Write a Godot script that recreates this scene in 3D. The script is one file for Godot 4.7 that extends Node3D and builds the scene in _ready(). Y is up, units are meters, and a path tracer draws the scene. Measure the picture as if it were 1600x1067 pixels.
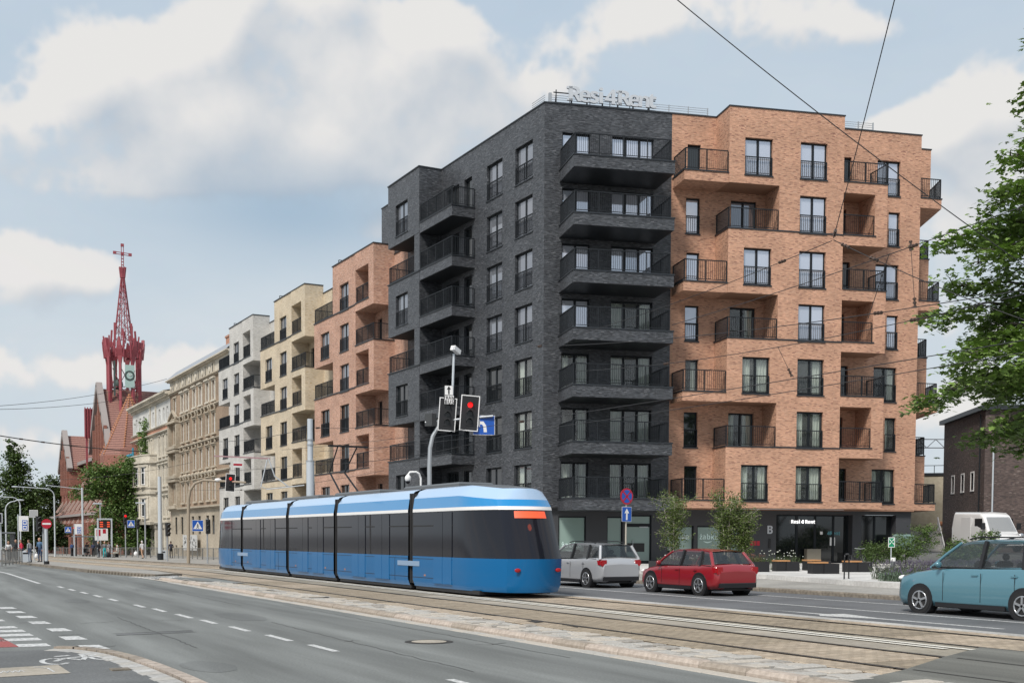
extends Node3D
# A street corner: brick apartment blocks, old townhouses, a brick church, a tram and cars.
# World: +X across the street (towards the buildings), -Z along the street away from the camera, metres.

class MB:
	var v := PackedVector3Array()
	var n := PackedVector3Array()
	var uv := PackedVector2Array()
	var c := PackedColorArray()
	var idx := PackedInt32Array()
	var col := Color(1, 1, 1)
	var use_c := false
	var xf := Transform3D()
	func tint(k: Color) -> void:
		col = k
		use_c = true
	func vert(p: Vector3, nn: Vector3, t: Vector2) -> int:
		v.append(xf * p)
		n.append((xf.basis * nn).normalized())
		uv.append(t)
		c.append(col)
		return v.size() - 1
	static func puv(p: Vector3, nn: Vector3) -> Vector2:
		if absf(nn.y) > 0.75:
			return Vector2(p.x, p.z)
		var t := Vector3(nn.z, 0, -nn.x).normalized()
		return Vector2(t.dot(p), -p.y)
	func quad(a: Vector3, b: Vector3, cc: Vector3, d: Vector3) -> void:  # counter-clockwise seen from outside
		var nn := (cc - a).cross(d - b).normalized()
		var i := v.size()
		for p in [a, b, cc, d]:
			vert(p, nn, puv(p, nn))
		idx.append_array(PackedInt32Array([i, i + 2, i + 1, i, i + 3, i + 2]))
	func quad_uv(a: Vector3, b: Vector3, cc: Vector3, d: Vector3) -> void:
		var nn := (cc - a).cross(d - b).normalized()
		var i := v.size()
		vert(a, nn, Vector2(0, 1)); vert(b, nn, Vector2(1, 1)); vert(cc, nn, Vector2(1, 0)); vert(d, nn, Vector2(0, 0))
		idx.append_array(PackedInt32Array([i, i + 2, i + 1, i, i + 3, i + 2]))
	func tri(a: Vector3, b: Vector3, cc: Vector3) -> void:
		var nn := (b - a).cross(cc - a).normalized()
		var i := v.size()
		for p in [a, b, cc]:
			vert(p, nn, puv(p, nn))
		idx.append_array(PackedInt32Array([i, i + 2, i + 1]))
	func box(x0: float, x1: float, y0: float, y1: float, z0: float, z1: float) -> void:
		var a := Vector3(x0, y0, z0); var b := Vector3(x1, y0, z0); var d := Vector3(x0, y0, z1); var e := Vector3(x1, y0, z1)
		var h := Vector3(0, y1 - y0, 0)
		quad(d, e, e + h, d + h)
		quad(b, a, a + h, b + h)
		quad(a, d, d + h, a + h)
		quad(e, b, b + h, e + h)
		quad(d + h, e + h, b + h, a + h)
		quad(a, b, e, d)
	func slab(x0: float, x1: float, y0: float, y1: float, z0: float, z1: float, bev: float) -> void:  # box with chamfered top edges
		var h := y1 - bev
		var lo := [Vector3(x0, y0, z1), Vector3(x1, y0, z1), Vector3(x1, y0, z0), Vector3(x0, y0, z0)]
		var mi := [Vector3(x0, h, z1), Vector3(x1, h, z1), Vector3(x1, h, z0), Vector3(x0, h, z0)]
		var hi := [Vector3(x0 + bev, y1, z1 - bev), Vector3(x1 - bev, y1, z1 - bev), Vector3(x1 - bev, y1, z0 + bev), Vector3(x0 + bev, y1, z0 + bev)]
		for k in 4:
			var m := (k + 1) % 4
			quad(lo[k], lo[m], mi[m], mi[k])
			quad(mi[k], mi[m], hi[m], hi[k])
		quad(hi[0], hi[1], hi[2], hi[3])
	func prism(pts: Array, y0: float, y1: float) -> void:  # pts: Vector2(x, z) round the footprint
		var area := 0.0
		for i in pts.size():
			var p: Vector2 = pts[i]; var q: Vector2 = pts[(i + 1) % pts.size()]
			area += p.x * q.y - q.x * p.y
		var P := pts.duplicate()
		if area > 0:
			P.reverse()
		for i in P.size():
			var p: Vector2 = P[i]; var q: Vector2 = P[(i + 1) % P.size()]
			quad(Vector3(p.x, y0, p.y), Vector3(q.x, y0, q.y), Vector3(q.x, y1, q.y), Vector3(p.x, y1, p.y))
		var tri_i := Geometry2D.triangulate_polygon(PackedVector2Array(P))
		for k in range(0, tri_i.size(), 3):
			var a: Vector2 = P[tri_i[k]]; var b: Vector2 = P[tri_i[k + 1]]; var d: Vector2 = P[tri_i[k + 2]]
			if (b - a).cross(d - a) > 0:
				var t := b; b = d; d = t
			tri(Vector3(a.x, y1, a.y), Vector3(b.x, y1, b.y), Vector3(d.x, y1, d.y))
			tri(Vector3(a.x, y0, a.y), Vector3(d.x, y0, d.y), Vector3(b.x, y0, b.y))
	func tube(pts: Array, r: float, sides := 6, r_end := -1.0, cap := true) -> void:
		var m := pts.size()
		var ref := Vector3.UP
		var ring0 := -1
		for i in m:
			var t: Vector3 = (pts[mini(i + 1, m - 1)] - pts[maxi(i - 1, 0)]).normalized()
			if absf(t.dot(ref)) > 0.95:
				ref = Vector3.RIGHT if absf(t.x) < 0.8 else Vector3.UP
			var s := t.cross(ref).normalized(); var u := s.cross(t).normalized()
			var rr := r if r_end < 0 else lerpf(r, r_end, float(i) / (m - 1))
			var st := v.size()
			for k in sides + 1:
				var a := TAU * k / sides
				var nn := s * cos(a) + u * sin(a)
				vert(pts[i] + nn * rr, nn, Vector2(float(k) / sides, i))
			if ring0 >= 0:
				for k in sides:
					idx.append_array(PackedInt32Array([ring0 + k, st + k, st + k + 1, ring0 + k, st + k + 1, ring0 + k + 1]))
			ring0 = st
			if cap and (i == 0 or i == m - 1):
				var ci := vert(pts[i], t if i else -t, Vector2())
				var cs := v.size()
				for k in sides + 1:
					var a2 := TAU * k / sides
					vert(pts[i] + (s * cos(a2) + u * sin(a2)) * rr, t if i else -t, Vector2())
				for k in sides:
					idx.append_array(PackedInt32Array([ci, cs + k + 1, cs + k] if i else [ci, cs + k, cs + k + 1]))
				ring0 = st
	func bar(a: Vector3, b: Vector3, w: float) -> void:  # square bar without ends, five sides of a box
		var t := (b - a).normalized()
		var ref := Vector3.UP if absf(t.y) < 0.9 else Vector3.RIGHT
		var s := t.cross(ref).normalized() * w * 0.5; var u := s.cross(t).normalized() * w * 0.5
		var q := [s + u, u - s, -s - u, s - u]
		for k in 4:
			var e: Vector3 = q[k]; var f: Vector3 = q[(k + 1) % 4]
			quad(a + f, a + e, b + e, b + f)
		quad(a + q[0], a + q[1], a + q[2], a + q[3])
		quad(b + q[3], b + q[2], b + q[1], b + q[0])
	func ball(o: Vector3, r: Vector3, rows := 6, cols := 10) -> void:
		var st := v.size()
		for i in rows + 1:
			var la := PI * i / rows
			for k in cols + 1:
				var lo := TAU * k / cols
				var d := Vector3(sin(la) * cos(lo), cos(la), sin(la) * sin(lo))
				vert(o + d * r, (d / r).normalized(), Vector2(float(k) / cols, float(i) / rows))
		for i in rows:
			for k in cols:
				var a := st + i * (cols + 1) + k
				idx.append_array(PackedInt32Array([a, a + 1, a + cols + 2, a, a + cols + 2, a + cols + 1]))
	func disc(o: Vector3, nn: Vector3, r: float, sides := 24, sy := 1.0) -> void:
		var ref := Vector3.UP if absf(nn.y) < 0.9 else Vector3.FORWARD
		var s := ref.cross(nn).normalized(); var u := nn.cross(s).normalized() * sy
		var ci := vert(o, nn, Vector2(0.5, 0.5))
		for k in sides + 1:
			var a := TAU * k / sides
			vert(o + (s * cos(a) + u * sin(a)) * r, nn, Vector2(0.5 + 0.5 * cos(a), 0.5 - 0.5 * sin(a)))
		for k in sides:
			idx.append_array(PackedInt32Array([ci, ci + k + 2, ci + k + 1]))
	func loft(rings: Array, closed := false, smooth := true) -> void:  # rings of equally many points
		var m: int = rings[0].size()
		for i in rings.size() - 1:
			for k in (m if closed else m - 1):
				var a: Vector3 = rings[i][k]; var b: Vector3 = rings[i][(k + 1) % m]; var d: Vector3 = rings[i + 1][k]; var e: Vector3 = rings[i + 1][(k + 1) % m]
				quad(a, b, e, d)
	func wall(x0: float, x1: float, y0: float, y1: float, z: float, holes: Array, depth: float) -> void:  # faces +z; holes: [xa, xb, ya, yb]
		var xs := [x0, x1]; var ys := [y0, y1]
		var H := []
		for h in holes:
			if h[1] > x0 and h[0] < x1 and h[3] > y0 and h[2] < y1:
				H.append([maxf(h[0], x0), minf(h[1], x1), maxf(h[2], y0), minf(h[3], y1)])
		for h in H:
			for q in [h[0], h[1]]:
				if not q in xs: xs.append(q)
			for q in [h[2], h[3]]:
				if not q in ys: ys.append(q)
		xs.sort(); ys.sort()
		for j in ys.size() - 1:
			var open := false
			var xa := 0.0
			for i in xs.size():
				var solid := false
				if i < xs.size() - 1:
					var mx: float = (xs[i] + xs[i + 1]) / 2; var my: float = (ys[j] + ys[j + 1]) / 2
					solid = true
					for h in H:
						if mx > h[0] and mx < h[1] and my > h[2] and my < h[3]:
							solid = false
							break
				if solid and not open:
					open = true
					xa = xs[i]
				if not solid and open:
					open = false
					quad(Vector3(xa, ys[j], z), Vector3(xs[i], ys[j], z), Vector3(xs[i], ys[j + 1], z), Vector3(xa, ys[j + 1], z))
		for h in H:
			if depth <= 0: continue
			var a: float = h[0]; var b: float = h[1]; var lo: float = h[2]; var hi: float = h[3]; var w := z - depth
			quad(Vector3(a, lo, z), Vector3(a, lo, w), Vector3(a, hi, w), Vector3(a, hi, z))
			quad(Vector3(b, lo, w), Vector3(b, lo, z), Vector3(b, hi, z), Vector3(b, hi, w))
			quad(Vector3(a, hi, z), Vector3(a, hi, w), Vector3(b, hi, w), Vector3(b, hi, z))
			quad(Vector3(a, lo, w), Vector3(a, lo, z), Vector3(b, lo, z), Vector3(b, lo, w))
	func mesh() -> ArrayMesh:
		var m := ArrayMesh.new()
		for i in range(0, idx.size(), 3):   # front faces run clockwise, in line with the normals
			var p := v[idx[i]]
			if (v[idx[i + 2]] - p).cross(v[idx[i + 1]] - p).dot(n[idx[i]] + n[idx[i + 1]] + n[idx[i + 2]]) < 0:
				var t := idx[i + 1]
				idx[i + 1] = idx[i + 2]
				idx[i + 2] = t
		var a := []
		a.resize(Mesh.ARRAY_MAX)
		a[Mesh.ARRAY_VERTEX] = v; a[Mesh.ARRAY_NORMAL] = n; a[Mesh.ARRAY_TEX_UV] = uv; a[Mesh.ARRAY_TEX_UV2] = uv
		if use_c: a[Mesh.ARRAY_COLOR] = c
		a[Mesh.ARRAY_INDEX] = idx
		m.add_surface_from_arrays(Mesh.PRIMITIVE_TRIANGLES, a)
		return m

var M := {}
var rng := RandomNumberGenerator.new()
var I3 := Transform3D()

func rnd(a: float, b: float) -> float:
	return rng.randf_range(a, b)
func T(x: float, y: float, z: float, ry := 0.0) -> Transform3D:
	return Transform3D(Basis(Vector3.UP, ry), Vector3(x, y, z))
func lin(r: float, g: float, b: float) -> Color:
	return Color(r, g, b).linear_to_srgb()
func gy(z: float) -> float:   # the street falls away gently past 60 m
	return -maxf(0.0, -z - 60.0) * 0.0095

func numbered(nm: String) -> String:
	if not has_node(nm): return nm
	var i := 1
	while has_node("%s_%03d" % [nm, i]): i += 1
	return "%s_%03d" % [nm, i]
func meta(o: Node, label: String, cat: String, group := "") -> void:
	o.set_meta("label", label)
	o.set_meta("category", cat)
	if group: o.set_meta("group", group)
func thing(nm: String, label: String, cat: String, at := Vector3(), ry := 0.0, group := "") -> Node3D:
	var o := Node3D.new()
	o.name = numbered(nm)
	add_child(o)
	o.position = at
	o.rotation.y = ry
	meta(o, label, cat, group)
	return o
func part(par: Node, nm: String, what, mat: Material, xf := Transform3D()) -> MeshInstance3D:
	var o := MeshInstance3D.new()
	o.mesh = what.mesh() if what is MB else what
	o.material_override = mat
	if par == self:
		o.name = numbered(nm)
		add_child(o)
	else:
		var k := nm
		var i := 0
		while par.has_node(k):
			i += 1
			k = "%s_%03d" % [nm, i]
		o.name = k
		par.add_child(o)
	o.transform = xf
	return o
func fast_part(par: Node, nm: String, what: Mesh, mat: Material, xf := Transform3D()) -> MeshInstance3D:
	var o := MeshInstance3D.new()
	o.mesh = what; o.material_override = mat; o.name = nm
	par.add_child(o, true)
	o.transform = xf
	return o
func struct(nm: String, what, mat: Material) -> MeshInstance3D:
	var o := part(self, nm, what, mat)
	o.set_meta("kind", "structure")
	return o
func single(nm: String, what, mat: Material, label: String, cat: String, group := "") -> MeshInstance3D:
	var o := part(self, nm, what, mat)
	meta(o, label, cat, group)
	return o

# ---------- materials ----------
func mat(nm: String, alb: Color, rough := 0.8, metal := 0.0, spec := 0.5) -> StandardMaterial3D:
	var m := StandardMaterial3D.new()
	m.resource_name = nm
	m.albedo_color = alb.linear_to_srgb()
	m.roughness = rough; m.metallic = metal; m.metallic_specular = spec
	M[nm] = m
	return m
func noise_img(size: int, sd: int, freq: float, oct: int, lo: Color, hi: Color, speck := 0.0, contrast := 1.0) -> Image:
	var f := FastNoiseLite.new()
	f.seed = sd; f.frequency = freq; f.fractal_octaves = oct; f.noise_type = FastNoiseLite.TYPE_SIMPLEX_SMOOTH
	var im := f.get_seamless_image(size, size)
	im.convert(Image.FORMAT_L8)
	var d := im.get_data()
	var lut := []
	for k in 256:
		lut.append(lo.lerp(hi, clampf((k / 255.0 - 0.5) * contrast + 0.5, 0, 1)))
	var out := PackedByteArray()
	out.resize(size * size * 3)
	var r := RandomNumberGenerator.new(); r.seed = sd
	for i in size * size:
		var q: Color = lut[d[i]]
		var s := 1.0
		if speck > 0: s += speck * (r.randf() + r.randf() - 1.0)
		out[i * 3] = int(clampf(pow(q.r * s, 0.4545) * 255, 0, 255)); out[i * 3 + 1] = int(clampf(pow(q.g * s, 0.4545) * 255, 0, 255)); out[i * 3 + 2] = int(clampf(pow(q.b * s, 0.4545) * 255, 0, 255))
	return Image.create_from_data(size, size, false, Image.FORMAT_RGB8, out)
func tex(im: Image) -> ImageTexture:
	return ImageTexture.create_from_image(im)
func grain(nm: String, lo: Color, hi: Color, period: float, rough: float, sd: int, freq := 0.02, speck := 0.1, detail := true, size := 512) -> StandardMaterial3D:
	var m := StandardMaterial3D.new()
	m.resource_name = nm
	m.albedo_texture = tex(noise_img(size, sd, freq, 5, lo, hi, speck, 1.6))
	m.uv1_scale = Vector3(1 / period, 1 / period, 1)
	m.roughness = rough
	if detail:
		if not M.has("blotch"):
			M["blotch"] = tex(noise_img(512, 77, 0.008, 4, Color(0.74, 0.74, 0.74), Color(1, 1, 1), 0.02, 1.9))
		m.detail_enabled = true
		m.detail_blend_mode = BaseMaterial3D.BLEND_MODE_MUL
		m.detail_uv_layer = BaseMaterial3D.DETAIL_UV_2
		m.detail_albedo = M["blotch"]
		m.uv2_scale = Vector3(1 / (period * 7.3), 1 / (period * 5.1), 1)
	M[nm] = m
	return m
var brick_normal: ImageTexture
func brick(nm: String, base: Color, spread: float, dark: Color, dark_p: float, lite: Color, lite_p: float, mortar: Color, rough: float, sd: int, bump := 1.0) -> StandardMaterial3D:
	var r := RandomNumberGenerator.new(); r.seed = sd
	var f := FastNoiseLite.new(); f.seed = sd; f.frequency = 0.02; f.fractal_octaves = 3
	var N := 1024
	var im := Image.create(N, N, false, Image.FORMAT_RGB8)
	im.fill(mortar.linear_to_srgb())
	var nim := Image.create(N, N, false, Image.FORMAT_RGB8) if brick_normal == null else null
	if nim: nim.fill(Color(0.5, 0.5, 1))
	for row in 128:
		var off := 16 if row % 2 else 0
		off += r.randi_range(-5, 5)
		for k in 33:
			var x := k * 32 + off - 16
			var cl := f.get_noise_2d(x, row * 18) * 2.2
			var q := base * (1.0 + spread * (r.randf_range(-0.7, 0.7) + cl * 0.45))
			var p := r.randf()
			if p < dark_p * (1.0 + cl): q = base.lerp(dark, r.randf_range(0.5, 1.0))
			elif p > 1.0 - lite_p * (1.0 - cl * 2.0): q = base.lerp(lite, r.randf_range(0.4, 1.0))
			q.a = 1
			var rc := Rect2i(x, row * 8, 31, 7)
			im.fill_rect(rc, q.linear_to_srgb())
			if nim:
				nim.fill_rect(rc, Color(0.5 + r.randf_range(-0.05, 0.05), 0.5 + r.randf_range(-0.07, 0.07), 1))
				nim.fill_rect(Rect2i(x, row * 8, 31, 1), Color(0.5, 0.72, 0.85))
				nim.fill_rect(Rect2i(x, row * 8 + 6, 31, 1), Color(0.5, 0.28, 0.85))
	if nim: brick_normal = tex(nim)
	var m := StandardMaterial3D.new()
	m.resource_name = nm
	m.albedo_texture = tex(im)
	m.uv1_scale = Vector3(1 / 5.6, 1 / 5.6, 1)
	m.normal_enabled = true
	m.normal_texture = brick_normal
	m.normal_scale = bump
	m.roughness = rough
	m.detail_enabled = true
	m.detail_blend_mode = BaseMaterial3D.BLEND_MODE_MUL
	m.detail_uv_layer = BaseMaterial3D.DETAIL_UV_2
	if not M.has("soft"):
		M["soft"] = tex(noise_img(512, 91, 0.01, 4, Color(0.84, 0.84, 0.84), Color(1, 1, 1), 0.02, 1.7))
	m.detail_albedo = M["soft"]
	m.uv2_scale = Vector3(1 / 13.7, 1 / 11.3, 1)
	M[nm] = m
	return m
func materials() -> void:
	brick("dark_brick", Color(0.064, 0.069, 0.079), 0.5, Color(0.02, 0.022, 0.028), 0.15, Color(0.15, 0.155, 0.17), 0.07, Color(0.05, 0.052, 0.056), 0.42, 3, 1.0)
	brick("orange_brick", Color(0.54, 0.30, 0.198), 0.24, Color(0.24, 0.11, 0.08), 0.09, Color(0.60, 0.36, 0.25), 0.12, Color(0.36, 0.24, 0.18), 0.8, 4)
	brick("pink_brick", Color(0.51, 0.30, 0.215), 0.22, Color(0.27, 0.14, 0.12), 0.07, Color(0.62, 0.42, 0.33), 0.16, Color(0.42, 0.29, 0.24), 0.8, 5)
	brick("yellow_brick", Color(0.62, 0.53, 0.405), 0.14, Color(0.46, 0.34, 0.19), 0.06, Color(0.68, 0.58, 0.42), 0.1, Color(0.50, 0.41, 0.27), 0.8, 6)
	brick("white_brick", Color(0.585, 0.57, 0.54), 0.1, Color(0.40, 0.39, 0.37), 0.06, Color(0.66, 0.655, 0.64), 0.1, Color(0.44, 0.435, 0.42), 0.8, 7)
	brick("brown_brick", Color(0.10, 0.072, 0.066), 0.4, Color(0.045, 0.035, 0.036), 0.15, Color(0.26, 0.21, 0.19), 0.03, Color(0.13, 0.11, 0.10), 0.85, 8)
	brick("church_brick", Color(0.29, 0.12, 0.09), 0.3, Color(0.16, 0.06, 0.05), 0.12, Color(0.42, 0.2, 0.14), 0.1, Color(0.27, 0.15, 0.11), 0.85, 9)
	mat("coping", Color(0.035, 0.04, 0.047), 0.45, 0.4)
	mat("frame", Color(0.013, 0.016, 0.02), 0.5, 0.0, 0.35)
	mat("rail", Color(0.016, 0.019, 0.023), 0.55, 0.0, 0.35)
	mat("anthracite", Color(0.045, 0.047, 0.053), 0.6)
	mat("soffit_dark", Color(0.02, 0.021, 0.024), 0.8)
	grain("roofing", Color(0.12, 0.12, 0.13), Color(0.2, 0.2, 0.21), 3.0, 0.9, 12, 0.02, 0.1, false, 256)
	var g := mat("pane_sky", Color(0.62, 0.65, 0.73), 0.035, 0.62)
	g = mat("pane_dark", Color(0.012, 0.015, 0.017), 0.03, 0.0, 0.95)
	g = mat("pane_grey", Color(0.30, 0.32, 0.36), 0.05, 0.55)
	g = mat("pane_clear", Color(0.55, 0.6, 0.58), 0.02, 0.0, 0.7)
	g.transparency = BaseMaterial3D.TRANSPARENCY_ALPHA
	g.albedo_color.a = 0.06
	g = mat("pane_frost", Color(0.24, 0.33, 0.30), 0.12, 0.0, 0.6)
	mat("curtain", Color(0.42, 0.48, 0.42), 0.9)
	M["curtain"].backlight_enabled = true; M["curtain"].backlight = Color(0.4, 0.45, 0.4)
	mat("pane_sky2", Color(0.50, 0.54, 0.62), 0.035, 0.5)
	mat("curtain_white", Color(0.72, 0.72, 0.72), 0.9)
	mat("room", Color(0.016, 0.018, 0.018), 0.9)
	grain("asphalt", Color(0.18, 0.19, 0.183), Color(0.235, 0.245, 0.236), 2.4, 0.85, 21, 0.05, 0.3, true, 1024)
	# tyre-polished wheel tracks and darker lane middles along the road
	var wear := noise_img(512, 78, 0.012, 5, Color(0.78, 0.78, 0.775), Color(1, 1, 1), 0.03, 1.8)
	var wd := wear.get_data()
	for y in 512:
		for x in 512:
			var lane := 0.93 + 0.07 * cos(TAU * 2.0 * x / 512.0) - 0.05 * exp(-pow((x - 256) / 40.0, 2.0))
			for q in 3: wd[(y * 512 + x) * 3 + q] = int(wd[(y * 512 + x) * 3 + q] * lane)
	wear = Image.create_from_data(512, 512, false, Image.FORMAT_RGB8, wd)
	M["asphalt"].detail_albedo = tex(wear)
	M["asphalt"].uv2_scale = Vector3(1 / 3.75, 1 / 46.0, 1)
	grain("asphalt_far", Color(0.115, 0.12, 0.128), Color(0.155, 0.16, 0.168), 2.4, 0.8, 22, 0.05, 0.22, true)
	grain("asphalt_path", Color(0.12, 0.125, 0.126), Color(0.17, 0.175, 0.175), 2.0, 0.88, 23, 0.06, 0.35, true)
	grain("pavement", Color(0.30, 0.285, 0.26), Color(0.40, 0.385, 0.355), 3.0, 0.9, 24, 0.03, 0.12)
	grain("plaza", Color(0.58, 0.57, 0.55), Color(0.68, 0.67, 0.65), 3.0, 0.85, 25, 0.03, 0.06)
	grain("granite", Color(0.40, 0.36, 0.31), Color(0.48, 0.44, 0.385), 1.1, 0.85, 26, 0.05, 0.14, false, 256)
	grain("granite_grey", Color(0.35, 0.335, 0.305), Color(0.43, 0.41, 0.38), 1.3, 0.85, 27, 0.05, 0.14, false, 256)
	grain("granite_dark", Color(0.24, 0.22, 0.195), Color(0.36, 0.335, 0.30), 1.2, 0.85, 33, 0.05, 0.22, false, 256)
	grain("kerb_stone", Color(0.37, 0.31, 0.26), Color(0.50, 0.43, 0.37), 1.6, 0.85, 28, 0.04, 0.2, true, 256)
	grain("kerb_dark", Color(0.17, 0.145, 0.115), Color(0.27, 0.235, 0.19), 1.6, 0.9, 29, 0.04, 0.2, true, 256)
	grain("concrete_strip", Color(0.40, 0.39, 0.37), Color(0.56, 0.55, 0.53), 2.0, 0.85, 30, 0.04, 0.12)
	grain("grass", Color(0.04, 0.065, 0.02), Color(0.09, 0.13, 0.045), 1.5, 0.95, 31, 0.05, 0.4)
	grain("paint", Color(0.34, 0.345, 0.34), Color(0.66, 0.66, 0.65), 1.3, 0.7, 32, 0.05, 0.3, false, 256)
	grain("paint_warm", Color(0.60, 0.57, 0.50), Color(0.75, 0.72, 0.65), 0.9, 0.7, 34, 0.06, 0.2, false, 256)
	grain("red_paint", Color(0.26, 0.06, 0.055), Color(0.34, 0.09, 0.08), 0.9, 0.8, 35, 0.06, 0.2, false, 256)
	# concrete track panels: rows of small cast blocks as fine relief
	var pi := noise_img(512, 41, 0.02, 5, Color(0.49, 0.395, 0.29), Color(0.60, 0.50, 0.385), 0.12, 1.6)
	var ni := Image.create(512, 512, false, Image.FORMAT_RGB8)
	ni.fill(Color(0.5, 0.5, 1))
	var r := RandomNumberGenerator.new(); r.seed = 5
	for row in 16:
		for k in 8:
			var rc := Rect2i(k * 64 + (32 if row % 2 else 0), row * 32, 64, 32)
			var sh := Image.create(64, 32, false, Image.FORMAT_RGBA8)
			var d := r.randf_range(0.0, 0.16)
			sh.fill(Color(0.1, 0.08, 0.06, d))
			sh.fill_rect(Rect2i(0, 0, 64, 3), Color(0.09, 0.07, 0.05, 0.7)); sh.fill_rect(Rect2i(0, 0, 3, 32), Color(0.09, 0.07, 0.05, 0.6))
			pi.convert(Image.FORMAT_RGBA8)
			pi.blend_rect(sh, Rect2i(0, 0, 64, 32), rc.position)
			if rc.position.x + 64 > 512: pi.blend_rect(sh, Rect2i(0, 0, 64, 32), rc.position - Vector2i(512, 0))
	pi.convert(Image.FORMAT_RGB8)
	var pm := grain("panel", Color(0.3, 0.3, 0.3), Color(0.4, 0.4, 0.4), 2.0, 0.9, 42, 0.02, 0.1, true, 64)
	pm.albedo_texture = tex(pi)
	pm.uv1_scale = Vector3(1 / 1.92, 1 / 1.92, 1)
	grain("panel_plain", Color(0.35, 0.31, 0.25), Color(0.43, 0.39, 0.33), 2.2, 0.9, 43, 0.03, 0.16)
	mat("steel", Color(0.05, 0.043, 0.038), 0.5, 0.1)
	mat("groove", Color(0.03, 0.028, 0.026), 0.9)
	mat("galv", Color(0.42, 0.44, 0.46), 0.45, 0.6)
	mat("galv_light", Color(0.50, 0.54, 0.58), 0.5, 0.2)
	mat("white", Color(0.75, 0.75, 0.75), 0.5)
	mat("black", Color(0.012, 0.012, 0.014), 0.5)
	mat("tyre", Color(0.015, 0.015, 0.016), 0.85)
	mat("rim", Color(0.5, 0.51, 0.53), 0.3, 0.8)
	mat("sign_blue", Color(0.012, 0.09, 0.42), 0.4)
	mat("sign_red", Color(0.42, 0.01, 0.03), 0.4)
	mat("sign_green", Color(0.0, 0.22, 0.10), 0.4)
	mat("sign_back", Color(0.45, 0.46, 0.47), 0.5, 0.3)
	mat("letter_metal", Color(0.50, 0.53, 0.57), 0.4)
	mat("letter_frost", Color(0.60, 0.76, 0.73), 0.6)
	mat("letter_teal", Color(0.10, 0.32, 0.38), 0.5)
	g = mat("letter_lit", Color(0.9, 0.9, 0.9), 0.5); g.emission_enabled = true; g.emission = Color(1, 1, 1); g.emission_energy_multiplier = 0.75
	g = mat("lamp_red", Color(0.5, 0.02, 0.02), 0.4); g.emission_enabled = true; g.emission = Color(1.0, 0.16, 0.16); g.emission_energy_multiplier = 0.24
	g = mat("led", Color(0.3, 0.08, 0.03), 0.5); g.emission_enabled = true; g.emission = Color(1.0, 0.30, 0.16); g.emission_energy_multiplier = 0.55
	mat("lens_dark", Color(0.02, 0.021, 0.022), 0.25)
	mat("tram_blue", Color(0.003, 0.115, 0.30), 0.28, 0.0, 0.35)
	mat("tram_blue_hi", Color(0.006, 0.22, 0.52), 0.2, 0.0, 0.5)
	M["tram_blue"].clearcoat_enabled = true; M["tram_blue"].clearcoat = 0.25; M["tram_blue"].clearcoat_roughness = 0.08
	M["tram_blue_hi"].clearcoat_enabled = true; M["tram_blue_hi"].clearcoat = 1.0; M["tram_blue_hi"].clearcoat_roughness = 0.05
	mat("tram_pale", Color(0.36, 0.50, 0.68), 0.2, 0.0, 0.7)
	mat("tram_glass", Color(0.011, 0.012, 0.018), 0.07, 0.0, 0.42)
	mat("tram_grey", Color(0.13, 0.14, 0.15), 0.5, 0.2)
	mat("rubber", Color(0.02, 0.02, 0.022), 0.8)
	mat("wood", Color(0.42, 0.21, 0.085), 0.6)
	mat("bark", Color(0.085, 0.07, 0.055), 0.95)
	mat("bark_birch", Color(0.52, 0.47, 0.40), 0.85)
	grain("bark_rough", Color(0.05, 0.04, 0.032), Color(0.13, 0.11, 0.09), 0.7, 0.95, 51, 0.05, 0.3, false, 256)
	var lf := mat("leaf", Color(1, 1, 1), 0.6)
	lf.vertex_color_use_as_albedo = true
	lf.backlight_enabled = true
	lf.backlight = Color(0.55, 0.62, 0.28)
	lf = mat("person", Color(1, 1, 1), 0.85)
	lf.vertex_color_use_as_albedo = true
	grain("stucco_cream", Color(0.52, 0.475, 0.395), Color(0.63, 0.585, 0.50), 4.0, 0.9, 61, 0.02, 0.1)
	grain("stucco_white", Color(0.60, 0.60, 0.58), Color(0.68, 0.68, 0.66), 4.0, 0.9, 62, 0.02, 0.06)
	grain("stucco_tan", Color(0.37, 0.315, 0.24), Color(0.50, 0.44, 0.35), 4.0, 0.9, 63, 0.02, 0.16)
	grain("stucco_brown", Color(0.29, 0.21, 0.145), Color(0.38, 0.28, 0.20), 4.0, 0.9, 64, 0.02, 0.1)
	grain("stucco_orange", Color(0.42, 0.22, 0.15), Color(0.52, 0.28, 0.19), 4.0, 0.9, 65, 0.02, 0.1)
	grain("stucco_beige", Color(0.50, 0.44, 0.33), Color(0.58, 0.52, 0.40), 4.0, 0.9, 66, 0.02, 0.06)
	mat("metal_roof", Color(0.33, 0.35, 0.38), 0.5, 0.3)
	# roof tiles
	var ti := noise_img(512, 71, 0.03, 4, Color(0.25, 0.125, 0.10), Color(0.32, 0.165, 0.135), 0.12, 1.5)
	ti.convert(Image.FORMAT_RGBA8)
	for row in 16:
		var dk := Image.create(512, 8, false, Image.FORMAT_RGBA8)
		dk.fill(Color(0.07, 0.03, 0.025, 0.45))
		ti.blend_rect(dk, Rect2i(0, 0, 512, 8), Vector2i(0, row * 32))
	ti.convert(Image.FORMAT_RGB8)
	var tm := grain("tiles", Color(0.3, 0.3, 0.3), Color(0.4, 0.4, 0.4), 2.0, 0.85, 72, 0.02, 0.1, false, 64)
	tm.albedo_texture = tex(ti)
	tm.uv1_scale = Vector3(1 / 6.0, 1 / 6.0, 1)
	mat("tile_orange", Color(0.42, 0.19, 0.10), 0.8)
	mat("church_steel", Color(0.29, 0.06, 0.075), 0.5, 0.0)
	mat("verdigris", Color(0.35, 0.48, 0.45), 0.7)
	mat("stone_grey", Color(0.30, 0.27, 0.26), 0.9)
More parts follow.
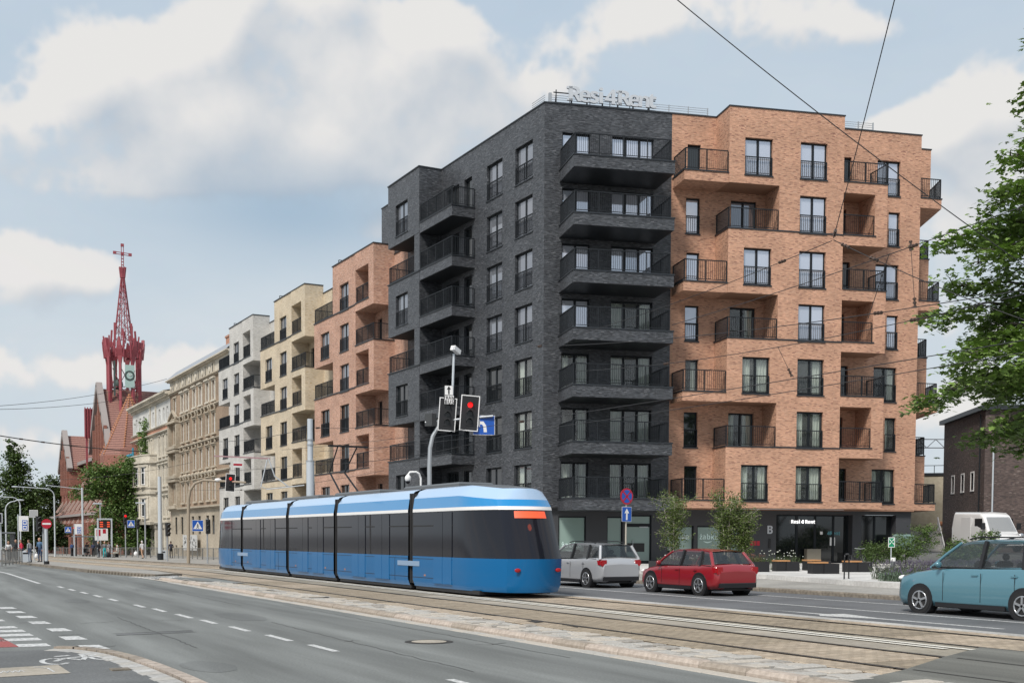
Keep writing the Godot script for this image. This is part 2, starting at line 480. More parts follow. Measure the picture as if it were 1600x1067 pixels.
	mat("wire", Color(0.03, 0.03, 0.032), 0.6)
	mat("insulator", Color(0.07, 0.045, 0.035), 0.4)
	mat("yellow", Color(0.6, 0.45, 0.06), 0.5)

func more_materials() -> void:
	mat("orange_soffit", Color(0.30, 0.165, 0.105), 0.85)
	mat("parcel", Color(0.22, 0.20, 0.16), 0.6)
	mat("pane_lobby", Color(0.010, 0.012, 0.013), 0.04, 0.0, 0.6)
	mat("balcony_blue", Color(0.04, 0.22, 0.32), 0.8)
	mat("lancet", Color(0.06, 0.035, 0.03), 0.9)
	mat("stone_pale", Color(0.44, 0.34, 0.30), 0.9)
	mat("clock_dark", Color(0.05, 0.075, 0.07), 0.7)
	for q in [["kerb_stone2", "kerb_stone", 0.88], ["granite_pale", "granite_grey", 1.18], ["panel2", "panel", 0.9], ["panel_plain2", "panel_plain", 0.93]]:
		var m: StandardMaterial3D = M[q[1]].duplicate()
		m.resource_name = q[0]
		m.albedo_color = Color(q[2], q[2], q[2] * 0.985) if q[2] < 1 else Color(1, 1, 1)
		M[q[0]] = m
	mat("cobble_joint", Color(0.065, 0.055, 0.043), 0.95)
	M["asphalt_patch"] = M["asphalt"].duplicate()
	M["asphalt_patch"].albedo_color = Color(0.93, 0.91, 0.88)
	M["asphalt_patch2"] = M["asphalt"].duplicate()
	M["asphalt_patch2"].albedo_color = Color(0.93, 0.93, 0.935)
	mat("groove_soft", Color(0.075, 0.076, 0.075), 0.9)
	mat("red_glass", Color(0.35, 0.01, 0.015), 0.15)
	var cg := mat("car_glass", Color(0.02, 0.027, 0.03), 0.03, 0.0, 0.6)
	cg.transparency = BaseMaterial3D.TRANSPARENCY_ALPHA
	cg.albedo_color.a = 0.42
	mat("tram_mark", Color(0.22, 0.32, 0.46), 0.4)
	mat("skin", Color(0.45, 0.27, 0.19), 0.7)
	car_paint("teal", Color(0.11, 0.26, 0.325), 0.35)
	car_paint("car_red", Color(0.25, 0.008, 0.014))
	car_paint("car_silver", Color(0.42, 0.43, 0.45), 0.3)
	car_paint("van_white", Color(0.72, 0.72, 0.72))

func car_paint(nm: String, k: Color, metal := 0.0) -> StandardMaterial3D:
	var m := mat(nm, k, 0.35, metal, 0.5)
	m.clearcoat_enabled = true; m.clearcoat = 1.0; m.clearcoat_roughness = 0.05
	return m

# ---------- camera, sky, light ----------
const AZ := PI / 180.0
var sky_n := FastNoiseLite.new()
var sky_f := FastNoiseLite.new()
var sky_b := FastNoiseLite.new()
# clouds: azimuth and elevation in degrees, half-widths, weight
var lumps := [[10.2, 20.2, 2.8, 2.2, 1.0], [8.3, 18.4, 2.2, 1.6, 0.9], [13.3, 20.6, 2.6, 2.2, 1.0], [12.5, 18.0, 4.5, 2.2, 1.0], [15.4, 23.6, 1.6, 2.6, 1.0], [17.4, 22.6, 2.6, 2.8, 1.1], [19.6, 23.4, 1.6, 2.6, 0.9], [22.6, 22.6, 2.2, 1.9, 1.0], [24.8, 22.2, 2.2, 1.8, 0.9], [18.0, 19.2, 4.5, 2.6, 1.1], [23.0, 19.8, 4.0, 2.4, 1.0], [26.8, 20.8, 2.2, 1.4, 0.6], [5.0, 17.2, 3.2, 1.9, 0.9], [7.5, 15.8, 4.5, 1.5, 0.85], [14.0, 16.4, 7.0, 1.4, 0.8], [22.5, 17.4, 3.6, 1.3, 0.7], [27.6, 19.0, 3.0, 0.9, 0.5],
	[6.0, 11.0, 2.2, 1.6, 0.95], [8.8, 11.7, 1.6, 1.2, 0.8], [5.4, 12.6, 2.0, 1.0, 0.6], [5.0, 7.6, 3.6, 1.6, 0.85], [9.0, 7.2, 2.6, 1.2, 0.65], [12.6, 8.2, 2.6, 1.2, 0.85], [14.6, 7.4, 2.2, 0.9, 0.6], [8.0, 4.2, 7.0, 1.3, 0.6], [21.7, 14.4, 1.3, 0.9, 0.9], [31.6, 22.6, 3.0, 1.6, 0.55], [35.2, 23.4, 3.6, 1.6, 0.56], [40.5, 22.9, 4.5, 2.0, 0.62], [44.5, 22.0, 2.5, 1.0, 0.5], [30.2, 20.6, 2.6, 0.8, 0.5],
	[47.6, 18.0, 1.9, 1.4, 0.95], [49.6, 17.4, 2.0, 1.8, 1.05], [52.0, 17.0, 2.4, 1.6, 0.8], [45.4, 18.3, 1.6, 0.7, 0.7], [49.4, 14.2, 3.4, 2.2, 0.85], [49.0, 10.0, 4.5, 2.2, 0.7], [48.5, 6.0, 5.0, 1.6, 0.6], [55.0, 19.0, 5.0, 3.0, 0.6]]
func cloud_density(d: Vector3, az: float, el: float, coarse := false) -> float:
	var s := 0.0
	for l in lumps:
		var u: float = (az - l[0]) / l[2]; var w: float = (el - l[1]) / l[3]
		var q := u * u + w * w
		if q < 6.0: s += l[4] * exp(-q)
	var far := clampf((absf(az - 28.0) - 26.0) / 12.0, 0, 1) + clampf((el - 26.0) / 8.0, 0, 1)
	if far > 0.0:
		s = lerpf(s, 0.55 + 0.9 * sky_f.get_noise_3d(d.x * 60, d.y * 90, d.z * 60), minf(far, 1.0))
	s = minf(s, 1.1)
	var p := d * 100.0
	var n := sky_n.get_noise_3d(p.x, p.y * 1.25, p.z)
	var q := p * 3.1
	var bil := 0.5 - absf(sky_n.get_noise_3d(q.x + 500.0, q.y, q.z)) * 1.6
	return s * 0.95 - 0.46 + (0.62 * n + 0.30 * bil if not coarse else 0.50 * sky_b.get_noise_3d(p.x, p.y * 1.25, p.z) + 0.09 * bil)
func sky_color(az: float, el: float) -> Color:
	var ca := az * AZ; var ce := el * AZ
	var d := Vector3(sin(ca) * cos(ce), sin(ce), -cos(ca) * cos(ce))
	var t := clampf(el / 30.0, 0, 1)
	var blue := Color(0.60, 0.68, 0.735).lerp(Color(0.43, 0.55, 0.69), pow(t, 1.2))
	var den := cloud_density(d, az, el)
	var a := 0.0
	var here := cloud_density(d, az, el, true)
	var e2 := el + 1.7; var z2 := az - 1.2
	var d2 := Vector3(sin(z2 * AZ) * cos(e2 * AZ), sin(e2 * AZ), -cos(z2 * AZ) * cos(e2 * AZ))
	var up := cloud_density(d2, z2, e2, true)
	var lit := clampf(0.58 + (here - up) * 1.25 + (den - here) * 0.32 - maxf(here - 0.4, 0.0) * 0.25, 0, 1)
	var cl := Color(0.49, 0.55, 0.62).lerp(Color(0.82, 0.80, 0.78), lit)
	a = smoothstep(0.0, lerpf(0.8, 0.34, lit), den)
	# the shaded flat base of the big cloud
	var bu := (az - 17.6) / 6.5; var bw := (el - 14.9) / 2.0
	cl = cl.lerp(Color(0.345, 0.455, 0.575), 0.85 * exp(-bu * bu - bw * bw))
	var veil := 0.5 * clampf(1.0 - el / 22.0, 0, 1) + 0.28
	blue = blue.lerp(Color(0.68, 0.73, 0.77), veil * (0.6 + 0.8 * sky_f.get_noise_3d(d.x * 160, d.y * 420, d.z * 160)))
	blue = blue.lerp(Color(0.345, 0.475, 0.61), 0.8 * exp(-bu * bu - bw * bw))
	var k := blue.lerp(cl, a * 0.92)
	if el < 0.5: k = k.lerp(Color(0.42, 0.43, 0.42), clampf((0.5 - el) / 3.0, 0, 1))
	k.a = 1
	return k
func sky_image() -> Image:
	sky_n.seed = 11; sky_n.frequency = 0.075; sky_n.fractal_octaves = 6; sky_n.fractal_gain = 0.55; sky_n.noise_type = FastNoiseLite.TYPE_SIMPLEX_SMOOTH
	sky_b.seed = 11; sky_b.frequency = 0.075; sky_b.fractal_octaves = 3; sky_b.fractal_gain = 0.45; sky_b.noise_type = FastNoiseLite.TYPE_SIMPLEX_SMOOTH
	sky_f.seed = 23; sky_f.frequency = 0.03; sky_f.fractal_octaves = 4; sky_f.noise_type = FastNoiseLite.TYPE_SIMPLEX_SMOOTH
	var lo := Image.create(512, 256, false, Image.FORMAT_RGB8)
	for y in 256:
		var el := 90.0 - (y + 0.5) / 256.0 * 180.0
		for x in 512:
			if el < -4.0:
				lo.set_pixel(x, y, lin(0.30, 0.30, 0.29))
				continue
			lo.set_pixel(x, y, sky_color(wrapf((x + 0.5) / 512.0 * 360.0, -152.0, 208.0), el).linear_to_srgb())
	lo.resize(4096, 2048, Image.INTERPOLATE_CUBIC)
	for y in range(660, 1046):
		var el := 90.0 - (y + 0.5) / 2048.0 * 180.0
		for x in range(30, 622):
			lo.set_pixel(x, y, sky_color((x + 0.5) / 4096.0 * 360.0, el).linear_to_srgb())
	return lo

func setup() -> void:
	# camera: level lens shift fitted to the photograph's vanishing points
	var pitch := deg_to_rad(2.88506625); var roll := deg_to_rad(0.2065797); var yaw := deg_to_rad(28.10493596)
	var cp := cos(pitch); var sp := sin(pitch); var cr := cos(roll); var sr := sin(roll); var cy := cos(yaw); var sy := sin(yaw)
	# heading frame in world: right, down, forward
	var hr := Vector3(cy, 0, sy); var hd := Vector3.DOWN; var hf := Vector3(sy, 0, -cy)
	var d1 := hd * cp - hf * sp; var f1 := hd * sp + hf * cp
	var r2 := hr * cr - d1 * sr; var d2 := hr * sr + d1 * cr
	var cam := Camera3D.new()
	cam.name = "camera"
	cam.projection = Camera3D.PROJECTION_FRUSTUM
	cam.near = 0.1; cam.far = 3000.0
	cam.size = 0.1 * 1067.0 / 1836.592
	cam.frustum_offset = Vector2(0, 0.1 * (931.561 - 533.5) / 1836.592)
	add_child(cam)
	cam.transform = Transform3D(Basis(r2, -d2, -f1), Vector3(0, 1.8, 0))
	cam.current = true
	var env := Environment.new()
	env.background_mode = Environment.BG_SKY
	var sm := PanoramaSkyMaterial.new()
	sm.panorama = tex(sky_image())
	sm.energy_multiplier = 1.0
	env.sky = Sky.new()
	env.sky.sky_material = sm
	env.tonemap_mode = Environment.TONE_MAPPER_LINEAR
	env.tonemap_exposure = 1.35
	env.sdfgi_enabled = true; env.ssao_enabled = true; env.ssil_enabled = true
	env.background_energy_multiplier = 0.75
	var we := WorldEnvironment.new()
	we.name = "world"
	we.environment = env
	add_child(we)
	var sun := DirectionalLight3D.new()
	sun.name = "sun"
	sun.light_energy = 0.9
	sun.light_color = Color(1.0, 0.975, 0.94)
	sun.light_angular_distance = 12.0
	sun.shadow_enabled = true
	add_child(sun)
	sun.look_at_from_position(Vector3(-0.72, 0.95, 0.50), Vector3(), Vector3.UP)

# ---------- windows, doors, railings ----------
var cache := {}
func rail_mesh(pts: Array, h := 1.1, gap := 0.115) -> ArrayMesh:
	var b := MB.new()
	for i in pts.size() - 1:
		var p: Vector3 = pts[i]; var q: Vector3 = pts[i + 1]
		var L := p.distance_to(q)
		b.bar(p + Vector3(0, h, 0), q + Vector3(0, h, 0), 0.05)
		b.bar(p + Vector3(0, 0.1, 0), q + Vector3(0, 0.1, 0), 0.035)
		var posts := maxi(1, int(round(L / 1.35)))
		for k in posts + 1:
			if k == 0 and i > 0: continue
			var o := p.lerp(q, float(k) / posts)
			b.bar(o, o + Vector3(0, h, 0), 0.05)
		var nb := int(L / gap)
		for k in range(1, nb):
			var o := p.lerp(q, float(k) / nb)
			var e := (q - p).normalized() * 0.006; var d := e.cross(Vector3.UP).normalized() * 0.014
			var lo := o + Vector3(0, 0.1, 0); var up := Vector3(0, h - 0.1, 0)
			b.quad(lo - e - d, lo + e - d, lo + e - d + up, lo - e - d + up); b.quad(lo + e + d, lo - e + d, lo - e + d + up, lo + e + d + up)
			b.quad(lo + e - d, lo + e + d, lo + e + d + up, lo + e - d + up); b.quad(lo - e + d, lo - e - d, lo - e - d + up, lo - e + d + up)
	return b.mesh()
func quad_mesh(w: float, h: float) -> ArrayMesh:
	var key := "q%.3f_%.3f" % [w, h]
	if not cache.has(key):
		var b := MB.new()
		b.box(-w / 2, w / 2, 0, h, -0.006, 0.006)
		cache[key] = b.mesh()
	return cache[key]
func window(par: Node, F: Transform3D, x0: float, x1: float, y0: float, y1: float, z: float, glass := "pane_dark", leaves := 2, rail := true, nm := "window", recess := 0.2, sill := true) -> MeshInstance3D:
	var w := x1 - x0; var h := y1 - y0
	var key := "w%.2f_%.2f_%d" % [w, h, leaves]
	var fw := 0.075
	if not cache.has(key):
		var b := MB.new()
		b.box(-w / 2, -w / 2 + fw, 0, h, -0.04, 0.04); b.box(w / 2 - fw, w / 2, 0, h, -0.04, 0.04)
		b.box(-w / 2 + fw, w / 2 - fw, 0, 0.1, -0.04, 0.04); b.box(-w / 2 + fw, w / 2 - fw, h - 0.09, h, -0.04, 0.04)
		for k in range(1, leaves):
			var x := -w / 2 + w * k / leaves
			b.box(x - 0.065, x + 0.065, 0.1, h - 0.09, -0.038, 0.045)
		cache[key] = b.mesh()
	var T0 := F * Transform3D(Basis(), Vector3((x0 + x1) / 2, y0, z - recess))
	var win := part(par, nm, cache[key], M.frame, T0)
	for k in leaves:
		var lw := w / leaves
		var g := glass
		fast_part(win, "pane", quad_mesh(lw - 0.09, h - 0.17), M[g] if g != "pane_sky" or rng.randf() < 0.75 else M.pane_sky2, Transform3D(Basis(Vector3.UP, rnd(-0.006, 0.006)) * Basis(Vector3.RIGHT, rnd(-0.005, 0.005)), Vector3(-w / 2 + lw * (k + 0.5), 0.09, 0)))
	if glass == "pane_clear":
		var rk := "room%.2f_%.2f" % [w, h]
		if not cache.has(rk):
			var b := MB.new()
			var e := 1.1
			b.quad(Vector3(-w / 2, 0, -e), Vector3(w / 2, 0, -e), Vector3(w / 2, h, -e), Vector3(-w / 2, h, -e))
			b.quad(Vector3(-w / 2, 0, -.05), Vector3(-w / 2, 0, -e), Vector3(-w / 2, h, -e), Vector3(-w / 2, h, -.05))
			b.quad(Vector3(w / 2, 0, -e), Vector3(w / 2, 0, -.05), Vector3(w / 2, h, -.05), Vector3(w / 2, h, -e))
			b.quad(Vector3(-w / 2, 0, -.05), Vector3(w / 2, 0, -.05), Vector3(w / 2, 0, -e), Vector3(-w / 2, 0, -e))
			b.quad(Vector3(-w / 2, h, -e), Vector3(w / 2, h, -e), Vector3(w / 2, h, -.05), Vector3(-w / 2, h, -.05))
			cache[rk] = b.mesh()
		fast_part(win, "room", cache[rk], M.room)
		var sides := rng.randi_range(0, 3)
		for s in [0, 1]:
			if sides == s and w < 1.9: continue
			var cw := w * rnd(0.2, 0.36)
			var b := MB.new()
			var st := int(cw / 0.05)
			var base := -w / 2 + 0.08 if s == 0 else w / 2 - 0.08 - cw
			for k in st:
				var xa := base + cw * k / st; var xb := base + cw * (k + 1) / st
				var za := -0.16 + 0.035 * sin(k * 1.9); var zb := -0.16 + 0.035 * sin((k + 1) * 1.9)
				b.quad(Vector3(xa, 0.03, za), Vector3(xb, 0.03, zb), Vector3(xb, h - 0.1, zb), Vector3(xa, h - 0.1, za))
			fast_part(win, "curtain", b.mesh(), M.curtain)
	elif glass == "pane_sky" and false:
		pass
	if sill:
		var sk := "s%.2f" % w
		if not cache.has(sk):
			var b := MB.new()
			b.box(-w / 2 - 0.04, w / 2 + 0.04, -0.07, 0.0, 0.0, recess + 0.05)
			cache[sk] = b.mesh()
		fast_part(win, "sill", cache[sk], M.coping)
	if rail:
		var lk := "r%.2f" % w
		if not cache.has(lk):
			cache[lk] = rail_mesh([Vector3(-w / 2 + 0.03, 0.02, recess - 0.04), Vector3(w / 2 - 0.03, 0.02, recess - 0.04)], 0.98)
		fast_part(win, "railing", cache[lk], M.rail)
	return win
func balcony_rail(par: Node, F: Transform3D, pts: Array) -> void:
	part(par, "railing", rail_mesh(pts, 1.12), M.rail, F)

func split_quads(par: Node, nm: String, b: MB, m: Material) -> void:   # every face of b as a part of its own
	for i in range(0, b.v.size(), 4):
		var q := MB.new()
		q.v = b.v.slice(i, i + 4); q.n = b.n.slice(i, i + 4); q.uv = b.uv.slice(i, i + 4)
		q.idx = PackedInt32Array([0, 2, 1, 0, 3, 2])
		fast_part(par, nm, q.mesh(), m)
# ---------- the new apartment blocks ----------
const CX := 32.84
const CZ := -57.85
const ROOF := 25.87
func FL(k: int) -> float:   # floor levels of the corner block, k = 1..7
	return 3.9 + (k - 1) * 3.05
func row_glass(k: int, side := "") -> String:
	if k >= 4: return "pane_sky"
	return "pane_clear"

func dark_building() -> void:
	var o := thing("apartment_building", "dark grey brick corner apartment block with deep stacked balconies and white rooftop letters", "building", Vector3(CX, 0, CZ))
	var L := Transform3D(Basis(Vector3.UP, -PI / 2), Vector3())
	var R := Transform3D(Basis(Vector3.UP, deg_to_rad(-15.31)), Vector3())
	var w := MB.new(); var so := MB.new(); var cop := MB.new()
	# left facade, x runs towards the corner
	var holes := []
	for k in range(1, 8):
		holes.append([-3.44, -1.33, FL(k), FL(k) + 2.1]); holes.append([-7.1, -5.04, FL(k), FL(k) + 2.1]); holes.append([-10.25, -9.15, FL(k), FL(k) + 2.1])
		holes.append([-12.9, -11.0, FL(k), FL(k) + 2.1])
		if k % 2 == 0: holes.append([-17.9, -16.9, FL(k), FL(k) + 2.1])
	w.xf = L
	w.wall(-24.27, 0, 3.5, ROOF, 0, holes, 0.22)
	w.wall(-24.27, 0, -0.5, 3.5, -0.25, [], 0)
	for k in [7, 5, 3, 1]:
		var top := ROOF if k == 7 else FL(k + 1)
		w.wall(-19.05, -13.7, FL(k) - 0.55, top, 1.6, [[-17.72, -15.63, FL(k), FL(k) + 2.1]], 0.22)
		w.quad(Vector3(-13.7, FL(k) - 0.55, 1.6), Vector3(-13.7, FL(k) - 0.55, 0), Vector3(-13.7, top, 0), Vector3(-13.7, top, 1.6))
		w.quad(Vector3(-19.05, FL(k) - 0.55, 0), Vector3(-19.05, FL(k) - 0.55, 1.6), Vector3(-19.05, top, 1.6), Vector3(-19.05, top, 0))
		w.quad(Vector3(-19.05, top, 1.6), Vector3(-13.7, top, 1.6), Vector3(-13.7, top, 0), Vector3(-19.05, top, 0))
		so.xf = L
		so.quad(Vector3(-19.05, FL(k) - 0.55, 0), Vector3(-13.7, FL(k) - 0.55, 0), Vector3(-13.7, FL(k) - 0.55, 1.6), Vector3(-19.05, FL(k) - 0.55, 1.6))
		window(o, L, -17.72, -15.63, FL(k), FL(k) + 2.1, 1.6, "pane_grey" if k > 3 else "pane_dark")
		cop.xf = L
		if k < 7:
			cop.box(-19.12, -13.66, FL(k + 1) - 0.01, FL(k + 1) + 0.07, -0.0, 1.66)
			w.box(-14.56, -13.7, FL(k + 1) + 0.07, FL(k + 2) - 0.55, 0.02, 1.58)
			balcony_rail(o, L, [Vector3(-18.95, FL(k + 1) + 0.07, 0.05), Vector3(-18.95, FL(k + 1) + 0.07, 1.53), Vector3(-14.58, FL(k + 1) + 0.07, 1.53)])
	for k in range(1, 8):
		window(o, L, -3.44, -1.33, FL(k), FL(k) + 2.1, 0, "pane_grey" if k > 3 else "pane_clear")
		window(o, L, -7.1, -5.04, FL(k), FL(k) + 2.1, 0, "pane_grey" if k > 3 else "pane_dark")
		window(o, L, -10.25, -9.15, FL(k), FL(k) + 2.1, 0, "pane_dark", 1, false, "balcony_door")
		window(o, L, -12.9, -11.0, FL(k), FL(k) + 2.1, 0, "pane_dark", 2, false, "balcony_door")
		if k % 2 == 0: window(o, L, -17.9, -16.9, FL(k), FL(k) + 2.1, 0, "pane_dark", 1, false, "balcony_door")
		var b := MB.new()
		b.box(-13.65, -8.7, FL(k) - 0.62, FL(k), 0.0, 1.6)
		var bal := part(o, "balcony", b, M.dark_brick, L)
		var ck := MB.new()
		ck.box(-13.64, -8.66, FL(k) + 0.0, FL(k) + 0.06, 0.01, 1.64)
		ck.box(-13.6, -8.75, FL(k) - 0.635, FL(k) - 0.62, 0.05, 1.55)
		fast_part(bal, "coping", ck.mesh(), M.coping)
		fast_part(bal, "railing", rail_mesh([Vector3(-13.6, FL(k) + 0.06, 1.54), Vector3(-8.76, FL(k) + 0.06, 1.54), Vector3(-8.76, FL(k) + 0.06, 0.04)], 1.12), M.rail)
	# right facade, dark part
	holes = []
	for k in range(1, 8):
		holes.append([1.03, 2.67, FL(k), FL(k) + 2.15]); holes.append([3.93, 6.42, FL(k), FL(k) + 2.15])
	w.xf = R
	w.wall(0, 7.5, 3.5, ROOF, 0, holes, 0.22)
	for k in range(1, 8):
		var gl := "pane_sky" if k > 3 else "pane_clear"
		window(o, R, 1.03, 2.67, FL(k), FL(k) + 2.15, 0, gl, 2, false)
		window(o, R, 3.93, 6.42, FL(k), FL(k) + 2.15, 0, gl if k > 4 else "pane_clear", 3, false)
		var b := MB.new()
		b.box(0.87, 6.58, FL(k) - 0.62, FL(k), 0, 3.0)
		var bal := part(o, "balcony", b, M.dark_brick, R)
		var ck := MB.new()
		ck.box(0.83, 6.62, FL(k), FL(k) + 0.07, 0.02, 3.04)
		ck.box(0.95, 6.5, FL(k) - 0.64, FL(k) - 0.62, 0.05, 2.94)
		fast_part(bal, "coping", ck.mesh(), M.coping)
		fast_part(bal, "railing", rail_mesh([Vector3(0.94, FL(k) + 0.07, 0.04), Vector3(0.94, FL(k) + 0.07, 2.94), Vector3(6.36, FL(k) + 0.07, 2.94), Vector3(6.36, FL(k) + 0.07, 0.04)], 1.1), M.rail)
	# soffit over the ground floor, roof, coping
	so.xf = Transform3D()
	var cu := cos(deg_to_rad(15.31)); var su := sin(deg_to_rad(15.31))
	var e := Vector2(7.5 * cu, 7.5 * su)
	var bk := e + Vector2(su, -cu) * 16.0
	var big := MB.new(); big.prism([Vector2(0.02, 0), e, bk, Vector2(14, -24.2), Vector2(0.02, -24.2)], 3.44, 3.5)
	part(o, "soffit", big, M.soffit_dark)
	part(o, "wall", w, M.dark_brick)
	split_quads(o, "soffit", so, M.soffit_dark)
	var rf := MB.new()
	rf.prism([Vector2(0.05, -0.05), e + Vector2(0, -0.1), bk, Vector2(14, -24.2), Vector2(0.05, -24.2)], ROOF - 0.4, ROOF - 0.3)
	part(o, "roof", rf, M.roofing)
	cop.xf = L
	cop.box(-24.3, -19.05, ROOF, ROOF + 0.07, -0.35, 0.04); cop.box(-13.7, 0.05, ROOF, ROOF + 0.07, -0.35, 0.04)
	cop.box(-19.1, -13.66, ROOF + 0.002, ROOF + 0.075, -0.35, 1.65)
	cop.xf = R
	cop.box(-0.05, 7.5, ROOF + 0.001, ROOF + 0.071, -0.35, 0.04)
	part(o, "coping", cop, M.coping)
	# ground floor shop front
	var gw := MB.new()
	gw.xf = R
	gw.wall(0.0, 7.5, 0.2, 3.44, -0.3, [[1.0, 2.65, 0.9, 3.0], [3.9, 4.85, 0.35, 3.0], [4.95, 6.6, 0.35, 3.1]], 0.18)
	gw.xf = L
	part(o, "shop_wall", gw, M.anthracite)
	window(o, R, 1.0, 2.65, 0.9, 3.0, -0.3, "pane_frost", 1, false, "shop_window", 0.16, false)
	window(o, R, 3.9, 4.85, 0.35, 3.0, -0.3, "pane_frost", 1, false, "shop_window", 0.16, false)
	window(o, R, 4.95, 6.6, 2.5, 3.1, -0.3, "pane_frost", 1, false, "fanlight", 0.16, false)
	var dr := window(o, R, 4.95, 6.6, 0.35, 2.5, -0.3, "pane_frost", 1, false, "shop_door", 0.16, false)
	var hd := MB.new()
	hd.box(-0.3, -0.27, 0.8, 1.3, 0.06, 0.1); hd.box(0.1, 0.62, 2.02, 2.08, 0.05, 0.12)
	fast_part(dr, "handle", hd.mesh(), M.galv)
	var lm := MB.new()
	lm.box(-0.6, 0.45, 0.62, 1.12, 0.008, 0.016)
	fast_part(dr, "door_plate", lm.mesh(), M.black)
	shop_letters(o, R, 1.15, 1.35, -0.435, 1.35)
	roof_rail_and_letters(R)
func glow(o: Node3D, at: Vector3, c: Color, e: float) -> void:   # the faint light that a lit sign or display gives
	var l := OmniLight3D.new()
	l.name = "sign_light"
	l.light_color = c; l.light_energy = e; l.omni_range = 10; l.omni_attenuation = 2.0; l.light_size = 0.1; l.shadow_enabled = true
	o.add_child(l)
	l.position = at
func text_mesh(t: String, h: float, depth: float, bold := true, serif := false) -> TextMesh:
	var f := SystemFont.new()
	f.font_names = PackedStringArray(["Droid Serif" if serif else "Droid Sans"])
	f.font_weight = 700 if bold else 400
	var tm := TextMesh.new()
	tm.font = f
	tm.text = t
	tm.font_size = 64
	tm.pixel_size = h / 46.0
	tm.depth = depth
	tm.curve_step = 1.0
	return tm
func shop_letters(o: Node, F: Transform3D, x: float, y: float, z: float, width: float) -> void:
	var t := text_mesh("żabka", width * 0.235, 0.006)
	part(o, "shop_lettering", t, M.letter_frost, F * T(x + width / 2, y, z))
	var sm := MB.new()
	var pts := []
	for k in 11:
		var a := lerpf(-1, 1, k / 10.0)
		pts.append(Vector3(a * width * 0.2 + width * 0.44, -0.19 * width + 0.06 * width * (a * a - 1.0), 0))
	for k in 10:
		var t0 := 0.028 * width * (1.0 - pow(absf(k - 5.0) / 6.0, 2)); var t1 := 0.028 * width * (1.0 - pow(absf(k - 4.0) / 6.0, 2))
		var p: Vector3 = pts[k]; var q: Vector3 = pts[k + 1]
		sm.quad(p - Vector3(0, t0, 0), q - Vector3(0, t1, 0), q + Vector3(0, t1, 0), p + Vector3(0, t0, 0))
	part(o, "smile_mark", sm, M.letter_frost, F * T(x, y, z + 0.003))
func roof_rail_and_letters(R: Transform3D) -> void:
	var W := T(CX, 0, CZ) * R
	var r := MB.new()
	for i in 5:
		r.bar(Vector3(0.4, ROOF + 0.16 + i * 0.12, -0.5), Vector3(9.9, ROOF + 0.16 + i * 0.12, -0.5), 0.022)
		r.bar(Vector3(17.5, ROOF + 0.16 + i * 0.12, -0.5), Vector3(20.4, ROOF + 0.16 + i * 0.12, -0.5), 0.022)
	for k in 9: r.bar(Vector3(0.4 + k * 1.18, ROOF - 0.3, -0.5), Vector3(0.4 + k * 1.18, ROOF + 0.68, -0.5), 0.045)
	for k in 4: r.bar(Vector3(17.5 + k * 0.96, ROOF - 0.3, -0.5), Vector3(17.5 + k * 0.96, ROOF + 0.7, -0.5), 0.06)
	r.box(0.36, 0.52, ROOF - 0.3, ROOF + 0.74, -0.6, -0.42)
	var L2 := Basis(Vector3.UP, deg_to_rad(-90 + 15.31))
	r.xf = Transform3D(L2, Vector3(0.2, 0, -0.5))
	for i in 5: r.bar(Vector3(-0.1, ROOF + 0.16 + i * 0.12, 0), Vector3(-1.6, ROOF + 0.16 + i * 0.12, 0), 0.022)
	var o := part(self, "roof_railing", r, M.galv, W)
	meta(o, "thin grey metal railing along the roof edge of the dark corner block", "railing")
	var s := thing("rooftop_sign", "white raised letters standing on the roof edge of the dark corner block", "sign", W * Vector3(0, ROOF, 0), deg_to_rad(-15.31))
	var x := 1.42
	var adv := {"R": 0.70, "e": 0.60, "s": 0.52, "i": 0.32, "4": 0.64, "n": 0.62, "t": 0.44, " ": 0.10}
	for ch in "Resi 4 Rent":
		var aw: float = adv[ch] * 0.97
		if ch != " ":
			var t := text_mesh(ch, 0.80, 0.14, true, false)
			part(s, "letter", t, M.letter_metal, Transform3D(Basis.from_scale(Vector3(1.22, 1, 1)), Vector3(x + aw / 2, 0.70 if ch != "i" else 0.70, -0.25)))
			if ch == "R":
				var sf := MB.new(); sf.box(-0.42, -0.1, 0.26, 0.38, -0.06, 0.07); sf.box(-0.40, -0.1, -0.39, -0.28, -0.06, 0.07)
				part(s, "serif", sf, M.letter_metal, T(x + aw / 2, 0.71, -0.25))
		x += aw
	var fr := MB.new()
	fr.bar(Vector3(0.6, 0.2, -0.36), Vector3(x, 0.2, -0.36), 0.05); fr.bar(Vector3(0.6, 0.75, -0.36), Vector3(x, 0.75, -0.36), 0.05)
	for k in 7:
		var xx := 0.75 + k * (x - 0.8) / 6.4
		fr.bar(Vector3(xx, -0.2, -0.36), Vector3(xx, 0.9, -0.36), 0.05)
		fr.bar(Vector3(xx - 0.15, -0.25, -0.1), Vector3(xx, 0.75, -0.36), 0.04)
	part(s, "support_frame", fr, M.rail)

